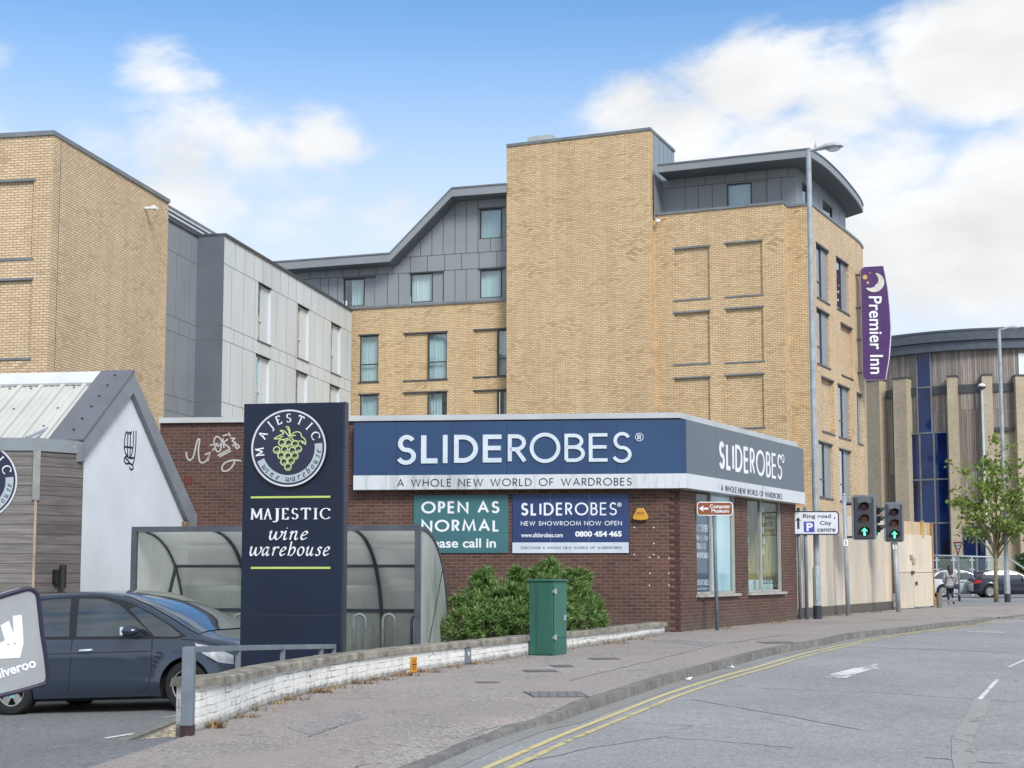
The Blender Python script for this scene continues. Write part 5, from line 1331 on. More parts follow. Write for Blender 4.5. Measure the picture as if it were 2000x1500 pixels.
# ------------------------------------------------------------------ white gabled wine shop on the left
GA = R(9.5); gd = Vector((math.sin(GA), math.cos(GA))); gl = Vector((math.cos(GA), -math.sin(GA)))
gq = at(163, 900, 26.0); GP = Vector((gq.x, gq.y)); gb = empty('gabled_shop', (GP.x, GP.y, -.5), 'white rendered gabled shop with ribbed metal roof and grey timber front', 'shop')
go = Vector((GP.x, GP.y, 0)); gdu = Vector((gd.x, gd.y, 0)); gn = Vector((out2(gd).x, out2(gd).y, 0))
def gp(x, y): return onplane(x, y, GP, gd)
ap = gp(262, 727); ne = gp(150, 880); fe_ = gp(381, 1022)
GPO = GP + out2(gd) * .10; gpo = lambda x, y: onplane(x, y, GPO, gd)
ap_o = gpo(262, 729); far_o = gpo(381, 998); near_o = gpo(163, 867)
sl_n = (ap_o[1] - near_o[1]) / (ap_o[0] - near_o[0]); sl_f = (far_o[1] - ap_o[1]) / (far_o[0] - ap_o[0])
TB = .42
fz = lambda s: ap_o[1] - .22 + sl_f * (s - ap_o[0])
s_end_ = gp(368, 1050)[0]
wpoly = [(0, -.9), (s_end_, -.9), (s_end_, fz(s_end_)), (ap_o[0], ap_o[1] - .22), (0, ap_o[1] - .22 + sl_n * (0 - ap_o[0]))]
mb = MB(); mb.prism(wpoly, go, gdu, (0, 0, 1), gn, -.3, 0); mb.build('gable_wall', plain('white_render', (.74, .78, .82), .75, .05, .8, bump=.15, bscale=30), gb)
# bargeboards: outer edge along the roof, stands out over the gable
def bstrip(p, q, off, w): return [(p[0], p[1] - off), (q[0], q[1] - off), (q[0], q[1] - off - w), (p[0], p[1] - off - w)]
wn_ = .62
P1 = (near_o[0] - .05, near_o[1]); P2 = ap_o; P3 = (far_o[0] + .12, far_o[1] + sl_f * .12)
mb = MB(); mb.prism([P1, P2, (P2[0], P2[1] - .37), (P1[0] + .02, P1[1] - .31)], go, gdu, (0, 0, 1), gn, -.05, .10); mb.prism([(P2[0] + .001, P2[1]), P3, (P3[0] - .02, P3[1] - .50), (P2[0] + .001, P2[1] - .37)], go, gdu, (0, 0, 1), gn, -.05, .10)
mb.build('bargeboard', plain('bargeboard_grey', (.25, .27, .295), .45, .08), gb)
RL = 13.0
gL3 = Vector((gl.x, gl.y, 0))
# ribbed roof sheets running up the slope facing the street
sdir_ = (gdu * (P2[0] - P1[0]) + Vector((0, 0, P2[1] - P1[1]))); sl_len = sdir_.length; sdir_.normalize(); rn = gL3.cross(sdir_).normalized(); rn = rn if rn.z > 0 else -rn
ro = go + gdu * P1[0] + Vector((0, 0, P1[1])) - gL3 * RL
mb = MB(); mb.boxf(ro, gL3, sdir_, rn, (0, RL - .2), (-.1, sl_len), (-.12, -.02)); 
k = 0
while k * .43 < RL - .25:
    x = RL - .28 - k * .43; mb.boxf(ro, gL3, sdir_, rn, (x - .045, x + .03), (-.1, sl_len - .02), (-.021, .035))
    for dx in (.13, .26): mb.boxf(ro, gL3, sdir_, rn, (x + dx - .02, x + dx + .01), (-.1, sl_len - .02), (-.021, -.005))
    k += 1
mb.build('ribbed_roof', plain('roof_sheet', (.60, .61, .57), .45, .08, .6, streak=True), gb)
mb = MB(); mb.boxf(ro, gL3, sdir_, rn, (0, RL + .2), (sl_len - .48, sl_len + .05), (-.02, .05)) if False else mb.boxf(ro, gL3, sdir_, rn, (0, RL - .55), (sl_len - .42, sl_len + .02), (.0, .05))
mb.build('ridge_flashing', plain('ridge_white', (.66, .69, .70), .45, .05), gb)
mb = MB(); mb.boxf(ro, gL3, sdir_, rn, (RL - .56, RL + .105), (.05, sl_len + .04), (.0, .055)); mb.build('verge_flashing', plain('verge_grey', (.145, .15, .175), .4, .08), gb)
mb = MB()
for k in range(26):
    for v in (.25, .5, .8):
        if (k + int(v * 10)) % 3: mb.lathe([(0.0, .0), (.02, .0), (.02, .02), (0, .025)], ro + gL3 * (RL - .9 - k * .215 * 2) + sdir_ * (v * sl_len) + rn * -.01, 6)
for v in (.15, .3, .47, .62, .78, .93): mb.lathe([(0, 0), (.022, 0), (.022, .02), (0, .025)], ro + gL3 * (RL - .2) + sdir_ * (v * sl_len) + rn * .055, 6)
mb.build('roof_bolt', M['black'], gb)  # heads of the bolts through the roof sheets and verge
# far slope
s2 = (gdu * (P3[0] - P2[0]) + Vector((0, 0, P3[1] - P2[1]))); l2 = s2.length; s2.normalize(); rn2 = s2.cross(gL3).normalized(); rn2 = rn2 if rn2.z > 0 else -rn2
ro2 = go + gdu * P2[0] + Vector((0, 0, P2[1])) - gL3 * RL
mb = MB(); mb.boxf(ro2, gL3, s2, rn2, (0, RL + .09), (0, l2), (-.12, -.005)); mb.build('rear_roof', bpy.data.materials['roof_sheet'], gb)
# black drawing on the gable, bent overflow pipe, rotten rafter end
def gz1(zx, zy): return gp(zx / 4, 700 + zy / 4)
mb = MB()
for pts in ([(978, 740), (970, 690), (978, 600), (990, 575), (998, 600), (995, 700), (998, 760)], [(998, 600), (1008, 580), (1018, 600), (1014, 770)], [(1018, 600), (1028, 570)], [(1043, 568), (1040, 680), (1020, 780)], [(1062, 565), (1060, 680), (1048, 790), (1035, 830)], [(975, 690), (1035, 698)], [(998, 760), (975, 775), (970, 800), (985, 822), (1010, 820), (1035, 835), (1038, 862), (1020, 868), (1010, 848)], [(978, 740), (1000, 770), (1020, 780), (1048, 775)], [(975, 770), (1000, 800), (1012, 818)]):
    P = [gz1(*p) for p in pts]; poly_line(mb, spline(P, 4) if len(P) > 2 else P, go, gdu, Vector((0, 0, 1)), gn, .035, .004)
mb.build('graffiti', plain('black_spray_paint', (.022, .014, .03), .6), gb)
mb = MB(); P = [gz1(*p) for p in ((1395, 1160), (1400, 1148), (1415, 1150), (1440, 1240), (1450, 1330))]; mb.tube([go + gdu * p[0] + Vector((0, 0, p[1])) + gn * .05 for p in P], .022, 8); mb.build('overflow_pipe', M['letter_white'], gb)
mb = MB(); a, b = gz1(1455, 1330), gz1(1500, 1235); mb.boxf(go, gdu, (0, 0, 1), gn, (a[0] - .25, b[0] - .3), (a[1] - .2, b[1] - .12), (0, .09)); mb.build('rafter_end', plain('rotten_wood', (.27, .19, .10), .9, .3, 9), gb)
# timber clad front projection
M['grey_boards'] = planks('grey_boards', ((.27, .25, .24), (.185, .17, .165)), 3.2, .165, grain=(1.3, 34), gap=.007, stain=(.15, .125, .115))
M['grey_boards_shaded'] = planks('shaded_boards', ((.165, .148, .142), (.105, .094, .092)), 3.2, .165, grain=(1.3, 34), gap=.007, stain=(.085, .068, .062))  # copy of the front boards, darkened in colour for the shaded side
kq = at(72, 900, 25.15); KP = Vector((kq.x, kq.y)); tbe = at(163.5, 900, 25.86); tbx = Path([KP - Vector((1, .02)) * 6, KP, Vector((tbe.x, tbe.y))])
zT = at(72, 862, 25.15).z
f1 = Path(tbx.p[:2]); f2 = Path(tbx.p[1:])
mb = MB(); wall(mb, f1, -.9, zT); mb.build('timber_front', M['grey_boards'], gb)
mb = MB(); wall(mb, f2, -.9, zT); mb.build('timber_side', M['grey_boards_shaded'], gb)
coping(tbx, zT - .16, .22, .03, .3).build('roof_trim', plain('trim_grey', (.25, .28, .30), .4, .06), gb)
mb = MB(); mb.mesh([(p.x, p.y, zT) for p in (tbx.p[0], tbx.p[1], tbx.p[2], tbx.p[2] + Vector((-7, 1.2)))], [(0, 1, 2, 3)]); mb.build('flat_roof', M['metal_grey'], gb)
n_ = Vector((.35, -.93, 0)); mb = MB(); c_ = Vector((KP.x, KP.y, 0))
mb.boxf(c_, Vector((.93, .35, 0)), (0, 0, 1), n_, (-.06, .06), (zT - 1.0, zT - .02), (-.03, .02)); mb.build('corner_trim', plain('lead_trim', (.27, .28, .27), .5, .2), gb)
mb = MB(); mb.boxf(c_, Vector((.93, .35, 0)), (0, 0, 1), n_, (-.022, .022), (-.9, zT - 1.0), (-.02, .015)); mb.build('corner_bead', plain('raw_wood_bead', (.42, .33, .25), .7, .2), gb)
a, U2, V2, N2, l = f2.frame(0, f2.L); s_, z_ = f2.hit(114, 1126)
mb = MB(); mb.lathe([(.06, -.2), (.06, .2)], a + U2 * s_ + V2 * z_ + N2 * .13, 14); mb.boxf(a, U2, V2, N2, (s_ - .12, s_ - .02), (z_ - .12, z_ + .12), (0, .1)); mb.build('wall_light', M['black'], gb)
# strut of something fixed to the roof edge
p0 = at(52, 855, 25.6); p1 = at(113, 828, 26.6); mb = MB(); mb.tube([p0, p1], .03, 8); mb.boxf(p1, (1, 0, 0), (0, 1, 0), (0, 0, 1), (-.08, .05), (-.05, .05), (-.06, .06)); mb.build('aerial_bracket', M['steel'], gb)

# ------------------------------------------------------------------ wine shop roundels (one on the timber wall, one on the totem)
def roundel(parent, O, U, V, N, rad, part):
    O, U, V, N = map(Vector, (O, U, V, N)); nav = MATS.setdefault('roundel', plain('roundel_navy', (.022, .026, .062), .4, .08, 2))
    circ = lambda r, n=48: [(r * math.cos(2 * math.pi * k / n), r * math.sin(2 * math.pi * k / n)) for k in range(n)]
    mb = MB(); mb.prism(circ(rad), O, U, V, N, 0, .05); disc = mb.build(part, nav, parent)
    mb = MB(); n = 60; rg = circ(rad * .995, n); ri = circ(rad * .955, n); ring = [(0, [ribbon([((a[0] + b[0]) / 2, (a[1] + b[1]) / 2) for a, b in zip(rg + rg[:1], ri + ri[:1])], rad * .045)])]
    emit2d(mb, ring, plane_fn(O, U, V, N, 1, 1, 0, 0), .058); mb.build('rim', MATS.setdefault('rimw', plain('roundel_rim', (.62, .64, .68), .45, .05)), disc)
    # crescent band at the foot
    a0, a1 = -158, 8; n = 40; mb = MB()
    emit2d(mb, [(0, [ribbon([(rad * .80 * math.cos(R(a0 + (a1 - a0) * k / n)), rad * .80 * math.sin(R(a0 + (a1 - a0) * k / n))) for k in range(n + 1)], rad * .2)])], plane_fn(O, U, V, N, 1, 1, 0, 0), .053)
    mb.build('band', MATS.setdefault('band', plain('roundel_band', (.42, .50, .54), .5, .05)), disc)
    # words on the curve
    mb = MB()
    for i, ch in enumerate('MAJESTIC'):
        an = R((187, 153.5, 130, 111, 90.5, 67, 45.5, 23)[i]); w, st = ROMAN[ch]; sz = rad * .215; c = rad * .67
        T = U * math.sin(an) - V * math.cos(an); Q = U * math.cos(an) + V * math.sin(an)
        emit2d(mb, [(0, [ribbon([((px - .5) * w * 1.05, py) for px, py in s], .15, (0, .4)) for s in st])], lambda x, y, e, T=T, Q=Q: O + T * (x * sz) + Q * (c + y * sz) + N * (e + .05), .004)
    mb.build('lettering', M['letter_white'], disc)
    mb = MB(); txt = 'wine warehouse'; angs = [-143, -133.5, -123, -111, 0, -91, -80, -69.5, -59, -48.5, -37.5, -27, -16, -7]
    for ch, an in zip(txt, angs):
        if ch == ' ': continue
        an = R(an); w, st = ITAL[ch]; sz = rad * .155; c = rad * .86
        T = -U * math.sin(an) + V * math.cos(an); Q = -(U * math.cos(an) + V * math.sin(an))
        emit2d(mb, [(0, [ribbon([(px - w / 2 + py * .2, py) for px, py in s], .13, (35, .45)) for s in st])], lambda x, y, e, T=T, Q=Q: O + T * (x * sz) + Q * (-c + y * sz) + N * (e + .053), .004)
    mb.build('band_lettering', M['letter_dark'], disc)
    # bunch of grapes; drawn from the photo's roundel (centre 765,755, radius 640)
    g = lambda x, y: ((x - 757) / 645 * rad, (757 - y) / 645 * rad)
    mb = MB(); w_ = .028 * rad
    for (x, y) in ((640, 668), (757, 672), (872, 690), (552, 787), (690, 782), (822, 800), (925, 775), (630, 880), (748, 890), (868, 893), (680, 985), (803, 972), (752, 1072)):
        c = g(x, y); r = .085 * rad; emit2d(mb, [(0, [ribbon([(c[0] + r * math.cos(k * math.pi / 8), c[1] + r * 1.0 * math.sin(k * math.pi / 8)) for k in range(17)], w_)])], plane_fn(O, U, V, N, 1, 1, 0, 0), .055)
        emit2d(mb, [(0, [ribbon([(c[0] + r * .5 * math.cos(k * math.pi / 8 - 2.2), c[1] + r * .5 * math.sin(k * math.pi / 8 - 2.2)) for k in range(6)], w_ * .7)])], plane_fn(O, U, V, N, 1, 1, 0, 0), .055)
    for pts in ([(700, 410), (740, 400), (770, 450), (790, 560)], [(720, 440), (745, 440), (765, 500), (780, 600)], [(500, 600), (590, 550), (670, 510), (610, 465), (680, 475), (770, 570)], [(500, 600), (590, 600), (620, 570), (660, 560)], [(600, 610), (690, 610), (750, 590)],
                [(790, 560), (850, 500), (920, 490), (965, 520), (980, 570), (1040, 620), (1045, 700), (1000, 650), (930, 640)], [(800, 560), (880, 545)], [(810, 580), (840, 630), (900, 650)], [(960, 640), (1010, 690)]):
        emit2d(mb, [(0, [ribbon(spline([g(*p) for p in pts], 5), w_)])], plane_fn(O, U, V, N, 1, 1, 0, 0), .056)
    mb.build('grape_emblem', MATS.setdefault('lime', plain('lime_paint', (.55, .66, .28), .45, .05)), disc)
    return disc
q = at(-46, 940, 25.05); rs = empty('roundel_sign', q, 'round navy wine shop sign on the grey timber wall, cut by the frame edge', 'sign')
roundel(rs, q + Vector((0, .12, 0)), (1, .02, 0), (0, 0, 1), (.02, -1, 0), 77 * 25.05 / F, 'disc')
# ------------------------------------------------------------------ low white wall with its coping
wq = smooth_line(wall_base, 5); wpath = Path([(p.x, p.y) for p in wq])
lw = empty('low_wall', wall_base[0], 'low white painted brick wall with stone coping along the pavement', 'wall')
t = NT('painted_brick'); b = t.n('ShaderNodeTexBrick'); b.offset = .5; wv = t.n('ShaderNodeVectorMath', operation='MULTIPLY_ADD'); nn = t.n('ShaderNodeTexNoise'); nn.inputs['Scale'].default_value = 5; nn.inputs['Detail'].default_value = 5
t.l(t.tc.outputs['UV'], nn.inputs[0]); t.l(nn.outputs[1], wv.inputs[0]); wv.inputs[1].default_value = (.06, .05, 0); t.l(t.tc.outputs['UV'], wv.inputs[2]); t.l(wv.outputs[0], b.inputs[0])
for k_, v_ in (('Color1', (.80, .80, .78, 1)), ('Color2', (.74, .74, .72, 1)), ('Mortar', (.72, .72, .70, 1)), ('Scale', 1), ('Mortar Size', .007), ('Mortar Smooth', .4), ('Brick Width', .228), ('Row Height', .078)): b.inputs[k_].default_value = v_
wear = t.noise(t.mapping('UV', (1.2, 2.2, 1)), 2.2, 7, .7); wear2 = t.noise(t.mapping('UV'), 9, 7, .75)
kk = t.math('MULTIPLY', b.outputs['Fac'], t.ramp(wear, .47, .6, 0, .9)); c = t.mix(kk, b.outputs[0], (.16, .14, .115))
c = t.mix(t.math('MULTIPLY', t.ramp(wear2, .56, .62), t.ramp(wear, .4, .6)), c, (.20, .165, .13))
sp_ = t.n('ShaderNodeSeparateXYZ'); t.l(t.tc.outputs['UV'], sp_.inputs[0])
nz = t.noise(t.mapping('UV', (1, .3, 1)), 7, 6, .7)
c = t.mix(t.math('MULTIPLY', t.ramp(nz, .5, .7), .5), c, (.34, .32, .28)); dn_ = t.math('ADD', t.ramp(sp_.outputs[1], .0, .17, 1, 0), t.math('MULTIPLY', t.math('SUBTRACT', wear2, .5), 1.3)); c = t.mix(t.ramp(dn_, .4, .9, 0, .85), c, (.13, .12, .095))
t.set(Base_Color=c, Roughness=.85); t.bump(t.math('SUBTRACT', t.math('MULTIPLY', wear2, .5), t.math('MULTIPLY', b.outputs['Fac'], .7)), .6, .012); M['painted_brick'] = t.m
M['coping'] = plain('coping_stone', (.29, .27, .225), .95, .3, 5, bump=.45, bscale=70)
WTH = .23
def WT(s): k = max(0, 1 - max(s, 0) / 1.6); return .362 + .055 * k * k * (3 - 2 * k) + .02 * min(1, max(0, s / wpath.L))
def wz(s): return gz(wpath.P(s).y)
def wall_strip(mb, path, zf, z1, d, rev=False):
    s = 0; N_ = 60
    for i in range(N_):
        a, b = path.L * i / N_, path.L * (i + 1) / N_
        mb.add([path.P(a, zf(a), d), path.P(b, zf(b), d), path.P(b, z1(b), d), path.P(a, z1(a), d)], [(a, zf(a) - wz(a)), (b, zf(b) - wz(b)), (b, z1(b) - wz(b)), (a, z1(a) - wz(a))])
mb = MB(); wall_strip(mb, wpath, lambda s: wz(s) - .25, WT, 0); wall_strip(mb, wpath, lambda s: -.6, WT, -WTH)
for s in (0, wpath.L): mb.add([wpath.P(s, -.5), wpath.P(s, -.5, -WTH), wpath.P(s, WT(s), -WTH), wpath.P(s, WT(s))], [(0, -.5), (WTH, -.5), (WTH, WT(s)), (0, WT(s))])
mb.build('brickwork', M['painted_brick'], lw)
mb = MB(); s = -.05
while s < wpath.L:
    l = .8 + .35 * random.random(); e = min(s + l, wpath.L + .04); N_ = 4; dz = random.uniform(-.003, .003); ov = random.uniform(.035, .055)
    b0 = len(mb.v)
    for i in range(N_ + 1):
        q = s + (e - .008 - s) * i / N_
        for (d, z) in ((ov, WT(q) + .002), (ov, WT(q) + .068 + dz), (ov - .02, WT(q) + .083 + dz), (-WTH - .03, WT(q) + .083 + dz), (-WTH - .05, WT(q) + .002)): mb.v.append(wpath.P(q, z + random.uniform(-.0015, .0015), d))
    for i in range(N_):
        for k in range(5): mb.f.append((b0 + i * 5 + k, b0 + (i + 1) * 5 + k, b0 + (i + 1) * 5 + (k + 1) % 5, b0 + i * 5 + (k + 1) % 5))
    mb.f.append(tuple(b0 + k for k in range(5))); mb.f.append(tuple(b0 + N_ * 5 + k for k in reversed(range(5)))); s = e
mb.build('coping', M['coping'], lw)
def wall_plate(name, label, x0, y0, x1, y1, m, txt, tm):
    s0 = wpath.hit(x0, (y0 + y1) / 2)[0]; s1 = wpath.hit(x1, (y0 + y1) / 2)[0]; z0 = wpath.hit((x0 + x1) / 2, y1)[1]; z1 = wpath.hit((x0 + x1) / 2, y0)[1]
    a, U, V, N, l = wpath.frame(s0, s1); r = empty(name, a + V * z0, label, 'plate'); mb = MB()
    mb.boxf(a, U, V, N, (0, l), (z0, z1), (-.02, .02)); mb.build('plate', m, r)
    mb = MB(); fn = plane_fn(a, U, V, N, 1, 1, 0, 0); h = z1 - z0
    if txt == 'H':
        for c in (.3, .72):
            for x in (.36, .64): mb.boxf(a, U, V, N, (l * x - .006, l * x + .006), (z0 + h * (c - .13), z0 + h * (c + .13)), (.018, .023))
        mb.boxf(a, U, V, N, (l * .1, l * .9), (z0 + h * .47, z0 + h * .54), (.018, .023))
    else:
        sans_line(mb, '9', a + U * l * .32 + V * (z0 + h * .45), U, V, N, l * .4, h * .3, .022, bold=.03)
    mb.build('marking', tm, r)
wall_plate('hydrant_plate', 'orange yellow hydrant marker plate on the low white wall', 801.5, 1283, 812, 1313, plain('hydrant_yellow', (.62, .27, .02), .5, .08), 'H', M['black'])
wall_plate('hydrant_plate', 'grey number plate fixed to the low white wall near the green cabinet', 907.5, 1265, 918, 1295, plain('plate_grey', (.16, .19, .23), .5, .08), '9', M['letter_white'])
# dry leaves and weeds along the foot of the wall
mb = MB()
def tuft(c, n, h, spread, flat=.4):
    for _ in range(n):
        a = random.uniform(0, 6.28); r = random.uniform(0, spread); p = c + Vector((math.cos(a) * r, math.sin(a) * r * .6, 0)); w = random.uniform(.006, .014)
        d = Vector((random.uniform(-1, 1), random.uniform(-1, 1), random.uniform(flat, 1.2))).normalized() * h * random.uniform(.4, 1); u = Vector((-d.y, d.x, 0)); u = (u.normalized() if u.length > 1e-4 else Vector((1, 0, 0))) * w
        mb.add([p - u, p + u, p + d])
for (s, n, h, sp) in ((.25, 90, .13, .12), (1.2, 50, .07, .2), (1.9, 40, .07, .25), (2.6, 40, .06, .2), (3.1, 60, .08, .25), (4.0, 110, .10, .22), (4.6, 60, .07, .25), (5.3, 90, .1, .28), (5.9, 80, .09, .3), (6.6, 90, .1, .3), (7.3, 80, .08, .35), (8.2, 60, .08, .3), (9, 50, .07, .3), (14.5, 60, .1, .4), (16, 60, .09, .4)):
    tuft(wpath.P(min(s, wpath.L), gz(wpath.P(min(s, wpath.L)).y), .06), n, h, sp)
for (x, y) in ((1520, 1216), (1535, 1214), (1510, 1218), (1600, 1206), (1640, 1203), (1690, 1199), (1715, 1197), (1420, 1228)): tuft(G(x, y), 30, .12, .35, .1)
o = mb.build('weeds', plain('dry_weeds', (.33, .22, .12), .9, .4, 5)); tag(o, kind='stuff')
mb = MB()
for _ in range(420):
    s = random.random() ** .7 * wpath.L; p = wpath.P(s, 0, abs(random.gauss(0, .12)) + .01); p.z = gz(p.y) + .006; r = random.uniform(.008, .022); a = random.random() * 6; q = random.uniform(0, .012)
    mb.add([p + Vector((math.cos(a) * r, math.sin(a) * r, 0)), p + Vector((-math.sin(a) * r * .6, math.cos(a) * r * .6, q)), p - Vector((math.cos(a) * r, math.sin(a) * r, 0)), p + Vector((math.sin(a) * r * .6, -math.cos(a) * r * .6, .003))])
o = mb.build('leaf_litter', plain('leaf_litter', (.20, .12, .075), .9, .45, 7)); tag(o, kind='stuff')
# gravel beside the railing post
mb = MB(); base = [on_carpark(*p) for p in ((272, 1448), (352, 1412), (392, 1418), (364, 1438))]
for _ in range(900):
    u, v = random.random(), random.random(); p = (base[0].lerp(base[1], u)).lerp(base[3].lerp(base[2], u), v); p.z = carpark_z(p.x, p.y) + .005
    r = random.uniform(.012, .028); mb.lathe([(0, -r * .5), (r, 0), (0, r * .6)], p, 5)
o = mb.build('gravel', plain('gravel', (.42, .36, .27), .9, .45, 14)); tag(o, kind='stuff')

# ------------------------------------------------------------------ grey railing along the car park side of the wall
rl = empty('railing', G(364, 1436), 'grey square section steel railing with tall end post beside the white wall', 'railing')
pb = G(366, 1436); Yp = pb.y; RZ = at(370, 1264, Yp).z
we = wpath.hit(697, 1285)[0]; rp_ = [Vector((pb.x, pb.y, 0))]
for s in (wpath.hit(420, 1320)[0] + .1, wpath.hit(560, 1310)[0], we): q = wpath.P(s, 0, -WTH - .09); rp_.append(Vector((q.x, q.y, 0)))
rz_end = at(697, 1258, rp_[-1].y).z
d0 = (rp_[1] - rp_[0]).normalized()
n0 = Vector((-d0.y, d0.x, 0))
mb = MB(); mb.boxf((pb.x, pb.y, 0), (1, 0, 0), (0, 0, 1), (0, -1, 0), (-.055, .055), (-.05, RZ), (-.055, .055)); mb.build('end_post', M['steel_grey'], rl, bevel=.006)
mb = MB(); mb.boxf((pb.x, pb.y, 0), (1, 0, 0), (0, 0, 1), (0, -1, 0), (-.058, .058), (-.05, .09), (-.058, .058)); mb.build('rusty_foot', plain('rust', (.05, .028, .035), .9, .4, 14), rl)
mb = MB(); tot = sum((b - a).length for a, b in zip(rp_, rp_[1:])); acc = 0
for a, b in zip(rp_, rp_[1:]):
    l = (b - a).length; za = RZ + (rz_end - RZ) * acc / tot; zb2 = RZ + (rz_end - RZ) * (acc + l) / tot; acc += l
    A = Vector((a.x, a.y, za - .03)); B2 = Vector((b.x, b.y, zb2 - .03)); U = (B2 - A); L_ = U.length; U.normalize(); W = U.cross(Vector((0, 0, 1))).normalized(); mb.boxf(A, U, W.cross(U), W, (0, L_), (-.03, .03), (-.03, .03))
mb.build('top_rail', M['steel_grey'], rl, bevel=.005)
rpth = Path([(p.x, p.y) for p in rp_[1:]])
for x in (465, 552, 627, 694):
    s = rpth.hit(x, 1285)[0]; s = min(max(s, .03), rpth.L - .03); q = rpth.P(s); k = (tot - rpth.L + s) / tot; mb = MB(); zt = RZ + (rz_end - RZ) * k - .06
    mb.boxf((q.x, q.y, 0), (1, 0, 0), (0, 0, 1), (0, -1, 0), (-.028, .028), (-.4, zt), (-.028, .028)); mb.build('post', M['steel_grey'], rl, bevel=.004)

# ------------------------------------------------------------------ wine shop totem
TA = R(9); tU = Vector((math.cos(TA), -math.sin(TA), 0)); tN = Vector((tU.y, -tU.x, 0)); V = Vector((0, 0, 1))
TY = 19.72; tr_ = at(668.5, 1200, TY); TO = Vector((tr_.x, tr_.y, 0))       # right front edge
tp = Path([(TO - tU * 3).xy, TO.xy]); s_l = tp.hit(472, 1050)[0]; ztp = tp.hit(575, 787)[1]
to = empty('totem_sign', tp.P(s_l + .6, -.4), 'tall navy totem sign with grape roundel and lime bars behind the low wall', 'sign')
a = Vector((tp.p[0].x, tp.p[0].y, 0))
M['totem'] = plain('totem_navy', (.003, .011, .034), .42, .12, 1.2)
mb = MB(); mb.boxf(a, tU, V, tN, (s_l, 3), (-.5, ztp), (-.16, 0)); mb.build('body', M['totem'], to, bevel=.008)
mb = MB(); mb.boxf(a, tU, V, tN, (s_l - .006, 3.006), (tp.hit(570, 1202)[1] - .004, tp.hit(570, 1202)[1] + .004), (-.1, .0015)); mb.boxf(a, tU, V, tN, (2.985, 3.012), (-.5, ztp + .004), (-.165, .004)); mb.build('edge_trim', plain('totem_trim', (.028, .028, .05), .4), to)
def tz(zx, zy): return tp.hit(440 + zx / 4.348, 760 + zy / 4.348)
c_ = tz(548, 503); rad = (tz(866, 503)[0] - tz(232, 503)[0]) / 2
roundel(to, a + tU * c_[0] + V * c_[1] + tN * .002, tU, V, tN, rad, 'roundel')
for (x0, x1, y0, y1) in ((219, 893, 906, 928), (219, 893, 1509, 1527)):
    p, q = tz(x0, y1), tz(x1, y0); mb = MB(); mb.boxf(a, tU, V, tN, (p[0], q[0]), (p[1], q[1]), (-.01, .012)); mb.build('lime_bar', plain('lime_bar', (.50, .62, .16), .4, .05), to)
mb = MB(); p, q = tz(219, 1106), tz(893, 1012); x = p[0]; W_ = q[0] - p[0]; lets = [('M', 219, 318), ('A', 330, 396), ('J', 404, 462), ('E', 482, 545), ('S', 566, 622), ('T', 640, 730), ('I', 752, 786), ('C', 806, 893)]
for ch, x0, x1 in lets:
    s0, s1 = tz(x0, 1106)[0], tz(x1, 1106)[0]; w, st = ROMAN[ch]; sg = [(0, [ribbon([(px * w, py) for px, py in s], .135, (0, .35)) for s in st])]; bx = bbox(sg); h = q[1] - p[1]
    emit2d(mb, sg, plane_fn(a + tU * s0 + V * p[1], tU, V, tN, (s1 - s0) / (bx[1] - bx[0]), h, bx[0], 0), .02)
def ital(mb, txt, x0, x1, yb, yx):
    p, q = tz(x0, yb), tz(x1, yb); xh = tz(x0, yx)[1] - p[1]; w2 = word2d(txt, ITAL, .115, .16, (38, .38), .22); bx = bbox(w2)
    emit2d(mb, w2, plane_fn(a + tU * p[0] + V * p[1], tU, V, tN, (q[0] - p[0]) / (bx[1] - bx[0]), xh / .64, bx[0], 0), .02)
mb.build('lettering', M['letter_white'], to); mb = MB(); ital(mb, 'wine', 375, 705, 1280, 1208); mb.build('lettering', M['letter_white'], to); mb = MB(); ital(mb, 'warehouse', 210, 890, 1415, 1342)
mb.build('lettering', M['letter_white'], to)

# ------------------------------------------------------------------ cycle shelter and its stands
FA, FB = at(262, 1100, 25.4), at(816, 1100, 24.5); FA.z = FB.z = 0
sU = (FB - FA).normalized(); SL = (FB - FA).length; sW = Vector((-sU.y, sU.x, 0)); sD = 2.2
zTop = at(812, 1031, 24.5).z; zG = -.12
M['shelter_steel'] = plain('shelter_steel', (.085, .10, .125), .45, .12, 4)
csl = empty('cycle_shelter', (FA + FB) / 2 + Vector((0, 0, zG)), 'curved grey framed cycle shelter with grimy translucent panels behind the totem', 'shelter')
def sh_pt(u, th, z_in=0):
    """u along the front, th 0 (front edge of the roof) .. 1 (foot of the back)"""
    ang_ = R(94 - 94 * th) if th <= 1 else 0
    y = sD * (.06 + .94 * math.cos(R(90 - 90 * th))) if th > 0 else 0
    y = sD * math.sin(R(90 * th)) ** .82
    z = zG + (zTop - zG) * max(0, math.cos(R(90 * th))) ** .78
    return FA + sU * u + sW * y + Vector((0, 0, z))
M['perspex'] = None
t = NT('grimy_perspex'); t.t.nodes.remove(t.b); v = t.mapping('Object'); n1 = t.noise(v, 1.1, 6, .65); n2 = t.noise(t.mapping('Object', (3, 3, .6)), 2.5, 5)
dcol = t.mix(t.ramp(n1, .35, .7), (.90, .90, .86), (.74, .76, .70)); 
df = t.n('ShaderNodeBsdfDiffuse'); t.l(dcol, df.inputs[0]); tl = t.n('ShaderNodeBsdfTranslucent'); t.l(dcol, tl.inputs[0]); m1 = t.n('ShaderNodeMixShader'); m1.inputs[0].default_value = .6; t.l(df.outputs[0], m1.inputs[1]); t.l(tl.outputs[0], m1.inputs[2])
tr = t.n('ShaderNodeBsdfTransparent'); tr.inputs[0].default_value = (.93, .95, .91, 1); m2 = t.n('ShaderNodeMixShader')
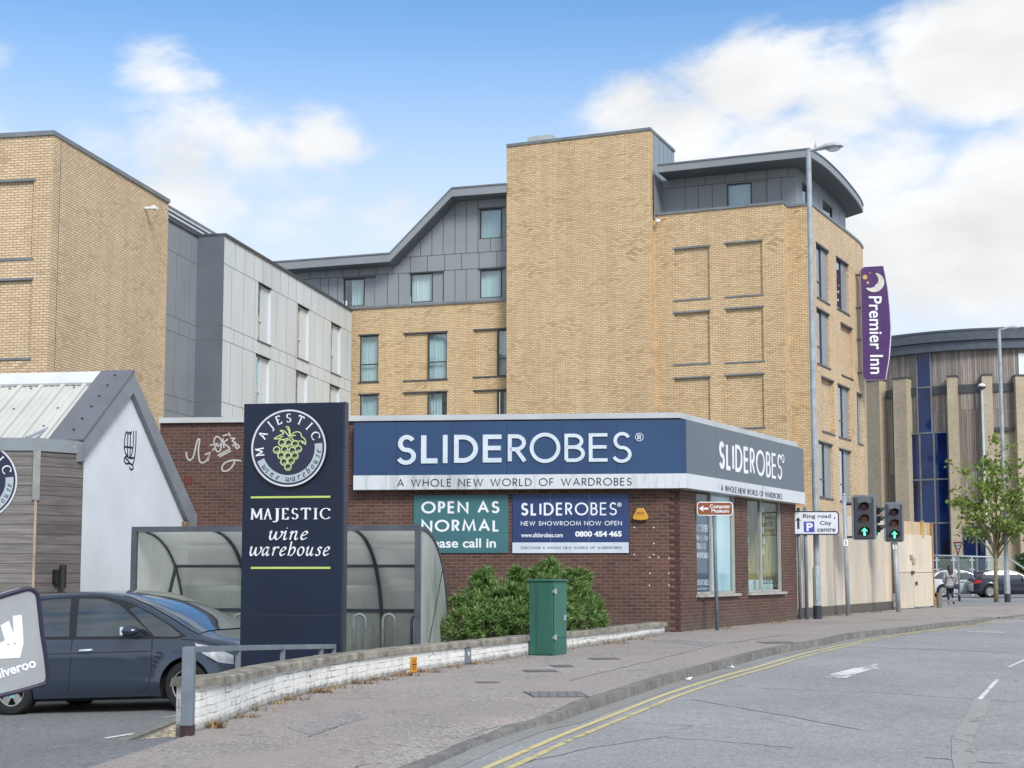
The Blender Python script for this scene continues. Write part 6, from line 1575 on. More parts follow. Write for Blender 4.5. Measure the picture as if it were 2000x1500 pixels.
sp_ = t.n('ShaderNodeSeparateXYZ'); t.l(t.tc.outputs['Object'], sp_.inputs[0])
t.l(t.ramp(t.math('ADD', n2, t.math('MULTIPLY', t.ramp(sp_.outputs[2], .0, 1.4), .6)), .3, .9, .24, .66), m2.inputs[0]); t.l(tr.outputs[0], m2.inputs[1]); t.l(m1.outputs[0], m2.inputs[2])
gl_ = t.n('ShaderNodeBsdfGlossy'); gl_.inputs[1].default_value = .15; m3 = t.n('ShaderNodeMixShader'); m3.inputs[0].default_value = .05; t.l(m2.outputs[0], m3.inputs[1]); t.l(gl_.outputs[0], m3.inputs[2]); t.l(m3.outputs[0], t.out.inputs[0]); M['perspex'] = t.m
ths = [i / 18 for i in range(19)]
bays = [.0, SL * .36, SL * .70, SL] if False else [.0, SL * .335, SL * .70, SL]
bays = [0, SL * .26, SL * .76, SL]
def bar_along(mb, pts, w, h):
    for a, b in zip(pts, pts[1:]):
        U = (b - a); l = U.length; U.normalize(); W = sU if abs(U.dot(sU)) < .5 else sW; W = (W - U * W.dot(U)).normalized(); mb.boxf(a, U, W, U.cross(W), (-.012, l + .012), (-w / 2, w / 2), (-h / 2, h / 2))
for u in bays:
    mb = MB(); bar_along(mb, [sh_pt(u, th) for th in ths], .055, .055); mb.build('rib', M['shelter_steel'], csl)
for i in range(3):
    u0, u1 = bays[i] + .035, bays[i + 1] - .035
    for j, (t0, t1) in enumerate(((.0, .33), (.33, .66), (.66, 1))):
        mb = MB(); prev = None
        for k in range(7):
            th = t0 + (t1 - t0) * k / 6; q = [sh_pt(u0, th), sh_pt(u1, th)]
            if prev: mb.add([prev[0], prev[1], q[1], q[0]])
            prev = q
        o = mb.build('roof_panel', M['perspex'], csl, smooth=True); o.modifiers.new('thick', 'SOLIDIFY').thickness = .006
def th_at(z):
    return min(ths, key=lambda t_: abs(sh_pt(0, t_).z - z)) if False else (math.degrees(math.acos(min(1, ((z - zG) / (zTop - zG)) ** (1 / .78)))) / 90)
zP1 = at(740, 1105, 26.4).z; zP2 = at(740, 1193, 26.6).z
for z in (zP1, zP2):
    th = th_at(z); mb = MB(); bar_along(mb, [sh_pt(0, th), sh_pt(SL, th)], .05, .06); mb.build('purlin', M['shelter_steel'], csl)
mb = MB(); bar_along(mb, [FA - sU * .03 + Vector((0, 0, zTop)), FB + sU * .03 + Vector((0, 0, zTop))], .09, .09); mb.build('front_beam', M['shelter_steel'], csl)
mb = MB(); bar_along(mb, [sh_pt(0, 1) + Vector((0, 0, .04)), sh_pt(SL, 1) + Vector((0, 0, .04))], .06, .06); mb.build('base_rail', M['shelter_steel'], csl)
for q in (FA, FB):
    mb = MB(); mb.boxf(q, sU, sW, V, (-.045, .045), (-.045, .045), (-.5, zTop - .045)); mb.build('front_post', M['shelter_steel'], csl, bevel=.004)
for u in (0, SL):
    mb = MB(); poly = [FA + sU * u + Vector((0, 0, zG))] + [sh_pt(u, th) for th in ths]
    mb.add(poly); o = mb.build('end_panel', M['perspex'] if u == 0 else plain('frosted_end', (.46, .51, .47), .45, .22, 1.6, streak=True), csl); o.modifiers.new('thick', 'SOLIDIFY').thickness = .008
for u in (.03, SL - .03):
    mb = MB(); bar_along(mb, [sh_pt(u, th_at(zP1)) , FA + sU * u + sW * .75 + Vector((0, 0, zG))], .045 if u < 1 else .012, .05 if u < 1 else .012); mb.build('brace', M['shelter_steel'], csl)
mb = MB(); bar_along(mb, [sh_pt(SL + .012, .55), FA + sU * (SL + .012) + sW * .4 + Vector((0, 0, zG))], .012, .02); mb.build('panel_seam', M['joint'], csl)
stand = None; hg = 'steel hoop cycle stands inside the shelter'
M['hoop'] = plain('hoop_steel', (.22, .25, .26), .4, .2, 6)
for (x0, x1, yt, lab) in ((690, 714, 1200, 'steel hoop cycle stand next to the totem sign, first seen from it'), (746.5, 772, 1200, 'steel hoop cycle stand in the middle of the shelter opening'), (803, 828, 1199, 'steel hoop cycle stand at the end post of the shelter'), (455, 482, 1204, 'steel hoop cycle stand mostly hidden by the totem and car bonnet')):
    p = at((x0 + x1) / 2, yt, 25.0); base = Vector((p.x, p.y, zG - .05)); ht = p.z - base.z; w = (x1 - x0) / F * 25
    if stand is None:
        stand = empty('cycle_stand', base, lab, 'cycle stand', hg); r = w / 2
        pts = [base + sU * -r] + [base + sU * -r + V * (ht - r) ] + [base + sU * (r * math.cos(R(180 - k * 15))) + V * (ht - r + r * math.sin(R(k * 15))) for k in range(1, 12)] + [base + sU * r + V * (ht - r), base + sU * r]
        mb = MB(); mb.tube(pts, .026, 10); mb.build('hoop', M['hoop'], stand, smooth=True)
        mb = MB()
        for s in (-r, r): mb.lathe([(.0, .05), (.055, .05), (.055, .065), (0, .066)], base + sU * s, 12)
        mb.build('foot_plate', M['steel'], stand)
    else: c = copy_tree(stand); c.location = base; c['label'] = lab
# planting trough edge seen low through the shelter
# ------------------------------------------------------------------ green roadside cabinet
cb = G(1066, 1282); CA = R(20); cU = Vector((math.cos(CA), -math.sin(CA), 0)); cD = Vector((math.sin(CA), math.cos(CA), 0))
cF = G(1033, 1281); cE = at(1083, 1283, cF.y + .06)
gc = empty('service_cabinet', (cb.x, cb.y, gz(cb.y)), 'dark green metal utility cabinet standing on the pavement by the wall', 'cabinet')
pA = G(1032, 1281); Y0 = pA.y; zg_ = gz(Y0) - .02
# left face between px 1033-1075, door face 1078-1107 seen obliquely
eL = at(1033, 1210, Y0 + .12); eM = at(1079, 1210, Y0 - .02)
uL = (Vector((eM.x, eM.y, 0)) - Vector((eL.x, eL.y, 0))); wL = uL.length; uL.normalize()
dn = Vector((.50, .866, 0)); lo, hi = 0, 3
eMv = Vector((eM.x, eM.y, 0))
for _ in range(40):
    m_ = (lo + hi) / 2; q = eMv + dn * m_
    if proj((q.x, q.y, .8))[0] < 1107: lo = m_
    else: hi = m_
wD = lo; zt_c = at(1079, 1136, eM.y).z
M['cab'] = plain('cabinet_green', (.030, .128, .096), .42, .16, 2.2, streak=True)
A = Vector((eL.x, eL.y, 0)); B2 = eMv; C2 = eMv + dn * wD; D2 = A + dn * wD
mb = MB(); mb.mesh([(p.x, p.y, z) for z in (zg_, zt_c) for p in (A, B2, C2, D2)], [(0, 1, 5, 4), (1, 2, 6, 5), (2, 3, 7, 6), (3, 0, 4, 7), (4, 5, 6, 7)]); mb.build('body', M['cab'], gc, bevel=.012)
nD = Vector((dn.y, -dn.x, 0)); nL = Vector((uL.y, -uL.x, 0))
mb = MB(); o_ = .025; mb.mesh([(p + e).to_tuple() for z in (zt_c + .002, zt_c + .04) for p, e in ((A, (-uL - dn) * o_ + V * z), (B2, (uL - dn) * o_ + V * z), (C2, (uL + dn) * o_ + V * z), (D2, (dn - uL) * o_ + V * z))], [(0, 1, 5, 4), (1, 2, 6, 5), (2, 3, 7, 6), (3, 0, 4, 7), (4, 5, 6, 7), (3, 2, 1, 0)]); mb.build('roof', M['cab'], gc, bevel=.01)
mb = MB(); mb.boxf(B2, dn, V, nD, (.035, wD - .03), (zg_ + .32, zt_c - .05), (-.01, .014)); dr = mb.build('door', plain('cabinet_door', (.036, .148, .11), .4, .12, 2), gc, bevel=.006)
mb = MB(); mb.boxf(B2, dn, V, nD, (.02, .026), (zg_ + .04, zt_c - .01), (0, .004)); mb.build('door_gap', M['joint'], gc)
for z in (zt_c - .16, zg_ + .55 * (zt_c - zg_) - .36, ):
    mb = MB(); mb.boxf(B2, dn, V, nD, (.03, .1), (z - .045, z + .045), (.0145, .03)); mb.boxf(B2, dn, V, nD, (.0, .035), (z - .025, z + .025), (.004, .045)); mb.build('hinge', M['steel'], dr)
mb = MB(); z = zg_ + .48 * (zt_c - zg_); mb.boxf(B2, dn, V, nD, (wD - .14, wD - .09), (z, z + .09), (.0145, .035)); mb.build('handle', M['steel'], dr)
mb = MB(); mb.boxf(A, uL, V, nL, (wL * .3, wL * .3 + .006), (zg_ + .02, zt_c - .02), (0, .003)); mb.boxf(A, uL, V, nL, (.0, wL), (zg_ + .04, zg_ + .046), (0, .003)); mb.build('panel_seam', M['joint'], gc)

# ------------------------------------------------------------------ street lamps
def lamp_post(name, label, foot, topz, r0, r1, zjoint, head_dir, hs, M_, group=None):
    f = Vector(foot); r = empty(name, f, label, 'street lamp', group)
    mb = MB(); mb.tube([f - V * .1, f + V * .36], r0 * 1.04, 20); mb.build('painted_foot', plain('foot_paint', (.03, .04, .055), .5, .1) if 'foot_paint' not in bpy.data.materials else bpy.data.materials['foot_paint'], r, smooth=40)
    mb = MB(); mb.tube([f + V * .36, f + V * zjoint, f + V * (zjoint + .09)], [r0, r0, r1], 20); mb.build('base_column', M['steel'], r, smooth=40)
    mb = MB(); mb.tube([f + V * (zjoint + .08), Vector((f.x, f.y, topz))], [r1, r1 * .86], 20); mb.build('pole', M['steel'], r, smooth=40)
    mb = MB(); dz = zjoint - .95; mb.boxf(f, (1, 0, 0), V, (0, -1, 0), (-r0 * .5, r0 * .5), (.5, zjoint - .15), (r0 * .85, r0 * 1.02)); mb.build('access_door', M['steel'], r)
    d = Vector(head_dir).normalized(); s = d.cross(V).normalized(); t0 = Vector((f.x, f.y, topz)); mb = MB()
    st = [(-.06, .07, .07, .0), (.1, .085, .075, .01), (.3, .12, .09, .04), (.55, .19, .13, .085), (.8, .20, .13, .10), (1.0, .15, .08, .085), (1.08, .04, .025, .07)]
    rings = []
    for (x, w, h, z) in st:
        rings.append([t0 + d * (x * hs) + s * (w * hs * math.cos(R(k * 30))) + V * ((z + (h if math.sin(R(k * 30)) > 0 else h * .28) * math.sin(R(k * 30))) * hs) for k in range(12)])
    b = len(mb.v)
    for rg in rings: mb.v += rg
    for i in range(len(rings) - 1):
        for k in range(12): mb.f.append((b + i * 12 + k, b + i * 12 + (k + 1) % 12, b + (i + 1) * 12 + (k + 1) % 12, b + (i + 1) * 12 + k))
    mb.f.append(tuple(b + k for k in range(12))); mb.f.append(tuple(b + (len(rings) - 1) * 12 + k for k in range(12)))
    h = mb.build('lantern', M['lantern'], r, smooth=True)
    mb = MB(); cc = t0 + d * .76 * hs + V * .06 * hs; prev = None
    rr = [[cc + d * (.24 * hs * math.sin(R(a)) * math.cos(R(k * 30))) + s * (.16 * hs * math.sin(R(a)) * math.sin(R(k * 30))) - V * (.13 * hs * math.cos(R(a))) for k in range(12)] for a in (4, 25, 50, 75, 92)]
    b = len(mb.v)
    for rg in rr: mb.v += rg
    for i in range(4):
        for k in range(12): mb.f.append((b + i * 12 + k, b + i * 12 + (k + 1) % 12, b + (i + 1) * 12 + (k + 1) % 12, b + (i + 1) * 12 + k))
    mb.f.append(tuple(b + k for k in range(12))); mb.build('lamp_glass', M['lamp_glass'], h, smooth=True)
    mb = MB(); mb.lathe([(.035 * hs, .0), (.03 * hs, .07 * hs), (.012 * hs, .1 * hs), (.008 * hs, .19 * hs), (0, .2 * hs)], t0 + d * .22 * hs + V * .115 * hs, 10); mb.build('photocell', M['steel'], h)
    return r
M['lantern'] = plain('lantern_grey', (.42, .48, .50), .4, .06, 3); M['lamp_glass'] = glass('lamp_bowl', (.75, .8, .82), 1.2, .05, .35, (.5, .55, .58))
fl = G(1597, 1209); s_top = at(1582, 296, fl.y).z
lamp_post('street_lamp', 'tall galvanised street lamp with dark painted foot in front of the hotel corner', fl, s_top, .112, .082, at(1597, 1112, fl.y).z - fl.z, (.96, -.28, 0), (1645 - 1580) / F * fl.y / 1.02, M)
f2_ = G(1968, 1176); lamp_post('street_lamp', 'tall grey street lamp behind the young tree before the round hall', f2_, at(1949, 645, f2_.y).z, .125, .09, at(1966, 1118, f2_.y).z - f2_.z, (.96, -.28, 0), (1985 - 1948) / F * f2_.y / 1.02, M)
f3 = at(1929, 1126, 88); f3.z = gz(88); gl3 = empty('globe_lamp', f3, 'slim pale lamp column with small domed top beside the hall doors', 'street lamp')
zt3 = at(1917, 760, 88).z; mb = MB(); mb.tube([f3, f3 + V * 2.2, Vector((f3.x, f3.y, zt3))], [.11, .09, .07], 12); mb.build('pole', M['lantern'], gl3, smooth=True)
mb = MB(); mb.lathe([(.08, 0), (.22, .05), (.25, .14), (.0, .14)], (f3.x, f3.y, zt3), 16); hd = mb.build('lantern', M['metal_dark'], gl3, smooth=30)
mb = MB(); mb.lathe([(.24, .141), (.2, .26), (.1, .33), (0, .34)], (f3.x, f3.y, zt3), 16); mb.build('dome', M['letter_white'], gl3, smooth=True)

# ------------------------------------------------------------------ signs on posts
def pole(mb, px0, px1, Yp_, r, zt=None, zfoot=None):
    """px0 foot pixel; px1 top pixel; keeps the lean of the photo"""
    b = at(px0[0], px0[1], Yp_); b.z = gz(Yp_) - .05 if zfoot is None else zfoot; t_ = at(px1[0], px1[1], Yp_); mb.tube([b, t_], r, 14); return b, t_
def panel(parent, name, x0, y0, x1, y1, Y, m, edge, em, rad=.06, N=(0, -1, 0), th=.03):
    p = at(x0, y1, Y); q = at(x1, y0, Y); w, h = q.x - p.x, q.z - p.z
    def rr(i): return [(cx + rad_ * math.cos(R(a)), cy + rad_ * math.sin(R(a))) for (cx, cy, a0) in ((w - rad, rad, -90), (w - rad, h - rad, 0), (rad, h - rad, 90), (rad, rad, 180)) for a in (a0, a0 + 30, a0 + 60, a0 + 90) for rad_ in (max(.005, rad - i),)]
    mb = MB(); mb.prism(rr(0), p, (1, 0, 0), V, (0, -1, 0), -th, 0); b = mb.build(name, em, parent)
    mb = MB(); mb.prism(rr(edge), p, (1, 0, 0), V, (0, -1, 0), -.002, .004); f = mb.build('face', m, b)
    return p, w, h, b
yb = G(1400, 1231).y; bsn = empty('direction_sign', G(1400, 1231), 'brown tourist sign with white arrow on a slim post by the showroom windows', 'sign')
p, w, h, b = panel(bsn, 'sign_plate', 1361.5, 980, 1431.5, 1007, yb - .06, plain('sign_brown', (.26, .075, .025), .4, .05), .02, M['letter_white'], .07)
mb = MB(); pole(mb, (1401, 1231), (1394, 978), yb, .042); mb.build('post', M['steel_grey'], bsn, smooth=True)
O = p + Vector((0, -.004, 0)); mb = MB(); X = (1, 0, 0); NN = (0, -1, 0)
fx = lambda zx: (zx - 807) / (1158 - 807) * w; fy = lambda zy: (1035 - zy) / (1035 - 898) * h
def tx(mb, s, x0, x1, y0, y1, bold=.02): sans_line(mb, s, O + Vector((fx(x0), 0, fy(y1))), X, V, NN, fx(x1) - fx(x0), fy(y0) - fy(y1), .003, bold)
tx(mb, 'Computer', 932, 1132, 924, 975); mb.build('lettering', M['letter_white'], b); mb = MB(); tx(mb, 'Museum', 948, 1117, 970, 1006)
mb.build('lettering', M['letter_white'], b); mb = MB()
for pts in ([(827, 966), (862, 938), (875, 938), (858, 958), (858, 974), (875, 992), (862, 992)], [(850, 957), (918, 957), (918, 975), (850, 975)]): mb.prism([(fx(a), fy(c)) for a, c in pts], O, X, V, NN, .0, .0035 if len(pts) > 4 else .003)
mb.build('arrow', M['letter_white'], b)
yr = G(1575, 1210).y; rsn = empty('direction_sign', G(1568, 1210), 'white ring road direction sign with blue parking symbol on two grey posts', 'sign')
p, w, h, b = panel(rsn, 'sign_plate', 1547, 998, 1638.5, 1045, yr - .08, plain('sign_white', (.66, .69, .74), .4, .04), .035, M['letter_dark'], .1)
for a, c in (((1563.5, 1210), (1559, 992)), ((1576.5, 1210), (1572, 990))):
    mb = MB(); pole(mb, a, c, yr, .045); mb.build('post', M['steel_grey'], rsn, smooth=True)
O = p + Vector((0, -.004, 0)); fx = lambda zx: (zx - 188) / (552 - 188) * w; fy = lambda zy: (419 - zy) / (419 - 232) * h
mb = MB(); tx(mb, 'Ring road', 274, 488, 256, 296); mb.build('lettering', M['letter_dark'], b); mb = MB(); tx(mb, 'City', 403, 494, 310, 350); mb.build('lettering', M['letter_dark'], b); mb = MB(); tx(mb, 'centre', 382, 522, 362, 394); mb.build('lettering', M['letter_dark'], b); mb = MB()
mb.prism([(fx(a), fy(c)) for a, c in ((236, 280), (260, 312), (246, 306), (246, 372), (228, 372), (228, 306), (212, 312))], O, X, V, NN, 0, .003); mb.build('arrow', M['letter_dark'], b)
mb = MB(); mb.prism([(fx(a), fy(c)) for a, c in ((278, 315), (360, 313), (361, 396), (279, 397))], O, X, V, NN, 0, .003); pk_ = mb.build('parking_symbol', plain('sign_blue', (.06, .075, .42), .4, .04), b)
mb = MB(); tx(mb, 'P', 300, 348, 325, 388, .03); [setattr(v, 'y', v.y - .003) for v in mb.v]; mb.build('lettering', M['letter_white'], pk_)
mb = MB(); mb.prism([(fx(518) + .03 * math.cos(k), fy(288) + .03 * math.sin(k)) for k in range(6)], O, X, V, NN, 0, .002); mb.build('sticker', plain('worn_sticker', (.3, .3, .34), .5, .4, 30), b)
yg = G(1873, 1174).y; gw = empty('give_way_sign', G(1873, 1174), 'small red and white triangular give way sign on a pale post', 'sign')
mb = MB(); b_, t_ = pole(mb, (1874, 1173), (1870, 1058), yg, .05); mb.build('post', M['lantern'], gw, smooth=True)
mb = MB(); bb = G(1874, 1173); mb.tube([(b_.x, b_.y, b_.z), (b_.x, b_.y, b_.z + .3)], .056, 14); mb.build('painted_foot', bpy.data.materials['foot_paint'], gw)
o = at(1871, 1073, yg - .08); tri = lambda k: [((x - 1871) / F * yg * k, (1073 - y) / F * yg * k) for x, y in ((1862.3, 1058.5), (1870.8, 1084.5), (1880.5, 1058.5))]
mb = MB(); mb.prism(tri(1), o, X, V, NN, -.02, 0); tp_ = mb.build('sign_plate', plain('sign_red', (.33, .02, .03), .4, .05), gw)
cxy = [sum(p_[i] for p_ in tri(1)) / 3 for i in (0, 1)]; mb = MB(); mb.prism([(cxy[0] + (a - cxy[0]) * .66, cxy[1] + (c - cxy[1]) * .66) for a, c in tri(1)], o, X, V, NN, -.001, .003); mb.build('face', M['letter_white'], tp_)
mb = MB(); sc_ = yg / F; stroke_line(mb, 'GIVE', o + Vector((-4.3 * sc_, -.003, 5 * sc_)), X, V, NN, 9 * sc_, 4.5 * sc_, None, .18, d=.003); stroke_line(mb, 'WAY', o + Vector((-2.4 * sc_, -.003, -.6 * sc_)), X, V, NN, 5.5 * sc_, 4 * sc_, None, .18, d=.003); mb.build('lettering', M['letter_dark'], tp_)

# ------------------------------------------------------------------ traffic lights
M['sig_body'] = plain('signal_black', (.045, .05, .062), .45, .1, 3); M['sig_edge'] = plain('signal_board', (.17, .20, .24), .45, .1, 3)
M['red_off'] = plain('red_lens_off', (.045, .012, .03), .25, .1); M['amber_off'] = plain('amber_lens_off', (.14, .05, .02), .25, .1); M['green_on'] = emit('green_arrow', (.10, .95, .40), 1.3); M['lens_dark'] = plain('dark_lens', (.01, .016, .018), .3)
def signal_head(root, O, U, N, w, h, board=True):
    """O lower left corner of the backing board, facing N"""
    if board:
        mb = MB(); r_ = .09; pts = []
        for (cx, cy, a0) in ((w - r_, r_, -90), (w - r_, h - r_, 0), (r_, h - r_, 90), (r_, r_, 180)):
            for a in (a0, a0 + 30, a0 + 60, a0 + 90): pts.append((cx + r_ * math.cos(R(a)), cy + r_ * math.sin(R(a))))
        mb.prism(pts, O, U, V, N, -.03, 0); mb.build('backing_board', M['sig_edge'], root)
    mb = MB(); mb.boxf(O, U, V, N, (w * .09, w * .91), (h * .03, h * .96), (-.2, .035)); body = mb.build('signal_body', M['sig_body'], root, bevel=.03)
    mb = MB(); mb.boxf(O, U, V, N, (w * .24, w * .8), (h * .83, h * .94), (.035, .042)); mb.build('face_plate', plain('signal_face', (.13, .15, .175), .5), body) if board else None
    for i, (cy, m) in enumerate(((.74, M['red_off']), (.47, M['amber_off']), (.185, M['lens_dark']))):
        c = Vector(O) + U * w * .5 + V * h * cy; rr = .118 if i < 2 else .135
        ring = lambda r, dd, sq=1: [c + U * (r * math.cos(R(k * 15))) + V * (r * math.sin(R(k * 15))) + N * dd for k in range(24)]
        mb = MB(); mb.mesh(ring(rr, .036) + [c + N * .062], [(k, (k + 1) % 24, 24) for k in range(24)]); ln = mb.build('lens', m, body, smooth=True)
        mb = MB(); n = 21; v0 = [c + U * ((rr + .012) * math.cos(R(-30 + k * 12))) + V * ((rr + .012) * math.sin(R(-30 + k * 12))) + N * .034 for k in range(n)]
        ext = [.06 + .17 * max(0, math.sin(R(-30 + k * 12))) ** .6 for k in range(n)]; v1 = [p_ + N * e for p_, e in zip(v0, ext)]
        mb.mesh(v0 + v1, [(k, k + 1, n + k + 1, n + k) for k in range(n - 1)]); o = mb.build('visor', M['black'], body, smooth=True); o.modifiers.new('thick', 'SOLIDIFY').thickness = .008
        if i == 2:
            s = .115; ar = [(0, 1), (.72, .25), (.72, .02), (.25, .42), (.25, -.95), (-.25, -.95), (-.25, .42), (-.72, .02), (-.72, .25)]
            mb = MB(); mb.prism([(a * s, e * s) for a, e in ar], c, U, V, N, .06, .07); mb.build('green_arrow', M['green_on'], ln)
def traffic_light(label, foot_px, top_px, pole_r, board, yaw, num, side=None, bracket=True):
    f = G(*foot_px); Y = f.y; r = empty('traffic_light', f, label, 'traffic light', 'traffic lights before the plywood hoarding')
    mb = MB(); b_, t_ = pole(mb, foot_px, top_px, Y, pole_r); mb.build('pole', M['steel'], r, smooth=True)
    mb = MB(); mb.lathe([(pole_r * 1.02, -.0), (pole_r * 1.08, .02), (pole_r * .9, .06), (0, .07)], t_, 14); mb.build('pole_cap', M['steel'], r)
    x0, y0, x1, y1 = board; U = Vector((math.cos(yaw), math.sin(yaw), 0)); N = Vector((U.y, -U.x, 0)); p = at(x0, y1, Y - .15); q = at(x1, y0, Y - .15); signal_head(r, p, U, N, (q.x - p.x) / max(.6, math.cos(yaw)), q.z - p.z)
    if side:
        a = at(side[0], side[3], Y + .1); c = at(side[0], side[1], Y + .1); U2 = Vector((.35, .94, 0)).normalized(); signal_head(r, a, U2, Vector((U2.y, -U2.x, 0)), .3, c.z - a.z, False)
    if bracket:
        mb = MB()
        for y in bracket:
            g_ = at(foot_px[0] - 8, y, Y); d_ = at(x0 + 4, y, Y - .12); mb.tube([Vector((b_.x + (t_.x - b_.x) * .8, Y, g_.z)), d_], .03, 8)
        mb.build('bracket', M['black'], r)
    mb = MB(); n_ = at(num[1], num[2], Y - pole_r - .012); mb.boxf(n_, X, V, NN, (-.06, .06), (-.09, .09), (-.02, .004)); pl = mb.build('number_plate', M['letter_white'], r)
    mb = MB(); sans_line(mb, num[0], n_ + Vector((-.03 if num[0] != '1' else -.016, -.005, -.06)), X, V, NN, .06 if num[0] != '1' else .03, .12, .002, .03); mb.build('lettering', M['black'], pl)
traffic_light('traffic light showing green with a second head facing away, nearer the ring road sign', (1656.5, 1202.5), (1648.5, 968), .062, (1664.5, 967, 1709, 1055), -.12, ('1', 1652, 1060), side=(1711, 983, 1721, 1047), bracket=(985, 1049))
traffic_light('traffic light with a single green head, beside the plywood gate', (1755, 1195.5), (1747.6, 1060), .072, (1727.5, 981, 1763.5, 1059), -.08, ('2', 1747.5, 1067), bracket=None)

# ------------------------------------------------------------------ plywood hoarding with its gate
h0 = SEND + Vector((.25, .2)); hg_ = G(1757, 1190); h1 = Vector((hg_.x, hg_.y)); hsh_ = (h1 - h0).normalized(); hsh_ = Vector((-hsh_.y, hsh_.x)) * .22; h0 = h0 + hsh_; h1 = h1 + hsh_; hd_ = empty('hoarding', (h0.x + 2, (h0.y + h1.y) / 2, gz(50)), 'pale plywood hoarding with padlocked gate between showroom and junction', 'hoarding')
hp = Path([h0, h1]); zh = hp.hit(1690, 1012)[1]; zp = hp.hit(1690, 1178)[1]
t = NT('plywood'); v = t.mapping('UV', (9, .55, 1)); n = t.noise(v, 1.3, 7, .62); n2 = t.noise(t.mapping('UV', (.7, .5, 1)), 1.2, 3); oi = t.n('ShaderNodeObjectInfo')
c = t.mix(t.ramp(n, .3, .75), (.70, .62, .51), (.52, .45, .36)); c = t.mix(t.ramp(n2, .45, .72), c, (.50, .46, .41)); c = t.mix(1, c, t.mix(oi.outputs['Random'], (.86, .86, .86), (1.12, 1.1, 1.06)), 'MULTIPLY')
t.set(Base_Color=c, Roughness=.75); M['ply'] = t.m
M['ply_new'] = plain('new_ply', (.58, .44, .28), .75, .15, 2, streak=True); M['plinth'] = bricks('plinth_brick', (.13, .11, .10), (.09, .08, .075), (.15, .13, .11), dirt=.4)
s = .0; k = 0; V = Vector((0, 0, 1))
while s < hp.L - .05:
    e = min(s + .61, hp.L); a, U, _, N, l = hp.frame(s, e, random.uniform(0, .012)); mb = MB(); mb.boxf(a, U, V, N, (.003, l - .003), (zp, zh + random.uniform(-.01, .01)), (-.02, 0)); mb.build('board', M['ply'], hd_); s = e; k += 1
mb = MB(); wall(mb, Path([hp.P(0, 0, .02).xy, hp.P(hp.L, 0, .02).xy]), -.2, zp); mb.build('plinth', M['plinth'], hd_)
# the end return: tall board, gate leaves, post
q0 = G(1757, 1190.5); q1 = G(1824, 1187); gpth = Path([(q0.x, q0.y), (q1.x, q1.y)]); zg0 = gz(q0.y) + .03
def ghit(zx, zy): return gpth.hit(1500 + zx / 4, 940 + zy / 4)
a, U, _, N, l = gpth.frame(0, gpth.L); zt_ = ghit(1150, 316)[1]
mb = MB(); mb.boxf(a, U, V, N, (.02, l - .06), (zg0 + .1, zt_), (-.06, -.04)); mb.build('back_board', M['ply_new'], hd_)
mb = MB(); p = ghit(1205, 400); mb.boxf(a, U, V, N, (p[0] - .1, p[0] + .1), (p[1] - .2, zt_ + .05), (-.04, .03)); mb.build('batten', plain('batten_wood', (.50, .34, .13), .7, .15, 4), hd_)
zgt = ghit(1150, 418)[1]; xm = ghit(1130, 700)[0]; zc_ = ghit(1130, 711)[1]
for (u0, u1, z0, z1) in ((.0, xm, zg0, zc_ - .008), (.0, xm, zc_ + .008, zgt), (xm + .015, l - .1, zg0 + .04, zc_ - .012), (xm + .015, l - .1, zc_ + .006, zgt)):
    mb = MB(); mb.boxf(a, U, V, N, (u0, u1), (z0, z1), (-.02, .02 + random.uniform(0, .01))); mb.build('gate_leaf', M['ply'], hd_)
mb = MB(); mb.boxf(a, U, V, N, (l - .09, l), (zg0, zt_ + .0), (-.1, .05)); mb.build('end_post', plain('orange_post', (.40, .22, .08), .75, .2, 5), hd_)
for (zx, zy, w_, h_, nm, m) in ((1128, 620, .22, .18, 'lock_box', M['ply_new']), (1108, 590, .16, .14, 'lock_box', plain('lock_ply', (.42, .40, .30), .7, .2)), (1118, 713, .16, .11, 'hasp', plain('hasp_rust', (.12, .055, .035), .7, .3, 12)), (1146, 797, .09, .11, 'bolt', bpy.data.materials['hasp_rust'] if 'hasp_rust' in bpy.data.materials else M['black'])):
    p = ghit(zx, zy); mb = MB(); mb.boxf(a, U, V, N, (p[0] - w_ / 2, p[0] + w_ / 2), (p[1] - h_ / 2, p[1] + h_ / 2), (.02, .10)); mb.build(nm, m, hd_, bevel=.01)
bl = G(1835, 1187); bo_ = empty('bollard', bl, 'short weathered timber bollard at the end of the hoarding', 'bollard')
mb = MB(); hh = at(1835, 1158, bl.y).z - bl.z; mb.lathe([(.1, -.1), (.1, hh - .03), (.085, hh), (0, hh + .01)], bl, 12); mb.build('post', planks('bollard_wood', ((.20, .17, .14), (.17, .15, .12)), .2, 3, grain=(20, 1)), bo_, smooth=40)

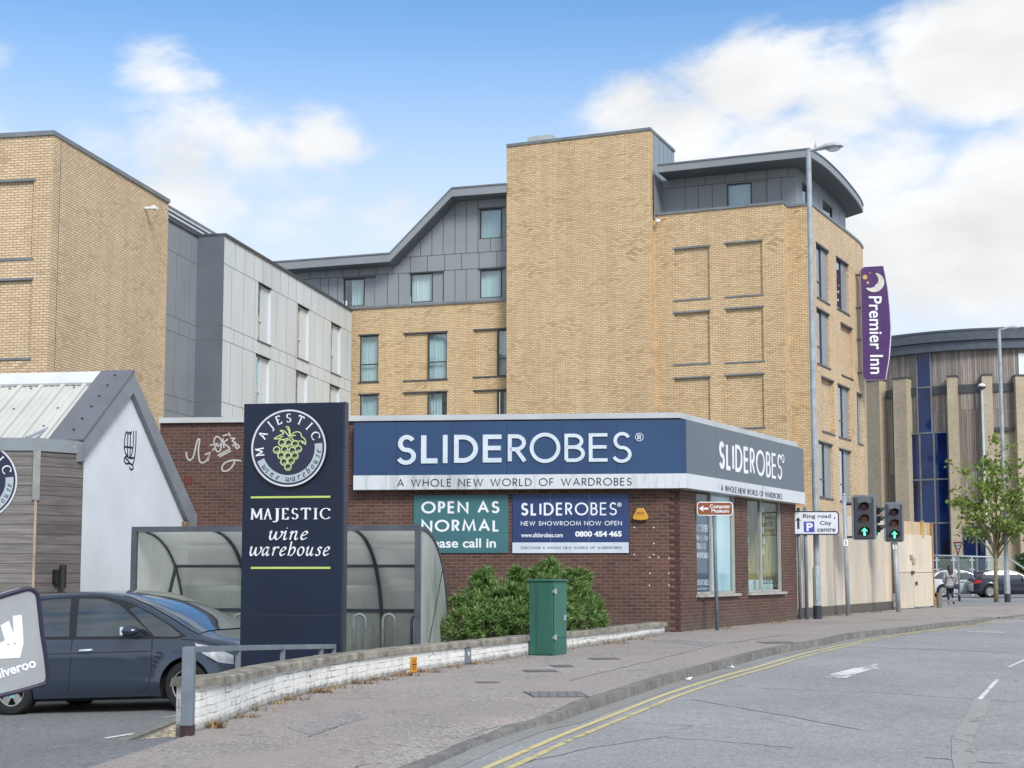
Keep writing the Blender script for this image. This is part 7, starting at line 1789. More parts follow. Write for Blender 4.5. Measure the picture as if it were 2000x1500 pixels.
# ------------------------------------------------------------------ covers in the pavement
M['iron'] = plain('cast_iron', (.15, .145, .145), .7, .25, 9, bump=.5)
t = NT('slotted_cover'); ck = t.n('ShaderNodeTexBrick'); ck.offset = 0; t.l(t.tc.outputs['UV'], ck.inputs[0])
for k_, v_ in (('Color1', (.21, .205, .20, 1)), ('Color2', (.19, .185, .18, 1)), ('Mortar', (.12, .118, .115, 1)), ('Scale', 1), ('Mortar Size', .012), ('Brick Width', .11), ('Row Height', .2)): ck.inputs[k_].default_value = v_
t.set(Base_Color=ck.outputs[0], Roughness=.7); M['slotted'] = t.m
for (x0, x1, y0, y1, m, lab) in ((1034, 1140, 1351, 1362, 'slotted', 'large slotted iron cover in the pavement nearest the kerb'), (1025, 1085, 1308.5, 1313, 'iron', 'long iron access cover between the cabinet and the slotted cover'), (1078, 1118, 1299, 1303.5, 'iron', 'small iron cover just below the green cabinet'),
                                 (1153, 1207, 1285, 1288.5, 'iron', 'iron cover in the pavement to the side of the green cabinet'), (932, 972, 1331.5, 1334.5, 'iron', 'thin worn iron cover between the low wall and slotted cover'), (1487, 1550, 1253.5, 1257, 'iron', 'far iron cover near the kerb before the traffic lights')):
    sk = 10 if x1 - x0 > 60 else 5
    P = [G(x0 + sk, y1), G(x1 + sk, y1 - .5), G(x1 - sk, y0), G(x0 - sk, y0 + .5)]; c = sum(P, Vector((0, 0, 0))) / 4; r = empty('manhole_cover', c, lab, 'manhole cover', 'iron covers set in the pavement')
    mb = MB(); mb.mesh([p + V * .006 for p in P] + [p - V * .02 for p in P], [(0, 1, 2, 3), (0, 4, 5, 1), (1, 5, 6, 2), (2, 6, 7, 3), (3, 7, 4, 0)]); mb.build('cover', M[m], r)
    mb = MB(); mb.mesh([c + (p - c) * k + V * z for k, z in ((1.05, .003), (1.0, .0045)) for p in P], [(i, (i + 1) % 4, 4 + (i + 1) % 4, 4 + i) for i in range(4)]); mb.build('frame', M['joint'], r)
# scraps of litter by the kerb
for (x, y) in ((1424, 1305), (1346, 1329), (1882, 1215.5)):
    p = G(x, y, -KH + .01); mb = MB(); mb.mesh([p + Vector((random.uniform(-.09, .09), random.uniform(-.09, .09), random.uniform(0, .06))) for _ in range(6)], [(0, 1, 2), (1, 2, 3), (2, 3, 4), (3, 4, 5), (0, 4, 5)]); o = mb.build('litter', M['letter_white']); tag(o, {1424: 'crumpled white paper scrap in the gutter before the road arrow', 1346: 'small white scrap lying in the gutter nearest the camera', 1882: 'white litter at the far end of the kerb'}[x], 'litter', 'paper scraps in the gutter')
# ------------------------------------------------------------------ cars
def interp(tab, x):
    if x <= tab[0][0]: return tab[0][1]
    if x >= tab[-1][0]: return tab[-1][1]
    n = len(tab); sl = [(tab[i + 1][1] - tab[i][1]) / (tab[i + 1][0] - tab[i][0]) for i in range(n - 1)]
    tg = [sl[0]] + [0 if sl[i - 1] * sl[i] <= 0 else 2 * sl[i - 1] * sl[i] / (sl[i - 1] + sl[i]) for i in range(1, n - 1)] + [sl[-1]]
    for i in range(n - 1):
        if x <= tab[i + 1][0]:
            h = tab[i + 1][0] - tab[i][0]; t = (x - tab[i][0]) / h
            return (2 * t ** 3 - 3 * t * t + 1) * tab[i][1] + (t ** 3 - 2 * t * t + t) * h * tg[i] + (3 * t * t - 2 * t ** 3) * tab[i + 1][1] + (t ** 3 - t * t) * h * tg[i + 1]
def make_car(name, label, loc, yaw, pitch, C, group=None):
    """C: length profile of a car whose nose points to +X, wheels at x=0 (rear) and x=wb (front)"""
    root = empty(name, loc, label, 'car', group); root.rotation_euler = (0, -pitch, yaw)
    paint = C['paint']; wb, wr, W = C['wb'], C['wr'], C['w'] / 2
    x0, x1 = C['x0'], C['x1']
    top = C['top']; bot = C['bot']
    def W_at(x):
        f = min(1, (x1 - x) / .75); r = min(1, (x - x0) / .6)
        return W * (1 - .30 * (1 - max(0, f)) ** 2.2) * (1 - .16 * (1 - max(0, r)) ** 2.4)
    belt = C['belt']
    def half(x, z):
        w = W_at(x); zb = interp(belt, x); zt = interp(top, x)
        k = 1 - .035 * max(0, (z - .62) / .4) ** 2 if z < zb else 1 - .035 * max(0, (zb - .62) / .4) ** 2 - .30 * ((z - zb) / max(.2, C['h'] - zb)) ** 1.25 * .62
        lowk = 1 - .07 * max(0, (.42 - z) / .3) ** 1.5
        crease = .012 * math.exp(-((z - .36) / .04) ** 2) + .010 * math.exp(-((z - (zb - .2)) / .035) ** 2)
        fl = 0
        for cx in (0, wb):
            r = math.hypot(x - cx, z - wr); fl = max(fl, .028 * math.exp(-((r - wr * 1.16) / .06) ** 2))
        return w * k * lowk + crease + fl
    def zedge(x): return interp(top, x) - C['crown'](x)
    def zlow(x):
        z = interp(bot, x)
        for cx in (0, wb):
            ra = wr * 1.13
            if abs(x - cx) < ra: z = max(z, wr + math.sqrt(ra ** 2 - (x - cx) ** 2))
        return z
    xs = sorted(set([x0 + (x1 - x0) * i / 90 for i in range(91)] + [cx + wr * 1.13 * k for cx in (0, wb) for k in (-1.001, -.999, -.97, -.9, .9, .97, .999, 1.001)]))
    NS, NTOP = 16, 9
    mb = MB(); rings = []
    for x in xs:
        zl, ze, zt = zlow(x), zedge(x), interp(top, x); ze = max(ze, zl + .02); pts = []
        for i in range(NS + 1): z = zl + (ze - zl) * i / NS; pts.append((half(x, z), z))
        ye = pts[-1][0]
        for i in range(1, NTOP + 1): a = R(90 * i / NTOP); pts.append((ye * math.cos(a) ** .55 if i < NTOP else 0, ze + (zt - ze) * math.sin(a) ** .8))
        rings.append([Vector((x, -y, z)) for y, z in pts] + [Vector((x, y, z)) for y, z in reversed(pts[:-1])])
    n = len(rings[0]); b = 0
    for r_ in rings: mb.v += r_
    for i in range(len(rings) - 1):
        for k in range(n - 1): mb.f.append((i * n + k, (i + 1) * n + k, (i + 1) * n + k + 1, i * n + k + 1))
    mb.f.append(tuple(range(n))); mb.f.append(tuple((len(rings) - 1) * n + k for k in reversed(range(n))))
    mb.build('body', paint, root, smooth=35, world=False)
    # dark underside and wheel wells
    mb = MB(); mb.boxf((0, 0, 0), (1, 0, 0), (0, 1, 0), (0, 0, 1), (x0 + .25, x1 - .25), (-W * .80, W * .80), (C['clear'], C['clear'] + .45)); mb.build('underbody', M['rubber'], root, world=False)
    def patch(poly, off, m, nm, parent=root, sides=(-1, 1), step=.05):
        """a pane or panel lying on the body side; poly in (x, z)"""
        for sd in sides:
            bm = bmesh.new(); vs = [bm.verts.new((x, 0, z)) for x, z in poly]; bm.faces.new(vs)
            xa, xb = min(p[0] for p in poly), max(p[0] for p in poly); za, zb_ = min(p[1] for p in poly), max(p[1] for p in poly)
            for (a, b2, nn_, cnt) in ((xa, xb, (1, 0, 0), int((xb - xa) / .09)), (za, zb_, (0, 0, 1), int((zb_ - za) / .06))):
                for i in range(1, cnt + 1):
                    v = a + (b2 - a) * i / (cnt + 1); bmesh.ops.bisect_plane(bm, geom=bm.verts[:] + bm.edges[:] + bm.faces[:], plane_co=Vector(nn_) * v, plane_no=nn_)
            q = MB(); idx = {v: i for i, v in enumerate(bm.verts)}; q.mesh([(v.co.x, sd * (half(v.co.x, v.co.z) + off), v.co.z) for v in bm.verts], [tuple(idx[v] for v in f.verts) for f in bm.faces]); bm.free()
            q.build(nm, m, parent, smooth=True, world=False)
    def seam(pts, nm='seam', wd=.012, m=None, off=.003, sides=(-1, 1), parent=root):
        for sd in sides:
            q = MB()
            for (a, b2) in zip(pts, pts[1:]):
                k = max(1, int(math.hypot(a[0] - b2[0], a[1] - b2[1]) / .08)); pr = [(a[0] + (b2[0] - a[0]) * i / k, a[1] + (b2[1] - a[1]) * i / k) for i in range(k + 1)]
                d = Vector((b2[0] - a[0], b2[1] - a[1])).normalized(); nx, nz_ = -d.y * wd / 2, d.x * wd / 2
                for p, r2 in zip(pr, pr[1:]): q.add([(p[0] + nx, sd * (half(p[0], p[1]) + off), p[1] + nz_), (r2[0] + nx, sd * (half(r2[0], r2[1]) + off), r2[1] + nz_), (r2[0] - nx, sd * (half(r2[0], r2[1]) + off), r2[1] - nz_), (p[0] - nx, sd * (half(p[0], p[1]) + off), p[1] - nz_)])
            q.build(nm, m or M['black'], parent, world=False)
    for nm, poly in C['panes']: patch(poly, .007, C['glass'], nm)
    for poly in C.get('pillars', []): patch(poly, .005, M['black'], 'pillar_trim')
    for pts in C['seams']: seam(pts)
    for pts, wd, m in C.get('trims', []): seam(pts, 'trim', wd, m, .006)
    # windscreen and rear screen: on the top skin
    def skin(xa, xb, k, nm, m, inset, off=.008):
        q = MB(); rows = []
        for i in range(11):
            x = xa + (xb - xa) * i / 10; ze, zt = zedge(x), interp(top, x); ye = half(x, ze); row = []
            for j in range(-8, 9):
                s = j / 8 * inset; a = math.acos(min(1, abs(s))) ; ca = abs(s); th = math.acos(min(1, ca ** (1 / .55))) if ca > 0 else math.pi / 2
                z = ze + (zt - ze) * math.sin(th) ** .8; row.append(Vector((x + off * k, ye * s, z + off)))
            rows.append(row)
        b = 0
        for r_ in rows: q.v += r_
        for i in range(10):
            for j in range(16): q.f.append((i * 17 + j, (i + 1) * 17 + j, (i + 1) * 17 + j + 1, i * 17 + j + 1))
        return q.build(nm, m, root, smooth=True, world=False)
    ws = C['screen']; skin(ws[0], ws[1], .8, 'windscreen', C['glass'], .93)
    if 'rear_screen' in C: skin(C['rear_screen'][0], C['rear_screen'][1], -.8, 'rear_screen', C['glass'], .85)
    # wheels
    for cx in (0, wb):
        for sd in (-1, 1):
            yo = sd * (W * .985); wdt = .215
            q = MB(); prof = [(wr * .64, -wdt / 2), (wr * .72, -wdt / 2 - .008), (wr * .93, -wdt / 2), (wr, -wdt / 2 + .03), (wr, wdt / 2 - .03), (wr * .93, wdt / 2), (wr * .72, wdt / 2 + .008), (wr * .64, wdt / 2)]
            yc = yo - sd * wdt / 2; q.lathe(prof + [prof[0]], (cx, yc, wr), 36, 'y', caps=False); wh_ = q.build('wheel', M['rubber'], root, smooth=40, world=False)
            q = MB(); q.lathe([(wr * .66, sd * .06), (wr * .60, sd * .10), (wr * .655, sd * .105), (wr * .655, sd * .06)], (cx, yc, wr), 36, 'y', caps=False); q.lathe([(0, sd * .09), (wr * .13, sd * .085), (wr * .15, sd * .06)], (cx, yc, wr), 16, 'y', caps=False)
            ns = C.get('spokes', 5)
            for k in range(ns):
                a = 2 * math.pi * k / ns + .3; ux = Vector((math.cos(a), 0, math.sin(a))); uz = Vector((-math.sin(a), 0, math.cos(a)))
                w0, w1_ = wr * .13, wr * (.17 if ns == 5 else .09)
                P = [Vector((cx, yc + sd * .085, wr)) + ux * r_ + uz * s_ for r_, s_ in ((wr * .1, -w0), (wr * .62, -w1_), (wr * .62, w1_), (wr * .1, w0))]; q.mesh(P + [p - Vector((0, sd * .03, 0)) for p in P], [(0, 1, 2, 3), (0, 4, 5, 1), (1, 5, 6, 2), (2, 6, 7, 3)])
            q.build('rim', C['rim'], wh_, smooth=30, world=False)
            q = MB(); q.lathe([(0, sd * .0), (wr * .64, sd * .0)], (cx, yc, wr), 24, 'y'); q.build('brake_disc', M['metal_dark'], wh_, world=False)
    for x, z in C['handles']:
        for sd in (-1, 1):
            q = MB(); y = half(x, z); q.tube([(x - .10, sd * (y + .0), z), (x - .08, sd * (y + .04), z), (x + .08, sd * (y + .04), z + .004), (x + .10, sd * y, z + .004)], .017, 8); q.build('handle', C.get('handle_m', M['letter_grey']), root, smooth=True, world=False)
    mx, mz = C['mirror']
    for sd in (-1, 1):
        q = MB(); y = sd * half(mx, mz); rings = []
        for (dx, s) in ((-.13, .55), (-.09, .95), (0, 1.0), (.07, .8), (.11, .35)): rings.append([Vector((mx + dx, y + sd * (.14 + .11 * s * math.cos(R(k * 36))), mz + .05 + .075 * s * math.sin(R(k * 36)))) for k in range(10)])
        for r_ in rings: q.v += r_
        for i in range(4):
            for k in range(10): q.f.append((i * 10 + k, i * 10 + (k + 1) % 10, (i + 1) * 10 + (k + 1) % 10, (i + 1) * 10 + k))
        q.f.append(tuple(range(10))); q.f.append(tuple(40 + k for k in range(10))); q.boxf((mx + .02, y, mz), (1, 0, 0), (0, 1, 0), (0, 0, 1), (-.05, .06), (min(0, sd * .12), max(0, sd * .12)), (-.03, .02))
        mo = q.build('mirror', paint, root, smooth=40, world=False)
        q = MB(); q.boxf((mx - .115, y + sd * .14, mz + .05), (1, 0, 0), (0, 1, 0), (0, 0, 1), (-.004, .035), (-.09 if sd > 0 else -.1, .1 if sd > 0 else .09), (-.055, .062)); q.build('indicator', M['letter_grey'], mo, bevel=.01, world=False)
    for nm, poly, m in C.get('lamps', []): patch(poly, .012, m, nm)
    return root
M['car_glass'] = plain('car_glass', (.035, .045, .05), .03, .3, 1.2, coat=1.0)
for n_ in M['car_glass'].node_tree.nodes:
    if n_.type == 'BSDF_PRINCIPLED': n_.inputs['Specular IOR Level'].default_value = 1.0
t = NT('car_paint'); t.set(Base_Color=(.038, .056, .092), Roughness=.26, Metallic=.5); t.set(**{'Coat_Weight': 1.0, 'Coat_Roughness': .03}); M['car_blue'] = t.m
t = NT('car_paint_black'); t.set(Base_Color=(.010, .012, .03), Roughness=.25, Metallic=.3); t.set(**{'Coat_Weight': 1.0, 'Coat_Roughness': .03}); M['car_black'] = t.m
t = NT('car_paint_white'); t.set(Base_Color=(.55, .60, .66), Roughness=.3); t.set(**{'Coat_Weight': 1.0, 'Coat_Roughness': .05}); M['car_white'] = t.m
M['alloy'] = plain('alloy', (.42, .43, .43), .3, .1, 4, metal=.6)
M['headlamp'] = plain('headlamp', (.60, .63, .66), .12, .2, 9, coat=.8); M['tail'] = plain('tail_lamp', (.40, .015, .02), .2, .1, coat=.5)
H = 1.74
mpv = dict(paint=M['car_blue'], glass=M['car_glass'], rim=M['alloy'], wb=2.85, wr=.348, w=1.86, x0=-1.02, x1=3.80, h=H, clear=.17, spokes=5,
  top=[(-1.02, .62), (-.98, 1.05), (-.85, 1.28), (-.55, 1.60), (-.2, 1.69), (.6, 1.735), (1.2, 1.735), (1.7, 1.68), (2.1, 1.555), (2.5, 1.37), (2.8, 1.205), (3.0, 1.10), (3.15, 1.045), (3.4, .965), (3.62, .84), (3.74, .68), (3.80, .5)],
  bot=[(-1.02, .40), (-.8, .30), (-.5, .24), (.4, .22), (2.3, .22), (3.3, .24), (3.6, .28), (3.80, .36)],
  belt=[(-1.02, 1.09), (0, 1.08), (1.4, 1.045), (2.3, 1.01), (2.9, .99), (3.80, .88)],
  crown=lambda x: .055 if x < 1.5 else (.055 + .05 * min(1, (x - 1.5) / 1.0)),
  panes=[('side_window', [(-.78, 1.16), (-.52, 1.50), (-.1, 1.585), (.02, 1.59), (.05, 1.12)]), ('side_window', [(.12, 1.11), (.10, 1.595), (.62, 1.63), (.92, 1.63), (.97, 1.09)]), ('side_window', [(1.09, 1.085), (1.06, 1.625), (1.45, 1.60), (1.74, 1.51), (2.26, 1.12), (2.27, 1.055)]),
         ('quarter_window', [(2.02, 1.47), (2.3, 1.34), (2.6, 1.175), (2.78, 1.05), (2.70, 1.03), (2.36, 1.045), (1.92, 1.44)])],
  pillars=[[(-.86, 1.10), (-.55, 1.54), (-.1, 1.625), (.9, 1.665), (1.45, 1.645), (1.9, 1.54), (2.3, 1.365), (2.62, 1.19), (2.86, 1.03), (2.70, 1.0), (1.1, 1.045), (.0, 1.08)]],
  seams=[[(1.02, 1.06), (1.01, .8), (.97, .30)], [(2.32, 1.02), (2.32, .62), (2.27, .36), (2.12, .28)], [(-.28, 1.07), (-.06, .82)], [(.97, .27), (2.12, .27)], [(.97, .30), (.5, .27)], [(-.55, .86), (2.30, .845)], [(2.78, .99), (3.05, .97), (3.4, .875)]],
  trims=[([(.42, .47), (2.2, .45)], .012, M['car_blue']), ([(2.40, .83), (2.50, .80)], .02, M['black']), ([(2.37, .77), (2.46, .74)], .02, M['black']), ([(2.35, .71), (2.43, .68)], .02, M['black']), ([(2.33, .65), (2.40, .62)], .018, M['black'])],
  screen=(1.74, 3.02), handles=[(1.26, .885), (.10, .885)], mirror=(2.06, 1.085),
  lamps=[('headlight', [(3.0, .93), (3.3, .87), (3.55, .74), (3.55, .62), (3.35, .66), (3.08, .82)], M['headlamp'])])
cf = Vector((math.cos(R(-17.6)), math.sin(R(-17.6)), 0)); cn = Vector((cf.y, -cf.x, 0))    # near side faces cn
NY = 20.9
fw = at(371, 1391, NY); rear_mid = Vector((fw.x, fw.y, 0)) - cf * 2.85 - cn * .83
front_z = fw.z; rw = rear_mid + cn * .83; rz = carpark_z(rw.x, rw.y); fz_ = carpark_z(fw.x, fw.y)
cp_ = math.atan((fz_ - rz) / 2.85)
car = make_car('parked_car', 'dark blue people carrier parked in the shop car park behind the white wall', (rear_mid.x, rear_mid.y, rz + .0), R(-17.6), cp_, mpv)
# hatch cars across the junction, seen side on
hatch = dict(mpv, wb=2.66, wr=.34, w=1.82, x0=-.86, x1=3.52, h=1.5, clear=.18, spokes=10,
  top=[(-.86, .7), (-.80, .98), (-.62, 1.12), (-.2, 1.42), (.3, 1.49), (.9, 1.5), (1.35, 1.43), (1.8, 1.22), (2.2, 1.02), (2.6, .97), (3.1, .9), (3.4, .76), (3.52, .55)],
  belt=[(-.86, .98), (0, .98), (1.2, .95), (2.2, .93), (3.52, .85)], crown=lambda x: .05,
  panes=[('side_window', [(-.45, 1.05), (-.12, 1.33), (.25, 1.38), (.30, 1.01)]), ('side_window', [(.36, 1.01), (.34, 1.385), (.85, 1.395), (.88, .99)]), ('side_window', [(.96, .985), (.94, 1.39), (1.22, 1.35), (1.55, 1.22), (1.95, 1.0), (1.9, .97)])], pillars=[[(-.55, 1.01), (-.15, 1.37), (.3, 1.42), (.95, 1.43), (1.3, 1.38), (1.65, 1.22), (2.05, .97), (1.0, .955)]],
  seams=[[(.92, .97), (.9, .35)], [(1.95, .95), (1.92, .35)], [(.1, .98), (.12, .6)]], trims=[], screen=(1.36, 2.14), rear_screen=(-.6, -.22), handles=[(1.05, .83), (.2, .84)], handle_m=M['black'], mirror=(1.8, .98), lamps=[('taillight', [(-.8, .92), (-.5, .95), (-.45, .82), (-.82, .72)], M['tail']), ('headlight', [(2.9, .86), (3.25, .78), (3.3, .68), (3.0, .72)], M['headlamp'])])
Yw = 82.0
p = at(1844, 1158, Yw); z = gz(Yw)
make_car('parked_car', 'white hatchback parked beyond the junction beside the give way sign', (p.x, Yw + .8, z), R(-4), 0, dict(hatch, paint=M['car_white']))
Yk = 80.0; p = at(1936, 1165, Yk)
make_car('parked_car', 'black hatchback parked beyond the junction behind the young tree trunk', (p.x, Yk + .8, gz(Yk)), R(-4), 0, dict(hatch, paint=M['car_black']))

# ------------------------------------------------------------------ delivery bag at the frame edge
BY = 7.4; bag = empty('delivery_bag', at(20, 1345, BY), 'grey insulated food delivery bag with white animal logo at the frame edge', 'delivery bag')
BUa = R(-24); BU2 = Vector((math.cos(BUa), -math.sin(BUa))); bO2 = at(0, 1300, BY)
def bp(zx, zy): s, z = onplane(zx / 5.36, 1130 + zy / 5.36, Vector((bO2.x, bO2.y)), BU2); return (s, z - bO2.z)
outl = spline([(-420, 330), (0, 190), (200, 130), (290, 108), (345, 120), (392, 170), (412, 300), (440, 560), (478, 800), (500, 1000), (490, 1075), (440, 1110), (200, 1180), (0, 1228), (-420, 1330)], 4)
BU, BN = Vector((BU2.x, BU2.y, 0)), Vector((BU2.y, -BU2.x, 0))
mb = MB(); pol = [bp(*p) for p in outl]; mb.prism(pol, bO2, BU, V, BN, -.42, 0); mb.build('bag_body', plain('bag_grey', (.33, .35, .365), .75, .08, 3, bump=.3, bscale=14), bag)
mb = MB(); pp = [bO2 + BU * a + V * b + BN * .002 for a, b in pol]; mb.tube(pp, .011, 8); mb.build('piping', plain('bag_piping', (.02, .016, .05), .6), bag)
mb = MB()
for poly in ([(132, 392), (226, 381), (240, 560), (245, 680), (208, 830), (-30, 842), (-30, 690), (50, 648), (4, 492), (93, 440), (143, 585)],):
    mb.prism([bp(*p) for p in poly], bO2, BU, V, BN, 0, .004)
lg = mb.build('logo', M['letter_white'], bag)
mb = MB()
for (x, y) in ((85, 688), (155, 679)): c = bp(x, y); mb.prism([(c[0] + .0045 * math.cos(k), c[1] + .0052 * math.sin(k)) for k in [i * math.pi / 6 for i in range(12)]], bO2, BU, V, BN, .004, .005)
mb.build('logo_eye', bpy.data.materials['bag_grey'], lg)
a_, b_ = bp(-140, 1090), bp(384, 925); d_ = Vector((b_[0] - a_[0], b_[1] - a_[1])); L_ = d_.length; d_.normalize()
mb = MB(); sans_line(mb, 'deliveroo', bO2 + BU * a_[0] + V * a_[1], BU * d_.x + V * d_.y, V * d_.x - BU * d_.y, BN, L_ * 1.0, (bp(0, 900)[1] - bp(0, 1010)[1]) * 1.0, .004, bold=.03); mb.build('lettering', M['letter_white'], bag)
mb = MB(); c = bp(122, 1235); mb.boxf(bO2 + BU * c[0] + V * c[1], BU, V, BN, (-.011, .011), (-.006, .012), (-.03, .006)); mb.build('strap_tag', plain('turquoise_tag', (.10, .42, .36), .5), bag)

q1_, q2_ = bO2 + BU * -.22 - BN * .1 + V * -.2, bO2 + BU * -.22 - BN * .34 + V * -.2
mb = MB()
for q in (q1_, q2_): mb.tube([q + V * .12, Vector((q.x - .12, q.y, gz(q.y)))], .018, 8)
mb.tube([q1_ + V * .1, q2_ + V * .1], .018, 8); mb.build('carrier_frame', M['black'], bag, smooth=30)
# ------------------------------------------------------------------ plants
def leafmat(name, cols):
    t = NT(name); v = t.mapping('Object'); n = t.noise(v, 2.2, 4); n2 = t.noise(v, 17, 2)
    c = t.mix(t.ramp(n, .35, .65), cols[0], cols[1]); c = t.mix(t.ramp(n2, .45, .7), c, cols[2]); t.set(Base_Color=c, Roughness=.5)
    tl = t.n('ShaderNodeBsdfTranslucent'); t.l(c, tl.inputs[0]); mx = t.n('ShaderNodeMixShader'); mx.inputs[0].default_value = .28; t.l(t.b.outputs[0], mx.inputs[1]); t.l(tl.outputs[0], mx.inputs[2]); t.l(mx.outputs[0], t.out.inputs[0]); return t.m
M['bush'] = leafmat('bush_leaf', ((.10, .20, .05), (.17, .285, .075), (.27, .37, .13)))
M['tree_leaf'] = leafmat('tree_leaf', ((.14, .22, .04), (.22, .31, .07), (.30, .38, .10)))
M['bark'] = plain('bark', (.24, .22, .13), .9, .25, 8, bump=.5); M['hedge'] = leafmat('hedge_leaf', ((.03, .075, .025), (.06, .12, .04), (.09, .15, .05)))
def rosette(mb, p, d, n, L, w, curl=.5):
    d = d.normalized(); u = d.cross(Vector((.3, .2, 1))).normalized(); v = d.cross(u)
    for i in range(n):
        a = i * 2.399 + random.random(); tilt = random.uniform(.35, 1.25); dir_ = (d * math.cos(tilt) + (u * math.cos(a) + v * math.sin(a)) * math.sin(tilt)).normalized(); s = dir_.cross(d); s = s.normalized() if s.length > 1e-3 else u; l = L * random.uniform(.6, 1.1)
        m = p + dir_ * l * .5 + Vector((0, 0, .0)); e = p + dir_ * l - Vector((0, 0, l * .22 * curl)); q = p - d * random.uniform(0, .06)
        mb.add([q, m - s * w, e, m + s * w])
# evergreen bush behind the wall: several rounded masses of whorled shoots
bb_ = at(1045, 1250, 27.5); bush = empty('bush', (bb_.x, bb_.y, .1), 'leafy evergreen bush growing against the brick showroom behind the green cabinet', 'bush')
mb = MB(); st = MB(); random.seed(5)
lobes = [((922, 1190), .42, 26.6), ((948, 1150), .40, 27.4), ((985, 1160), .36, 27.2), ((1000, 1195), .6, 27.0), ((1045, 1135), .42, 27.9), ((1080, 1122), .42, 27.8), ((1118, 1140), .42, 27.8), ((1135, 1180), .42, 27.4), ((1060, 1195), .7, 27.0), ((905, 1225), .36, 26.2), ((950, 1225), .55, 26.4), ((1152, 1206), .26, 28.4), ((1168, 1212), .16, 28.6), ((1108, 1195), .5, 27.6), ((947, 1112), .16, 27.4), ((938, 1125), .2, 27.4), ((1074, 1094), .16, 27.9), ((1060, 1108), .22, 27.9), ((1135, 1115), .18, 27.8), ((1010, 1110), .15, 27.6), ((1012, 1225), .5, 26.5)]
for (px, rad, Y) in lobes:
    c = at(px[0], px[1] + (16 if px[1] < 1185 else 0), Y)
    for k in range(int(420 * rad ** 1.6 + 24)):
        d = Vector((random.gauss(0, 1), random.gauss(0, 1) - .3, random.gauss(0, 1) + .35)).normalized(); r = rad * random.uniform(.55, 1.06) * (1 + .16 * math.sin(5 * d.x + 3 * d.z + px[0])); p = c + Vector((d.x * r, d.y * r * .8, d.z * r * .9))
        if p.z < .0 or p.y > 31.5: continue
        up = (d + Vector((0, 0, .9))).normalized(); rosette(mb, p, up, random.randint(8, 12), .15, .0125)
        if random.random() < .12: st.tube([c - Vector((0, 0, rad * .5)), p], .008, 5)
mb.build('foliage', M['bush'], bush); 
for k in range(7): a = at(950 + 28 * k, 1260, 27.2); st.tube([(a.x, a.y, -.1), (a.x + random.uniform(-.2, .2), a.y, .9)], .02, 6)
st.build('branchwork', M['bark'], bush)
# low greenery seen dimly through the shelter
gr = at(720, 1245, 28.2); lp = empty('bush', (gr.x, gr.y, -.1), 'low green shrub seen dimly through the cycle shelter panels', 'bush'); mb = MB()
for (x, y, rd) in ((440, 1185, .6), (400, 1190, .5), (705, 1240, .5), (735, 1250, .45), (690, 1255, .4)):
    c = at(x, y, 28.3)
    for k in range(130): d = Vector((random.gauss(0, 1), random.gauss(0, 1), random.gauss(0, 1))).normalized(); rosette(mb, c + d * rd * random.uniform(.5, 1), d + Vector((0, 0, .8)), 8, .19, .02)
mb.build('foliage', M['bush'], lp)
# young street tree
tb_ = G(1946, 1176); tr_ = empty('tree', tb_, 'young street tree with thin pale trunk and sparse spring leaves', 'tree'); random.seed(21)
mb = MB(); fork = at(1945, 1072, tb_.y); mb.tube([tb_ - V * .1, tb_ + V * .8, fork], [.11, .09, .08], 10)
lf = MB(); YT = tb_.y
ends = [(1868, 965), (1880, 915), (1902, 1005), (1880, 1035), (1925, 890), (1946, 852), (1975, 900), (2000, 935), (2025, 960), (1990, 1010), (1960, 950), (1915, 960), (1955, 1010), (2010, 1030), (1935, 940), (1895, 985), (1985, 960), (2030, 1000), (1970, 1035), (1905, 1045)]
tips = []
for (x, y) in ends:
    e = at(x, y, YT + random.uniform(-1.1, 1.1)); m = fork.lerp(e, .45) + Vector((random.uniform(-.15, .15), random.uniform(-.2, .2), .35)); pts = [fork - V * random.uniform(0, .5), m, e]; q = [pts[0].lerp(pts[1], t_).lerp(pts[1].lerp(pts[2], t_), t_) for t_ in (0, .25, .5, .75, 1)]
    mb.tube(q, [.05, .035, .024, .014, .006], 6); tips.append((q, e))
    for k in range(5):
        b = q[2].lerp(q[4], random.random()); e2 = b + Vector((random.uniform(-.7, .7), random.uniform(-.7, .7), random.uniform(-.1, .75))); mb.tube([b, e2], [.012, .004], 5); tips.append(([b, b.lerp(e2, .5), e2], e2))
for q, e in tips:
    for k in range(3 if len(q) == 3 else 6):
        a = q[-2].lerp(e, random.uniform(.2, 1.05)) + Vector((random.gauss(0, .1), random.gauss(0, .1), random.gauss(0, .09)))
        for i in range(random.randint(4, 8)):
            c = a + Vector((random.gauss(0, .13), random.gauss(0, .13), random.gauss(0, .10))); n_ = Vector((random.gauss(0, 1), random.gauss(0, 1), random.gauss(.5, 1))).normalized(); u = n_.orthogonal().normalized(); w = n_.cross(u); s = random.uniform(.06, .115)
            lf.add([c + u * s, c + (u * .35 + w * .75) * s, c + (w * .7 - u * .5) * s, c - u * s * .8, c - (w * .7 + u * .4) * s, c + (u * .35 - w * .75) * s])
mb.build('trunk', M['bark'], tr_, smooth=True); lf.build('crown', M['tree_leaf'], tr_)
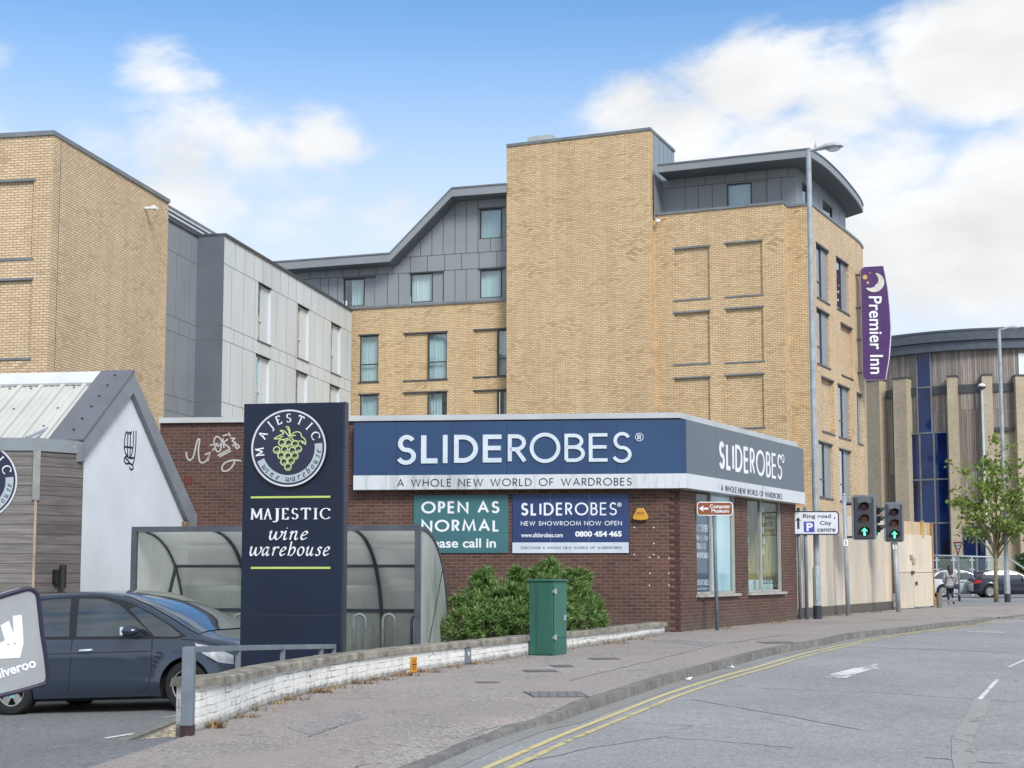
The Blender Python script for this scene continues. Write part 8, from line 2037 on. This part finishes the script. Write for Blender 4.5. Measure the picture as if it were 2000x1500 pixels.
# shrubs in front of the hall
random.seed(9)
for (x0, x1, y0, y1, lab) in ((1832, 1862, 1096, 1125, 'low pale green shrub behind the white hatchback roof'), (1868, 1900, 1092, 1130, 'dark shrub behind the glass balustrade by the hall'), (1985, 2030, 1085, 1125, 'dark shrub at the right of the hall steps')):
    c0 = at((x0 + x1) / 2, y1, 90); sb = empty('shrub', (c0.x, c0.y, .1), lab, 'shrub', 'shrubs along the foot of the hall'); mb = MB()
    for k in range(240):
        p = at(random.uniform(x0, x1), random.uniform(y0, y1), random.uniform(89, 91)); rosette(mb, p, Vector((random.gauss(0, .5), random.gauss(0, .5), 1)), 7, .26, .045)
    mb.build('foliage', M['hedge'], sb)
# ------------------------------------------------------------------ balustrade by the hall
YB = 87.5; gb_ = empty('balustrade', at(1900, 1118, YB), 'glass balustrade with steel handrail before the blue hall glazing', 'balustrade'); zr_ = at(1890, 1087, YB).z
mb = MB(); mb.tube([at(1822, 1084.5, YB), at(1968, 1089, YB)], .045, 8); mb.tube([at(1969, 1090, YB), at(1994, 1106, YB), at(2020, 1122, YB)], .045, 8); mb.build('handrail', M['lantern'], gb_, smooth=True)
for x in (1829, 1862, 1898, 1930, 1961):
    mb = MB(); p = at(x, 1088, YB); mb.boxf((p.x, YB, 0), X, V, NN, (-.04, .04), (.0, p.z), (-.03, .03)); 
    for y in (1094, 1112): q = at(x, y, YB); mb.boxf(q, X, V, NN, (-.16, .16), (-.035, .035), (-.02, .05))
    mb.build('post', M['lantern'], gb_)
for x0, x1 in ((1831, 1860), (1864, 1896), (1900, 1928), (1932, 1959)):
    mb = MB(); a, b = at(x0, 1118, YB), at(x1, 1091, YB); mb.boxf((a.x, YB, 0), X, V, NN, (0, b.x - a.x), (a.z, b.z), (-.01, .01)); mb.build('glass_panel', M['pane'], gb_)

# ------------------------------------------------------------------ woman walking away
PY = G(1857, 1181).y; pp_ = G(1857, 1181); pr = empty('person', pp_, 'person walking away in long pale grey coat and dark leggings with shoulder bag', 'person'); hgt = at(1857, 1104, PY).z - pp_.z; k_ = hgt / 1.65
def skin_mesh(name, nodes, edges, m, parent, sub=2, loc=(0, 0, 0)):
    me = bpy.data.meshes.new(name); me.from_pydata([tuple(Vector(n[:3]) * k_) for n in nodes], edges, []); o = bpy.data.objects.new(name, me); COL.objects.link(o); o.parent = parent; LOC[o.name] = Vector((0, 0, 0))
    md = o.modifiers.new('skin', 'SKIN'); md.use_smooth_shade = True
    for v, n in zip(me.skin_vertices[0].data, nodes): v.radius = (n[3] * k_, (n[4] if len(n) > 4 else n[3]) * k_)
    me.skin_vertices[0].data[0].use_root = True; s = o.modifiers.new('sub', 'SUBSURF'); s.levels = sub; s.render_levels = sub; me.materials.append(m); return o
skinm = plain('skin', (.42, .26, .19), .6, .05); legm = plain('dark_leggings', (.02, .016, .06), .8, .1); coatm = plain('pale_grey_coat', (.36, .35, .36), .85, .12, 8); hairm = plain('dark_hair', (.035, .022, .028), .5, .3, 30)
# body: pelvis, spine, neck, head, arms, legs (walking away, right foot lifted behind)
N_ = [(0, 0, .90, .14, .11), (0, 0, 1.10, .12, .09), (0, .01, 1.30, .15, .10), (0, .02, 1.40, .06), (0, .04, 1.47, .055), (0, .06, 1.56, .085, .10), (0, .06, 1.63, .06, .07),
      (-.17, .01, 1.34, .055), (-.22, -.02, 1.10, .045), (-.20, .10, .90, .035), (-.19, .14, .84, .03), (.17, .01, 1.34, .055), (.22, -.02, 1.10, .045), (.20, .08, .90, .035), (.19, .12, .84, .03),
      (-.09, .03, .84, .09), (-.08, .09, .48, .06), (-.07, .05, .10, .04), (-.07, .14, .035, .04, .03), (.09, -.01, .84, .09), (.07, .03, .48, .06), (.06, -.22, .20, .04), (.06, -.22, .09, .035)]
E_ = [(0, 1), (1, 2), (2, 3), (3, 4), (4, 5), (5, 6), (2, 7), (7, 8), (8, 9), (9, 10), (2, 11), (11, 12), (12, 13), (13, 14), (0, 15), (15, 16), (16, 17), (17, 18), (0, 19), (19, 20), (20, 21), (21, 22)]
skin_mesh('body', N_, E_, skinm, pr)
skin_mesh('leggings', [(0, 0, .86, .15, .12)] + [(-.09, .03, .82, .10), (-.08, .09, .48, .068), (-.072, .055, .16, .047), (.09, -.01, .82, .10), (.07, .03, .48, .068), (.061, -.19, .25, .046)], [(0, 1), (1, 2), (2, 3), (0, 4), (4, 5), (5, 6)], legm, pr)
skin_mesh('shoe', [(-.07, .03, .05, .045), (-.07, .16, .04, .04, .032)], [(0, 1)], plain('shoe_tan', (.30, .17, .13), .6), pr, 2); skin_mesh('shoe', [(.06, -.24, .15, .045), (.06, -.21, .02, .04, .035)], [(0, 1)], M['black'], pr, 2)
co = skin_mesh('coat', [(0, 0, .98, .21, .16), (0, .0, .80, .235, .18), (0, 0, .68, .24, .185), (0, .0, 1.15, .18, .14), (0, .01, 1.32, .17, .13), (0, .02, 1.42, .085, .08), (-.20, .01, 1.33, .075), (-.26, -.02, 1.10, .068), (-.235, .10, .90, .056), (.20, .01, 1.33, .075), (.26, -.02, 1.10, .068), (.235, .08, .90, .056)], [(0, 1), (1, 2), (0, 3), (3, 4), (4, 5), (4, 6), (6, 7), (7, 8), (4, 9), (9, 10), (10, 11)], coatm, pr)
skin_mesh('hair', [(0, .05, 1.64, .10, .11), (0, .035, 1.58, .12, .125), (.01, .0, 1.50, .135, .11), (.02, -.05, 1.36, .12, .08), (-.02, -.07, 1.24, .09, .055), (-.03, -.07, 1.14, .05, .035)], [(0, 1), (1, 2), (2, 3), (3, 4), (4, 5)], hairm, pr)
bgm = plain('bag_leather', (.03, .025, .06), .5, .1)
hb = empty('shoulder_bag', pp_ + Vector((.22, -.12, .78)) * k_, 'small dark shoulder bag hanging at the hip of the walking person', 'bag')
mb = MB(); c = pp_ + Vector((.25, -.14, .76)) * k_; mb.boxf(c, (.9, .4, 0), V, (-.4, .9, 0), (-.13 * k_, .10 * k_), (-.12 * k_, .10 * k_), (-.05, .05)); mb.build('pouch', bgm, hb, bevel=.04)
mb = MB(); mb.tube([pp_ + Vector(q) * k_ for q in ((-.10, -.13, 1.36), (0, -.17, 1.18), (.12, -.20, 1.0), (.22, -.18, .85))], .012, 6); mb.build('strap', bgm, hb)
